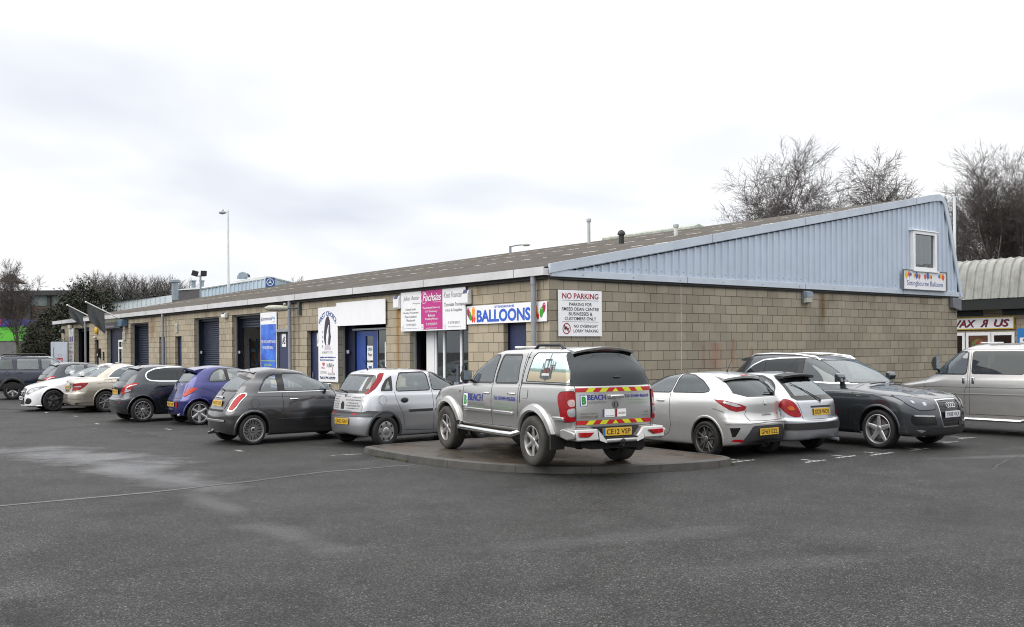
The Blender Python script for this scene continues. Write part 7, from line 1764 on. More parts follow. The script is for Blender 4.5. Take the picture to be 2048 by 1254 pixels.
c.region('F', [(.34, .24), (.62, .22), (.74, .30), (.70, .40), (.50, .42)], 'bumper_vent', BLKGL, -.01, .06)
c.region('F', [(-.1, .20), (.28, .20), (.32, .28), (.30, .40), (-.1, .41)], 'lower_grille', BLKGL, -.01, .0, 'C')
c.finish(); c.cabin(1.35, 3.1, [(2.2, 'front'), (1.5, 'bench')], zb=.98, sh=1.08)
c.wheels(1.046, 3.886, .80, .325, .23, .25, 'star', (.06, .06, .065), cap=BLACKP)
gaps(c, [[(1.42, 1.0), (1.52, .7), (1.55, .3)], [(2.40, 1.04), (2.42, .3)], [(3.32, .98), (3.34, .3)]])
q = MB()
for zz in (.53, .60): c.strip('F', [(-.33, zz), (0, zz), (.33, zz)], .022, CHR, join=q, off=.0, h=.015)
q.build('grille_bar', CHR, c.root, smooth=True); F = c.badge('F', 0, .57, .075); F.flush(c.root, 'badge')
c.plate('F', 'YB64 ZNP', .40, False, off=.03); c.mirror(2.95, 1.07, P_WH); c.handle(1.65, .90, P_WH); c.handle(2.6, .90, P_WH)
c.strip('F', [(-1.0, .19), (0, .17), (1.0, .19)], .02, CHR, 'front_lip', .004, .02)

# --- silver double cab pickup with a canopy
P_PK = paint('paint_pickup_silver', (.47, .47, .46), .85, .28, amt=.55, dz=.75)
lv = [[0.24,0.46,0.45,0.43,4.88,0.38,0.732,0.2,0.5,4,0],[0.19,0.51,0.49,0.47,4.99,0.43,0.787,0.2,0.55,4,0],[0.17,0.64,0.64,0.62,5.04,0.6,0.81,0.2,0.6,4,0],[0.165,0.8,0.8,0.78,5.02,0.78,0.824,0.2,0.6,4,0],[0.165,0.95,0.95,0.92,4.97,0.92,0.819,0.2,0.65,3.6,0],[0.165,1.07,1.06,1.03,4.8,1.03,0.81,0.2,0.7,3.2,0],[0.165,1.155,1.15,1.1,4.3,1.11,0.796,0.2,0.8,3,0],[0.17,1.185,1.18,1.14,3.9,1.15,0.778,0.22,0.75,2.8,0],[0.22,1.37,1.37,1.35,3.52,1.37,0.732,0.26,0.55,2.8,0],[0.37,1.57,1.57,1.55,3.1,1.57,0.663,0.3,0.5,2.8,0],[0.42,1.65,1.65,1.635,2.92,1.64,0.622,0.3,0.45,2.6,0.0],[0.46,1.69,1.69,1.67,2.78,1.67,0.567,0.3,0.42,2.6,0.015]]
c = Car('pickup_truck', 'silver double cab pickup with red and yellow chevrons standing on the kerbed island', (0, 0, 0), 118, (1.0, .955, 1.02), lv, 5.04, crown=.03, taper=.03, paint_=P_PK, N=(30, 96, 34))
CAR_PK = c
c.arch(1.14, .355, .44, .115, .07, P_PK, depth=.40); c.arch(4.19, .355, .44, .115, .07, P_PK, depth=.40)
c.region('S', [(.34, 1.235), (.31, 1.30), (.42, 1.60), (.50, 1.635), (1.33, 1.635), (1.40, 1.58), (1.46, 1.235)], 'canopy_window', None, 0, .05)
c.reg[-1]['mat'] = MATS.get('x') or mat('window_picture_backing', (.3, .3, .3))
c.region('S', [(1.74, 1.205), (1.78, 1.60), (2.38, 1.60), (2.46, 1.19)], 'door_window', G_CLR, -.006, .04, rim=.03, rimmat=BLKGL)
c.region('S', [(2.57, 1.19), (2.50, 1.60), (2.78, 1.58), (3.10, 1.45), (3.50, 1.20), (3.52, 1.175)], 'door_window', G_CLR, -.006, .04, rim=.03, rimmat=BLKGL)
c.region('R', [(-.1, 1.205), (.745, 1.205), (.655, 1.60), (.60, 1.655), (-.1, 1.66)], 'canopy_rear_window', G_PRIV, .004, .0, 'C', xlim=(0, .75))
c.region('R', [(.685, .70), (.88, .69), (.95, .74), (1.02, .98), (1.01, 1.06), (.95, 1.10), (.685, 1.115)], 'tail_lamp', LRED, .014, .04, rim=.008, rimmat=BLKGL)
c.region('R', [(.695, .76), (.79, .76), (.81, .86), (.695, .89)], 'reversing_lamp', LCLR, .018, .04); c.region('R', [(.695, .90), (.78, .90), (.80, .97), (.77, 1.00), (.695, 1.00)], 'indicator_lamp', mat('lamp_pink_clear', (.45, .30, .28), .1, .3, var=.3, vs=20, coat=1), .018, .04)
c.region('F', [(-.1, 1.19), (.68, 1.19), (.60, 1.58), (-.1, 1.60)], 'windscreen', G_CLR, -.003, 0, 'C', rim=.03, rimmat=BLKGL)
c.region('F', [(.50, .78), (.78, .80), (.98, .92), (.90, .98), (.56, .98)], 'headlamp', HEADL, .008, .04)
c.region('F', [(-.1, .66), (.44, .66), (.46, .92), (-.1, .95)], 'grille', BLKGL, -.01, .0, 'C', rim=.02, rimmat=CHR)
c.finish(underz=.46)
def field():
    m, nt, b = new_mat('picture_field'); tc = objco(nt); sp = nt.nodes.new('ShaderNodeSeparateXYZ'); L(nt, tc, sp.inputs[0])
    n = noise(nt, tc, 9, 5, .7); z = M(nt, 'ADD', sp.outputs[2], M(nt, 'MULTIPLY', M(nt, 'SUBTRACT', n, .5), .04))
    r_ = ramp(nt, M(nt, 'DIVIDE', M(nt, 'SUBTRACT', z, 1.2), .45), [(0, C3(135, 120, 95)), (.36, C3(170, 160, 130)), (.40, C3(90, 115, 110)), (.47, C3(120, 145, 140)), (.50, C3(185, 210, 215)), (1, C3(215, 230, 235))])
    L(nt, r_, b.inputs['Base Color']); b.inputs['Roughness'].default_value = .12; b.inputs['Coat Weight'].default_value = .5
    return m
for o in c.objs.get('canopy_window', []): o.data.materials.clear(); o.data.materials.append(field())
TR, TD, TW = mat('picture_machine_red', (.12, .035, .03), .4, var=.5, vs=30), mat('picture_machine_dark', (.06, .07, .075), .4, var=.5, vs=30), mat('picture_machine_white', (.5, .52, .52), .4)
for sd_ in 'LR':
    j1, j2, j3 = MB(), MB(), MB()
    def rc(x0, x1, z0, z1, j, o_=.006): c.patch('L', [(x0, z0), (x1, z0), (x1, z1), (x0, z1)], TR, 'x', o_, sd_, 3, join=j)
    rc(.85, 1.02, 1.355, 1.42, j1); rc(.76, .82, 1.40, 1.45, j1)
    for q4 in ((.845, .86, 1.42, 1.55), (1.01, 1.025, 1.42, 1.55), (.845, 1.025, 1.535, 1.555), (.93, .94, 1.42, 1.54), (.845, 1.025, 1.41, 1.43), (.78, .84, 1.28, 1.40), (1.03, 1.09, 1.28, 1.40), (.84, 1.03, 1.265, 1.315), (.72, .735, 1.40, 1.52), (.72, .84, 1.46, 1.475), (1.05, 1.065, 1.42, 1.50), (.79, .80, 1.42, 1.53)): rc(*q4, j2, .008)
    rc(.83, 1.04, 1.315, 1.35, j3, .010)
    for j, mm in ((j1, TR), (j2, TD), (j3, TW)): j.build('window_picture', mm, c.root, fix=False)
c.strip('S', [(.93, 1.24), (.90, 1.63)], .010, GAP, 'window_split', .006, .003)
c.strip('S', [(.30, 1.225), (.28, 1.30), (.40, 1.61), (.49, 1.645), (1.34, 1.645), (1.41, 1.59), (1.475, 1.225)], .016, BLKGL, 'window_seal', .001, .005, closed=True)
c.cabin(1.7, 3.45, [(2.5, 'front'), (1.8, 'bench')], zf=.62, zb=1.13, sh=1.30, W=.66)
q = MB(); q.box(1.52, 1.58, -.66, .66, .6, 1.58); q.box(.4, 1.5, -.66, .66, .60, .64); q.build('bulkhead', mat('underbody', (.012, .012, .012), .8), c.root)
c.wheels(1.14, 4.19, .755, .367, .25, .222, 'six', (.42, .41, .40), tyre=(.040, .037, .032))
q = MB()
for sg in (1, -1): q.tube([(1.62, .78*sg, .47), (1.75, .88*sg, .42), (2.0, .90*sg, .42), (3.4, .90*sg, .42), (3.62, .88*sg, .42), (3.72, .80*sg, .47)], .042, 12)
q.build('side_step', CHR, c.root, smooth=True)
for sg in (1, -1):
    for x0, x1 in ((1.80, 2.45), (2.53, 3.50), (.30, .60)):
        q = MB(); q.box(x0, x1, .778*sg, .845*sg, .70, .755); q.build('side_moulding', P_PK, c.root, bevel=.012)
gaps(c, [[(1.66, 1.17), (1.66, .80), (1.64, .52)], [(2.51, 1.60), (2.54, 1.17), (2.52, .52)], [(3.58, 1.13), (3.60, .8), (3.60, .52)], [(1.62, 1.64), (1.62, 1.2)], [(1.64, .525), (3.60, .505)]])
c.strip('S', [(.19, 1.20), (1.0, 1.20), (1.62, 1.195)], .022, BLKGL, 'canopy_seal', .001, .006); c.strip('S', [(1.55, 1.66), (1.60, 1.2), (1.60, .9)], .02, GAP, 'bed_gap', .0, .003)
gaps(c, [[(.675, .60), (.675, 1.19)], [(-.675, .60), (-.675, 1.19)], [(.675, .615), (-.675, .615)]], 'R'); c.strip('R', [(-.86, 1.195), (0, 1.195), (.86, 1.195)], .03, BLKGL, 'tailgate_seal', .001, .006)
c.patch('L', [(1.38, .97), (1.50, .97), (1.53, 1.01), (1.53, 1.11), (1.36, 1.11), (1.36, 1.0)], P_PK, 'fuel_flap', .005, 'L', 4); c.strip('L', [(1.38, .97), (1.50, .97), (1.53, 1.01), (1.53, 1.11), (1.36, 1.11), (1.36, 1.0)], .007, GAP, 'fuel_flap_gap', .001, .002, 'L', closed=True)
c.spoiler(.66, .38, 1.72, .54, P_PK, th=.03, droop=.06); c.patch('R', [(-.12, 1.655), (.12, 1.655), (.12, 1.675), (-.12, 1.675)], LRED, 'stop_lamp', .03, 'L', 2)
YC = mat('chevron_yellow', C3(200, 205, 40), .35); RC = mat('chevron_red', C3(175, 30, 35), .35)
for z0 in (1.10, .65):
    jr, jy = MB(), MB(); z1 = z0+.056; w_ = .116
    for sg in (1, -1):
        c.patch('R', [(0, z0), (.055*sg, z0), (0, z1)], YC, 'x', .004, 'L', 2, join=jy)
        e = 0
        xs_ = [.055, .055+w_, .055+2*w_, .055+3*w_, .055+4*w_, .67]
        for k in range(5):
            a, b_ = xs_[k], xs_[k+1]; sh_ = -.055
            pts = [(a*sg, z0), (b_*sg, z0), ((b_+(sh_ if k < 4 else 0))*sg, z1), ((a+sh_)*sg, z1)]
            c.patch('R', pts, RC, 'x', .004, 'L', 3, join=jr if k % 2 == 0 else jy)
    jr.build('chevron_strip', RC, c.root, fix=False); jy.build('chevron_strip', YC, c.root, fix=False)
BB = mat('lettering_royal', C3(40, 50, 140), .4); GN = mat('lettering_green', C3(35, 130, 60), .4); GP = mat('lettering_pale_green', C3(120, 160, 120), .5); GY = mat('lettering_grey', C3(120, 115, 120), .5)
def logo(view, ca, cb, w_, h_, sd_):
    a = w_/2; b_ = h_/2
    c.patch(view, [(ca-a, cb-b_), (ca+a, cb-b_), (ca+a, cb+b_), (ca-a, cb+b_)], BB, 'logo_border', .004, sd_, 2)
    a -= .008; b_ -= .008; c.patch(view, [(ca-a, cb-b_), (ca+a, cb-b_), (ca+a, cb+b_), (ca-a, cb+b_)], WHITE, 'logo_panel', .0055, sd_, 2)
    c.text(view, 'B', ca, cb, w_*.6, h_*.72, GN, 'logo_letter', sd_, .06, off=.008)
for sd_ in 'LR':
    k_ = 1 if sd_ == 'L' else -1; X_ = lambda x: x if sd_ == 'L' else 6.05-x
    logo('L', X_(3.47), .875, .17, .22, sd_); c.text('L', 'BEACH', X_(3.10), .925, .53, .115, BB, side=sd_, bold=.015); c.text('L', 'SOIL STABILISATION LTD', X_(3.06), .825, .60, .045, GY, side=sd_)
    c.text('L', 'www.beachsoilstabilisation.co.uk', X_(3.06), .775, .60, .022, GP, side=sd_)
    c.text('L', 'Tel: 01444 456308', X_(2.09), .945, .72, .06, BB, side=sd_, bold=.015); c.text('L', 'info@beachstabilisation.co.uk', X_(2.09), .865, .66, .035, GP, side=sd_); c.text('L', 'soil stabilisation', X_(2.09), .805, .56, .035, GP, side=sd_)
logo('R', .55, .985, .12, .155, 'L'); c.text('R', 'BEACH', .33, 1.025, .31, .072, BB, bold=.015); c.text('R', 'SOIL STABILISATION LTD', .33, .955, .34, .03, GY); c.text('R', 'Tel: 01444 456308', -.40, 1.03, .46, .045, BB, bold=.015); c.text('R', 'info@beachstabilisation.co.uk', -.42, .975, .42, .024, GP); c.text('R', 'www.beachstabilisation.co.uk', -.42, .935, .38, .024, GP)
c.text('R', 'GREAT WALL', .46, .80, .30, .022, mat('badge_bronze', (.25, .2, .15), .3, .7)); c.text('R', 'STEED SE', .46, .755, .30, .03, mat('badge_bronze', (.25, .2, .15), .3, .7)); c.text('R', '4x4', -.57, .80, .08, .025, CHR); c.text('R', 'DIESEL', -.55, .755, .12, .02, CHR)
for (y0, y1, m1) in ((.23, .02, mat('sticker_purple', C3(90, 60, 140), .4)), (.0, -.19, mat('sticker_dark_red', C3(130, 25, 35), .4))):
    c.patch('R', [(y0, .745), (y0-.03, .745), (y0-.03, .855), (y0, .855)], m1, 'sticker_edge', .004, 'L', 2); c.patch('R', [(y0-.03, .745), (y1, .745), (y1, .855), (y0-.03, .855)], WHITE, 'sticker', .004, 'L', 2)
c.text('R', 'constructionline', .11, .765, .15, .018, BB, off=.008); c.text('R', 'Acclaim', -.11, .80, .13, .035, GY, off=.008)
q = MB(); q.box(.10, .17, -.12, .12, 1.0, 1.055); q.build('tailgate_handle', CHR, c.root, bevel=.012); F = c.badge('R', 0, .915, .055); F.ell(0, 0, .02, .035, CHR, .002); F.flush(c.root, 'badge')
q = MB()   # step bumper: two horns and a dropped centre
for sg in (1, -1):
    q.prism([(0, .44), (.26, .44), (.30, .60), (.04, .60)], 'y', .40*sg, .79*sg); q.prism([(.03, .47), (.22, .44), (.40, .47), (.40, .58), (.30, .60), (.03, .56)], 'y', .785*sg, .83*sg)
    q.add([(.04, .40*sg, .60), (.0, .40*sg, .44), (.0, .27*sg, .40), (.03, .27*sg, .46), (.2, .40*sg, .60), (.2, .27*sg, .46)], [(0, 1, 2, 3), (0, 3, 5, 4)])
q.box(.0, .2, -.27, .27, .40, .455)
q.build('rear_bumper', P_PK, c.root, bevel=.02, segs=3)
q = MB(); q.box(.02, .2, -.40, .40, .455, .475); q.box(.13, .2, -.40, .40, .455, .62); q.build('bumper_step', BLACKP, c.root)
q = MB()
for sg in (1, -1): q.prism([(.50*sg, .555), (.74*sg, .56), (.74*sg, .505), (.58*sg, .495)], 'x', -.012, .03)
q.build('fog_lamp', LRED2, c.root)
c.plate('R', 'CE12 VSP', .545, True, x=.10, off=.02, y=.03, eu=True)
q = MB(); q.tube([(.22, 0, .36), (.05, 0, .36), (-.02, 0, .38)], .03, 8); q.ball((-.03, 0, .42), .035, .035, .035); q.box(.2, .5, -.4, .4, .30, .40); q.tube([(.3, -.55, .32), (1.0, -.5, .32)], .09, 10); q.build('tow_bar', mat('underbody', (.012, .012, .012), .8), c.root, smooth=True)
q = MB(); q.box(.5, 4.6, -.5, .5, .30, .45); q.tube([(1.14, -.7, .36), (1.14, .7, .36)], .06, 8); q.ball((1.14, 0, .36), .16, .14, .16); q.box(.60, .64, .62, .86, .28, .50); q.box(.60, .64, -.86, -.62, .28, .50); q.box(3.68, 3.71, .66, .88, .28, .52); q.box(3.68, 3.71, -.88, -.66, .28, .52); q.build('chassis', mat('underbody', (.012, .012, .012), .8), c.root)
c.mirror(3.42, 1.19, BLACKP, w_=.18, h=.17, out=.12); c.handle(1.86, 1.03, CHR, ln=.22); c.handle(2.72, 1.01, CHR, ln=.22)
for sg in (1,):
    q = MB(); h = c.hit('T', .75, .55); q.tube([(.72, .52*sg, 1.69), (.82, .53*sg, 1.755), (1.45, .53*sg, 1.76), (1.60, .52*sg, 1.68)], [.028, .024, .024, .03], 8); q.build('roof_rail', BLACKP, c.root, smooth=True)
q = MB(); q.box(2.30, 2.55, -.1, .35, 1.71, 1.745); q.build('roof_box', mat('roof_white', (.6, .6, .6), .4), c.root, bevel=.01)
c.patch('L', circ(3.72, 1.0, .022, 10), LORG, 'side_repeater', .006, 'L', 2)
q = MB(); h = c.hit('R', -.05, 1.30); q.ball((h[0].x-.015, -.05, 1.30), .02, .07, .018); q.build('canopy_lock', BLACKP, c.root, smooth=True)

# --- white silver sporty coupe hatch
P_ST = paint('paint_pearl_silver', (.56, .56, .555), .65, .28, amt=.55, dz=.75)
lv = [[.20,.26,.19,.18,3.92,.19,.74,.45,.5,3,0],[.08,.32,.22,.21,4.0,.22,.80,.45,.5,2.9,0],[.01,.46,.44,.42,4.034,.40,.83,.46,.55,2.8,0],[.0,.565,.58,.56,4.02,.55,.845,.48,.6,2.7,0],
 [.05,.60,.66,.64,3.96,.64,.8465,.48,.66,2.7,0],[.10,.72,.78,.74,3.82,.74,.84,.48,.72,2.6,0],[.095,.88,.90,.86,3.48,.86,.825,.50,.76,2.5,0],[.12,.99,.98,.94,3.12,.94,.80,.5,.78,2.4,0],
 [.18,1.04,1.05,1.0,2.95,1.0,.765,.5,.7,2.4,0],[.36,1.16,1.19,1.16,2.66,1.16,.69,.48,.55,2.4,0],[.58,1.285,1.295,1.285,2.30,1.29,.62,.44,.5,2.5,.02],[.65,1.32,1.33,1.315,2.18,1.325,.57,.4,.45,2.5,.03],[.72,1.335,1.35,1.33,2.06,1.34,.52,.38,.42,2.5,.04]]
c = Car('coupe_hatchback', 'pearl silver three door hatchback with black diffuser panel beside the kerbed island', (0, 0, 0), 127, (.93, .93, 1.02), lv, 4.034, crown=.03, paint_=P_ST)
CAR_ST = c; std(c, (.302, .365), .78, 3.249, .035, .012)
c.region('S', [(.78, 1.10), (.80, 1.13), (1.00, 1.26), (1.25, 1.345), (1.56, 1.365), (1.66, 1.065), (.9, 1.075)], 'quarter_window', G_MID, -.003, .04, rim=.018, rimmat=BLKGL)
c.region('S', [(1.72, 1.06), (1.62, 1.37), (2.0, 1.355), (2.3, 1.27), (2.62, 1.12), (2.70, 1.045)], 'door_window', G_CLR, -.003, .04, rim=.018, rimmat=BLKGL)
c.region('R', [(-.1, 1.015), (.40, 1.02), (.60, 1.07), (.50, 1.29), (-.1, 1.30)], 'rear_window', G_PRIV, -.002, .0, 'C', rim=.015, rimmat=BLKGL)
c.region('F', [(-.1, 1.03), (.66, 1.03), (.56, 1.30), (-.1, 1.31)], 'windscreen', G_CLR, -.003, 0, 'C', rim=.03, rimmat=BLKGL)
c.region('R', [(.50, .79), (.66, .77), (.78, .80), (1.02, .935), (1.04, .965), (.86, .955), (.56, .885), (.46, .85)], 'tail_lamp', LRED, .010, .015)
c.region('R', [(.56, .855), (.66, .85), (.88, .91), (.86, .935), (.66, .90)], 'lamp_inner', LCLR, .014, .01)
c.region('R', [(-.1, .26), (.62, .26), (.42, .525), (.36, .54), (-.1, .54)], 'diffuser_panel', mat('diffuser_grey', (.04, .04, .045), .45), .002, 0, 'C')
c.region('R', [(.66, .515), (.86, .51), (.80, .36), (.74, .37)], 'bumper_vent', BLKGL, .001, .0)
c.region('R', [(.56, .275), (.80, .29), (.76, .325), (.60, .32)], 'fog_lamp', LRED2, .006, .0)
c.region('F', [(.46, .64), (.74, .66), (.86, .78), (.60, .80), (.48, .74)], 'headlamp', HEADL, .008, .04)
c.finish(); c.cabin(.9, 2.65, [(1.78, 'front'), (1.10, 'bench')], zb=.98, sh=1.08)
c.wheels(.78, 3.249, .745, .302, .215, .225, 'fivesplit', (.16, .155, .15), cap=mat('cap_dark', (.1, .1, .1), .3))
gaps(c, [[(1.71, 1.04), (1.66, .8), (1.64, .5), (1.70, .36), (1.84, .29)], [(2.86, .98), (2.88, .6), (2.80, .3)], [(1.84, .285), (2.80, .26)], [(.38, .76), (.62, .82)]])
gaps(c, [[(.44, .62), (.50, .72), (.46, .80)], [(-.44, .62), (-.50, .72), (-.46, .80)], [(.44, .62), (0, .61), (-.44, .62)]], 'R')
c.strip('R', [(-.80, .582), (-.4, .585), (0, .586), (.4, .585), (.80, .582)], .03, P_ST, 'bumper_shelf', .0, .014)
c.spoiler(.84, .55, 1.335, .52, P_ST, th=.035, droop=.04); c.patch('R', [(-.10, 1.285), (.10, 1.285), (.10, 1.305), (-.10, 1.305)], LRED, 'stop_lamp', .06, 'L', 2)
c.plate('R', 'GF63 EZL', .435, True, off=.014); c.text('R', 'S', 0, .90, .075, .085, CHR, 'badge', bold=.05); c.text('R', 'CUPRA', -.04, .705, .26, .028, mat('badge_dark2', (.1, .1, .1), .3, .6), 'badge', bold=.02); c.text('R', 'TSI', -.36, .715, .07, .022, CHR, 'badge')
c.mirror(2.52, 1.06, P_ST); c.handle(1.92, .91, P_ST); c.wiper('R', -.38, 1.035, -.08, 1.05); c.antenna(.98, .24, 58)
c.strip('S', [(1.9, .265), (2.85, .245)], .018, CHR, 'sill_painted_highlight', .002, .006)  # chrome strip added to draw a highlight along the sill

# --- silver older hatch with black bumper band
P_CO = paint('paint_blue_silver', (.44, .46, .49), .85, .27, amt=.4)
lv = [[.16,.20,.17,.17,3.98,.18,.74,.42,.5,3,0],[.06,.24,.20,.20,4.06,.21,.80,.42,.5,2.9,0],[.01,.34,.36,.36,4.10,.36,.83,.42,.55,2.8,0],[.0,.50,.52,.52,4.095,.50,.845,.44,.6,2.7,0],
 [.055,.54,.60,.60,4.02,.58,.845,.44,.66,2.7,0],[.07,.68,.74,.72,3.86,.70,.835,.44,.72,2.6,0],[.085,.82,.86,.84,3.45,.82,.82,.46,.76,2.5,0],[.15,.905,.93,.92,3.12,.90,.795,.48,.78,2.4,0],
 [.20,.95,.98,.96,2.95,.97,.765,.48,.66,2.4,0],[.38,1.10,1.12,1.10,2.62,1.11,.70,.46,.55,2.4,0],[.58,1.24,1.24,1.22,2.26,1.23,.63,.42,.5,2.5,.01],[.64,1.275,1.28,1.26,2.14,1.265,.58,.4,.45,2.5,.02],[.70,1.29,1.30,1.28,2.02,1.28,.53,.38,.42,2.5,.03]]
c = Car('hatchback', 'older blue silver hatchback with black bumper band and long rear wiper', (0, 0, 0), 127, (.93, .875, 1.0), lv, 4.10, crown=.03, paint_=P_CO)
CAR_CO = c; std(c, (.29, .35), .80, 3.265, .03, .010)
c.region('S', [(.62, 1.0), (.66, 1.10), (.78, 1.20), (.98, 1.27), (1.6, 1.29), (1.62, .99)], 'quarter_window', G_MID, -.003, .05, rim=.03, rimmat=BLKGL)
c.region('S', [(1.72, .99), (1.70, 1.29), (2.0, 1.28), (2.3, 1.19), (2.6, 1.06), (2.68, .99)], 'door_window', G_CLR, -.003, .04, rim=.02, rimmat=BLKGL)
c.region('R', [(-.1, .875), (.60, .875), (.66, .92), (.56, 1.26), (-.1, 1.27)], 'tailgate_surround', BLKGL, .001, 0, 'C')
c.region('R', [(-.1, .955), (.56, .955), (.49, 1.23), (-.1, 1.24)], 'rear_window', G_CLR, -.001, .0, 'C')
c.region('F', [(-.1, 1.0), (.66, 1.0), (.56, 1.24), (-.1, 1.25)], 'windscreen', G_CLR, -.003, 0, 'C', rim=.03, rimmat=BLKGL)
c.region('R', [(.56, .60), (.70, .59), (.84, .64), (.95, .75), (.95, .84), (.86, .895), (.74, .89), (.66, .83), (.60, .72)], 'tail_lamp', LRED, .014, .05)
c.region('R', [(.68, .71), (.78, .71), (.82, .75), (.77, .785), (.70, .775)], 'indicator_lamp', LORG, .018, .03)
c.region('R', [(-.1, .375), (1.35, .375), (1.35, .48), (-.1, .50)], 'bumper_band', BLACKP, .014, 0, 'C')
c.region('F', [(-.1, .375), (1.3, .375), (1.3, .48), (-.1, .50)], 'bumper_band', BLACKP, .012, 0, 'C')
c.region('F', [(.46, .60), (.74, .62), (.84, .74), (.60, .75), (.46, .72)], 'headlamp', HEADL, .008, .05)
c.finish(); c.cabin(.9, 2.6, [(1.75, 'front'), (1.05, 'bench')], zb=.93, sh=1.02, W=.60)
c.wheels(.80, 3.265, .735, .29, .185, .18, 'hubcap', (.35, .35, .35), dz=-.06)
gaps(c, [[(1.67, 1.28), (1.68, .9), (1.68, .3)], [(2.85, .95), (2.86, .3)]]); gaps(c, [[(.53, .56), (.55, .70), (.60, .86)], [(-.53, .56), (-.55, .70), (-.60, .86)], [(.53, .56), (0, .55), (-.53, .56)]], 'R')
c.spoiler(.80, .52, 1.31, .50, BLACKP, th=.035, droop=.03, name='roof_spoiler'); c.plate('R', 'S729 WDE', .675, True, off=.012, h=.115)
c.strip('R', [(-.30, .765), (.30, .765)], .035, BLACKP, 'tailgate_handle', .003, .015); F = c.badge('R', .0, .85, .038); F.flush(c.root, 'badge'); c.text('R', 'Corolla', .38, .82, .14, .025, CHR, 'badge'); c.text('R', 'GLS', -.50, .82, .08, .022, CHR, 'badge')
c.wiper('R', .0, .86, .40, 1.15, off=.02); c.antenna(.90, .55, 38, .003)
q = MB(); q.tube([(-.02, -.42, .18), (.2, -.42, .19)], .03, 10); q.build('exhaust', GREYM, c.root, smooth=True)

# --- dark grey large off roader, nose out
P_Q = paint('paint_graphite', (.052, .058, .066), .75, .24, amt=.15)
lv = [[.16,.34,.26,.24,4.96,.22,.84,.5,.55,3.2,0],[.05,.40,.30,.28,5.04,.26,.93,.5,.6,3.0,0],[.0,.54,.50,.50,5.086,.42,.97,.5,.66,2.8,0],[.01,.70,.70,.70,5.08,.60,.99,.52,.7,2.7,0],
 [.04,.82,.84,.84,5.05,.76,.9915,.52,.76,2.6,0],[.05,.96,.98,.95,4.92,.89,.98,.54,.86,2.6,0],[.06,1.06,1.06,1.02,4.55,.99,.955,.56,.95,2.5,0],[.10,1.13,1.10,1.07,4.00,1.08,.92,.58,.95,2.4,0],
 [.14,1.17,1.15,1.12,3.72,1.13,.885,.58,.8,2.4,0],[.28,1.35,1.34,1.33,3.34,1.33,.81,.54,.62,2.4,0],[.50,1.54,1.53,1.53,2.88,1.54,.72,.5,.55,2.4,.01],[.56,1.59,1.59,1.585,2.70,1.59,.67,.46,.5,2.5,.03],[.62,1.61,1.62,1.61,2.56,1.615,.62,.42,.48,2.5,.045]]
c = Car('large_suv', 'dark graphite large off road car with chrome framed grille facing the yard', (0, 0, 0), -53, (.95, .95, 1.02), lv, 5.086, crown=.02, paint_=P_Q)
CAR_Q = c; std(c, (.345, .41), 1.13, 4.136, .04, .016)
c.region('S', [(.74, 1.19), (.80, 1.28), (1.0, 1.45), (1.25, 1.555), (1.7, 1.59), (2.25, 1.605), (2.62, 1.585), (2.95, 1.49), (3.30, 1.30), (3.52, 1.15), (2.3, 1.17), (1.3, 1.185)], 'side_window', G_PRIV, -.003, .05, rim=.026, rimmat=CHR)
c.region('S', [(2.35, 1.175), (2.31, 1.595), (2.62, 1.575), (2.94, 1.48), (3.28, 1.295), (3.48, 1.16)], 'door_window', G_MID, -.003, .03)
c.region('S', [(1.27, 1.195), (1.245, 1.54), (1.31, 1.56), (1.35, 1.195)], 'pillar_cover', BLKGL, .001, 0); c.region('S', [(2.215, 1.18), (2.18, 1.59), (2.30, 1.595), (2.34, 1.18)], 'pillar_cover', BLKGL, .001, 0)
c.region('R', [(-.1, 1.19), (.62, 1.19), (.54, 1.53), (-.1, 1.54)], 'rear_window', G_PRIV, -.003, .0, 'C', rim=.03, rimmat=BLKGL)
c.region('F', [(-.1, 1.17), (.80, 1.165), (.64, 1.545), (-.1, 1.555)], 'windscreen', G_CLR, -.003, 0, 'C', rim=.025, rimmat=BLKGL)
c.region('F', [(-.1, .415), (.26, .415), (.33, .56), (.37, .80), (.35, .865), (-.1, .875)], 'grille', BLKGL, -.015, .0, 'C', rim=.028, rimmat=CHR)
c.region('F', [(.46, .72), (.80, .70), (1.00, .80), (1.12, .935), (1.08, .95), (.80, .925), (.52, .86)], 'headlamp', LDRK, .008, .05, rim=.014, rimmat=GAP)
c.region('F', [(.65, .78), (.72, .778), (.73, .84), (.65, .835)], 'headlamp_lens', LCLR, .012, .04); c.region('F', [(.86, .815), (.91, .825), (.92, .87), (.865, .86)], 'headlamp_lens', LCLR, .012, .04)
c.region('F', [(.46, .44), (.92, .44), (.98, .50), (.98, .61), (.50, .60)], 'bumper_vent', BLKGL, -.004, .04)
c.region('F', [(.52, .585), (.92, .60), (.92, .625), (.52, .61)], 'running_lamp', LCLR, .012, .01)
c.region('F', [(.60, .27), (.74, .30), (.88, .36), (.80, .37), (.66, .34)], 'bumper_accent', mat('satin_silver', (.45, .44, .43), .3, .8), .004, 0)
c.region('F', [(-.1, .24), (.60, .24), (.78, .31), (.60, .39), (-.1, .37)], 'lower_grille', BLACKP, -.004, 0, 'C')
c.finish(underz=.32); c.cabin(1.3, 3.45, [(2.5, 'front'), (1.6, 'bench')], zf=.45, zb=1.12, sh=1.28, W=.72)
c.wheels(1.13, 4.136, .835, .348, .27, .262, 'five', (.52, .52, .53), steer=0)
gaps(c, [[(2.27, 1.15), (2.28, .8), (2.28, .38)], [(3.60, 1.12), (3.60, .8), (3.52, .38)], [(1.30, 1.15), (1.40, .9), (1.55, .6), (1.6, .38)], [(.3, 1.02), (2.2, 1.0), (3.6, .985), (4.5, .93)]])
q = MB()
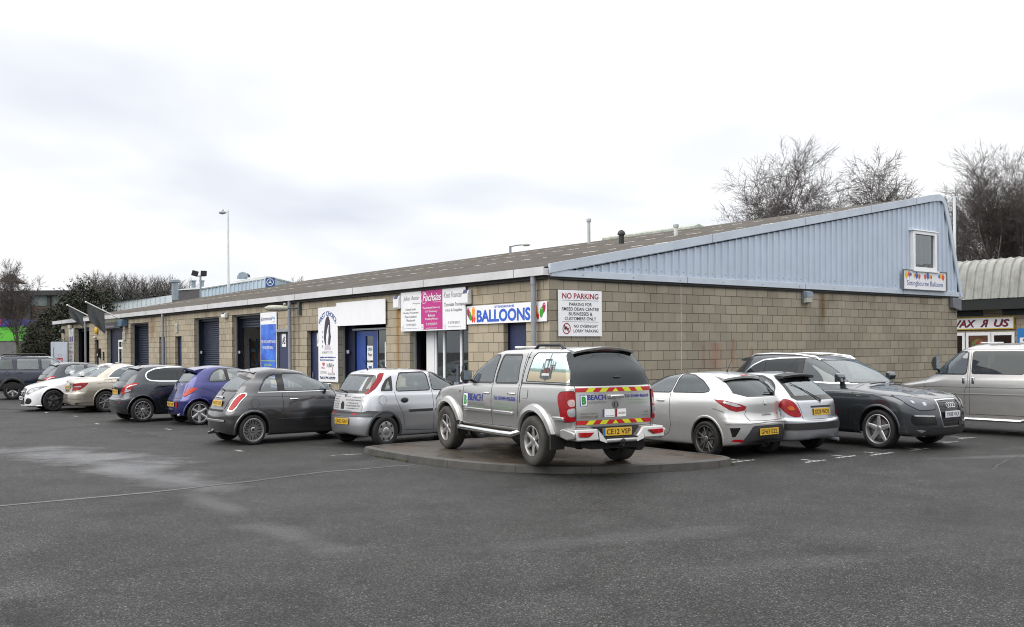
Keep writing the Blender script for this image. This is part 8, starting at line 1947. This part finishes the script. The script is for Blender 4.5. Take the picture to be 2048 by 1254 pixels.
for zz in (.47, .53, .59, .65, .71, .77, .83): c.strip('F', [(-.33, zz), (0, zz), (.33, zz)], .012, mat('grille_bar', (.03, .03, .032), .25, .3), join=q, off=-.012, h=.008)
q.build('grille_bar', mat('grille_bar', (.03, .03, .032), .25, .3), c.root, smooth=True)
F = c.badge('F', 0, .775, .001, off=.012)
for k in range(4): F.ring(-.105+.07*k, 0, .038, .050, CHR, .001*k)
F.flush(c.root, 'badge'); c.plate('F', 'YK08 VKX', .62, False, off=.025)
q = MB(); c.strip('S', [(3.70, 1.09), (4.3, 1.03), (4.75, .94)], .01, GAP, join=q, off=0, h=.002); q.build('bonnet_gap', GAP, c.root)
c.mirror(3.26, 1.17, P_Q, w_=.22, h=.16, out=.13); c.handle(2.45, 1.06, P_Q); c.handle(1.5, 1.07, P_Q)
for y0, y1 in ((-.55, -.1), (.05, .55)):
    q = MB(); P1 = [c.hit('T', 3.86-.10*abs(yy), yy) for yy in (y0, y0+(y1-y0)*.33, y0+(y1-y0)*.66, y1)]; q.tube([h[0]+Vector((-.09, 0, .045)) for h in P1 if h], .012, 6); q.build('windscreen_wiper', BLACKP, c.root, smooth=True)
for sg in (1, -1):
    q = MB(); pts = []
    for x in (.85, .95, 1.4, 2.0, 2.5, 2.62):
        h = c.hit('T', x, .56); z = h[0].z if h else 1.6; pts.append((x, .60*sg, z+(.022 if .9 < x < 2.6 else -.012)))
    q.tube(pts, .022, 8); q.build('roof_rail', mat('rail_alu', (.6, .6, .6), .25, .8), c.root, smooth=True)
c.spoiler(.80, .50, 1.625, .60, P_Q, th=.03, droop=.05); c.strip('S', [(1.6, .30), (3.6, .28)], .07, BLKGL, 'sill_trim', .002, .006); q = MB(); h = c.hit('L', 3.72, .94); q.box(3.68, 3.78, -h[0].y-.006, -h[0].y, .925, .94); q.build('wing_badge', CHR, c.root)

# --- silver panel van, side on at the right edge
P_VN = paint('paint_van_silver', (.37, .37, .37), .8, .30, amt=.8, dz=1.0)
lv = [[.10,.32,.30,.30,4.60,.28,.84,.16,.5,4,0],[.03,.38,.35,.34,4.72,.33,.90,.16,.5,4,0],[.0,.56,.56,.56,4.79,.50,.915,.16,.55,3.8,0],[.0,.72,.72,.72,4.78,.66,.92,.16,.6,3.6,0],
 [.01,.86,.86,.85,4.72,.84,.92,.16,.65,3.4,0],[.02,1.00,1.00,.97,4.58,.95,.915,.16,.7,3.2,0],[.02,1.12,1.12,1.08,3.95,1.09,.905,.16,.75,3,0],[.03,1.20,1.19,1.17,3.70,1.18,.89,.18,.7,3,0],
 [.06,1.44,1.44,1.42,3.38,1.43,.845,.2,.5,3,0],[.10,1.66,1.66,1.65,3.06,1.66,.80,.22,.45,3,0],[.15,1.76,1.76,1.75,2.90,.0+1.755,.765,.24,.4,2.8,0],[.20,1.815,1.815,1.805,2.76,1.80,.70,.26,.4,2.6,.01]]
c = Car('panel_van', 'silver crew van parked alongside the end of the gable wall', (0, 0, 0), 127, (.94, .94, 1.02), lv, 4.79, crown=.05, taper=.02, paint_=P_VN, N=(24, 96, 34))
CAR_VN = c; std(c, (.32, .39), .93, 3.85, .03, .008)
c.region('S', [(2.66, 1.24), (2.64, 1.675), (2.92, 1.675), (3.42, 1.32), (3.48, 1.24)], 'door_window', G_CLR, -.004, .05, rim=.03, rimmat=BLKGL)
c.region('S', [(1.38, 1.24), (1.38, 1.69), (2.52, 1.69), (2.52, 1.24)], 'side_window', G_PRIV, .002, .05, rim=.012, rimmat=BLKGL)
c.region('F', [(-.1, 1.23), (.72, 1.25), (.66, 1.68), (-.1, 1.69)], 'windscreen', G_CLR, -.003, 0, 'C', rim=.02, rimmat=BLKGL)
c.region('R', [(.06, 1.25), (.66, 1.25), (.62, 1.66), (.06, 1.66)], 'rear_window', G_PRIV, .002, .04)
c.region('R', [(.80, .72), (1.0, .72), (1.0, 1.12), (.80, 1.12)], 'tail_lamp', LRED, .008, .03); c.region('F', [(.40, .60), (.82, .60), (.86, .78), (.40, .76)], 'headlamp', HEADL, .008, .04)
c.finish(underz=.36); c.cabin(2.0, 3.45, [(2.45, 'front')], zf=.6, zb=1.2, sh=1.30, W=.70)
c.wheels(.93, 3.85, .77, .32, .205, .20, 'hubcap', (.35, .35, .35))
gaps(c, [[(2.61, 1.70), (2.61, 1.0), (2.66, .9), (2.66, .40)], [(2.56, 1.70), (2.56, 1.0), (2.56, .40)], [(1.28, 1.72), (1.28, .40)], [(3.62, 1.15), (3.62, .40)], [(.2, .97), (4.0, .95)], [(.3, .42), (3.9, .40)], [(1.28, 1.73), (2.9, 1.73)]])
c.strip('S', [(.2, .83), (4.3, .82)], .02, P_VN, 'side_rib', .0, .014); c.strip('S', [(.3, 1.005), (1.26, 1.0)], .03, GAP, 'door_rail', .0, .004)
c.strip('S', [(.25, 1.22), (.25, 1.68), (1.16, 1.68), (1.16, 1.22)], .03, P_VN, 'pressed_panel', .0, .008, closed=True)
q = MB()
for x in (2.70, 2.48):
    h = c.hit('L', x, 1.10)
    for sg in (1, -1): q.box(x-.03, x+.03, (h[0].y-.01)*sg, (h[0].y+.02)*sg, 1.03, 1.17)
q.build('door_handle', CHR, c.root, bevel=.01)
q = MB()
for sg in (1, -1): q.tube([(1.35, .86*sg, .34), (1.42, .93*sg, .31), (3.35, .93*sg, .31), (3.42, .86*sg, .34)], .035, 10)
q.build('side_bar', CHR, c.root, smooth=True)
c.mirror(3.46, 1.30, BLACKP, w_=.16, h=.30, out=.16); c.patch('L', circ(4.35, 1.0, .03, 8), LORG, 'side_repeater', .006, 'L', 2)
q = MB()
for x in (.7, 1.6, 2.5): q.tube([(x, -.5, 1.875), (x, .5, 1.875)], .018, 6)
q.build('roof_bar', CHR, c.root, smooth=True)

# --- navy off roader at the left edge
P_NV = paint('paint_navy', (.006, .010, .032), .3, .25, amt=.05)
lv = [[.14,.36,.34,.34,4.30,.32,.82,.4,.5,3.4,0],[.04,.42,.40,.40,4.38,.38,.88,.4,.55,3.2,0],[.0,.56,.56,.56,4.42,.52,.90,.4,.6,3,0],[.02,.72,.72,.72,4.40,.68,.905,.42,.65,3,0],
 [.07,.86,.86,.85,4.34,.84,.90,.42,.7,2.9,0],[.08,.98,.98,.97,4.22,.96,.89,.42,.76,2.8,0],[.09,1.07,1.07,1.05,3.80,1.04,.87,.42,.8,2.7,0],[.11,1.12,1.11,1.09,3.42,1.10,.85,.42,.75,2.6,0],
 [.20,1.32,1.32,1.30,3.10,1.31,.79,.40,.55,2.6,0],[.32,1.53,1.53,1.51,2.76,1.52,.73,.38,.5,2.6,0],[.36,1.60,1.60,1.585,2.62,1.59,.69,.36,.45,2.5,0],[.42,1.64,1.645,1.63,2.50,1.635,.64,.34,.42,2.5,.01]]
c = Car('off_road_car', 'navy blue five door off road car with black roof rails at the left edge', (0, 0, 0), 28, (.95, .95, 1.02), lv, 4.42, crown=.03, paint_=P_NV)
CAR_NV = c; c.arch(.98, .345, .42, .10, .03, BLACKP); c.arch(3.537, .345, .42, .10, .03, BLACKP)
c.region('S', [(.42, 1.17), (.46, 1.40), (.56, 1.54), (.98, 1.55), (1.0, 1.17)], 'side_window', G_MID, -.003, .04, rim=.02, rimmat=BLKGL)
c.region('S', [(1.16, 1.16), (1.16, 1.56), (1.94, 1.56), (1.96, 1.16)], 'door_window', G_CLR, -.003, .04, rim=.02, rimmat=BLKGL)
c.region('S', [(2.08, 1.16), (2.06, 1.56), (2.46, 1.55), (2.76, 1.40), (3.08, 1.16)], 'door_window', G_CLR, -.003, .04, rim=.02, rimmat=BLKGL)
c.region('F', [(-.1, 1.16), (.70, 1.16), (.60, 1.56), (-.1, 1.57)], 'windscreen', G_CLR, -.003, 0, 'C', rim=.03, rimmat=BLKGL)
c.region('R', [(-.1, 1.17), (.58, 1.17), (.54, 1.53), (-.1, 1.54)], 'rear_window', G_MID, -.003, 0, 'C', rim=.03, rimmat=BLKGL); c.region('R', [(.66, .9), (.86, .9), (.86, 1.30), (.72, 1.30)], 'tail_lamp', LRED, .008, .03)
c.region('S', [(-.2, .30), (4.6, .30), (4.6, .62), (-.2, .62)], 'lower_cladding', BLACKP, .008, 0)
c.finish(underz=.38); c.cabin(1.1, 2.95, [(2.0, 'front'), (1.25, 'bench')], zf=.5, zb=1.10, sh=1.25)
c.wheels(.98, 3.537, .775, .345, .22, .22, 'six', (.42, .42, .43))
gaps(c, [[(1.08, 1.56), (1.08, 1.1), (1.2, .8), (1.4, .5)], [(2.02, 1.56), (2.02, .5)], [(3.12, 1.1), (3.12, .5)]]); c.strip('L', circ(.78, 1.0, .08), .02, BLACKP, 'fuel_cap', .0, .01, 'R', closed=True)
c.handle(1.26, 1.03, BLACKP); c.handle(2.2, 1.02, BLACKP); c.mirror(2.88, 1.18, BLACKP)
for sg in (1, -1):
    q = MB(); q.tube([(.55, .60*sg, 1.66), (.66, .60*sg, 1.745), (2.2, .60*sg, 1.745), (2.34, .60*sg, 1.66)], .022, 8); q.build('roof_rail', BLACKP, c.root, smooth=True)
# ------------------------------------------------------------------ placement
def place(car, x, y, yaw, z=0.0, sc=None):
    """x,y: ground point under the rear right or left wheel hub given in car coordinates"""
    car.root.location = (x, y, z); car.root.rotation_euler = (0, 0, R(yaw))
def put(car, refx, refy, X, Y, yaw, z=0.0, sc=None):
    a = R(yaw); k = car.root.scale; rx, ry = refx*k[0], refy*k[1]
    place(car, X-(rx*math.cos(a)-ry*math.sin(a)), Y-(rx*math.sin(a)+ry*math.cos(a)), yaw, z)
put(CAR_FIAT, .575, -.80, -5.1, 19.28, 37)
put(CAR_CORSA, .555, -.82, -2.41, 18.70, 40)
put(CAR_208A, .60, -.87, -9.69, 25.67, 37)
put(CAR_KA, .50, -.81, -7.84, 24.53, 37)
put(CAR_CH, 1.04, -.88, -12.44, 29.97, 37)
put(CAR_WH, 3.886, .90, -14.4, 30.72, 217)
put(CAR_208B, .60, -.87, -15.55, 33.6, 37)
put(CAR_PK, 1.14, .87, .28, 14.47, 118.5, .12)
put(CAR_ST, .78, .83, 3.26, 16.54, 127)
put(CAR_CO, .80, -.81, 5.52, 17.95, 127, .06)
put(CAR_Q, 4.136, -.95, 6.63, 17.75, -53)
put(CAR_VN, 4.6, 0, 9.13, 22.6, 127)
put(CAR_NV, .98, -.87, -19.56, 38.3, 28)
for c_ in (CAR_FIAT, CAR_CORSA, CAR_208A, CAR_KA, CAR_CH, CAR_WH, CAR_208B): c_.root['group'] = 'cars parked in a row along the shop fronts'
for c_ in (CAR_ST, CAR_CO, CAR_Q): c_.root['group'] = 'cars parked along the gable wall'
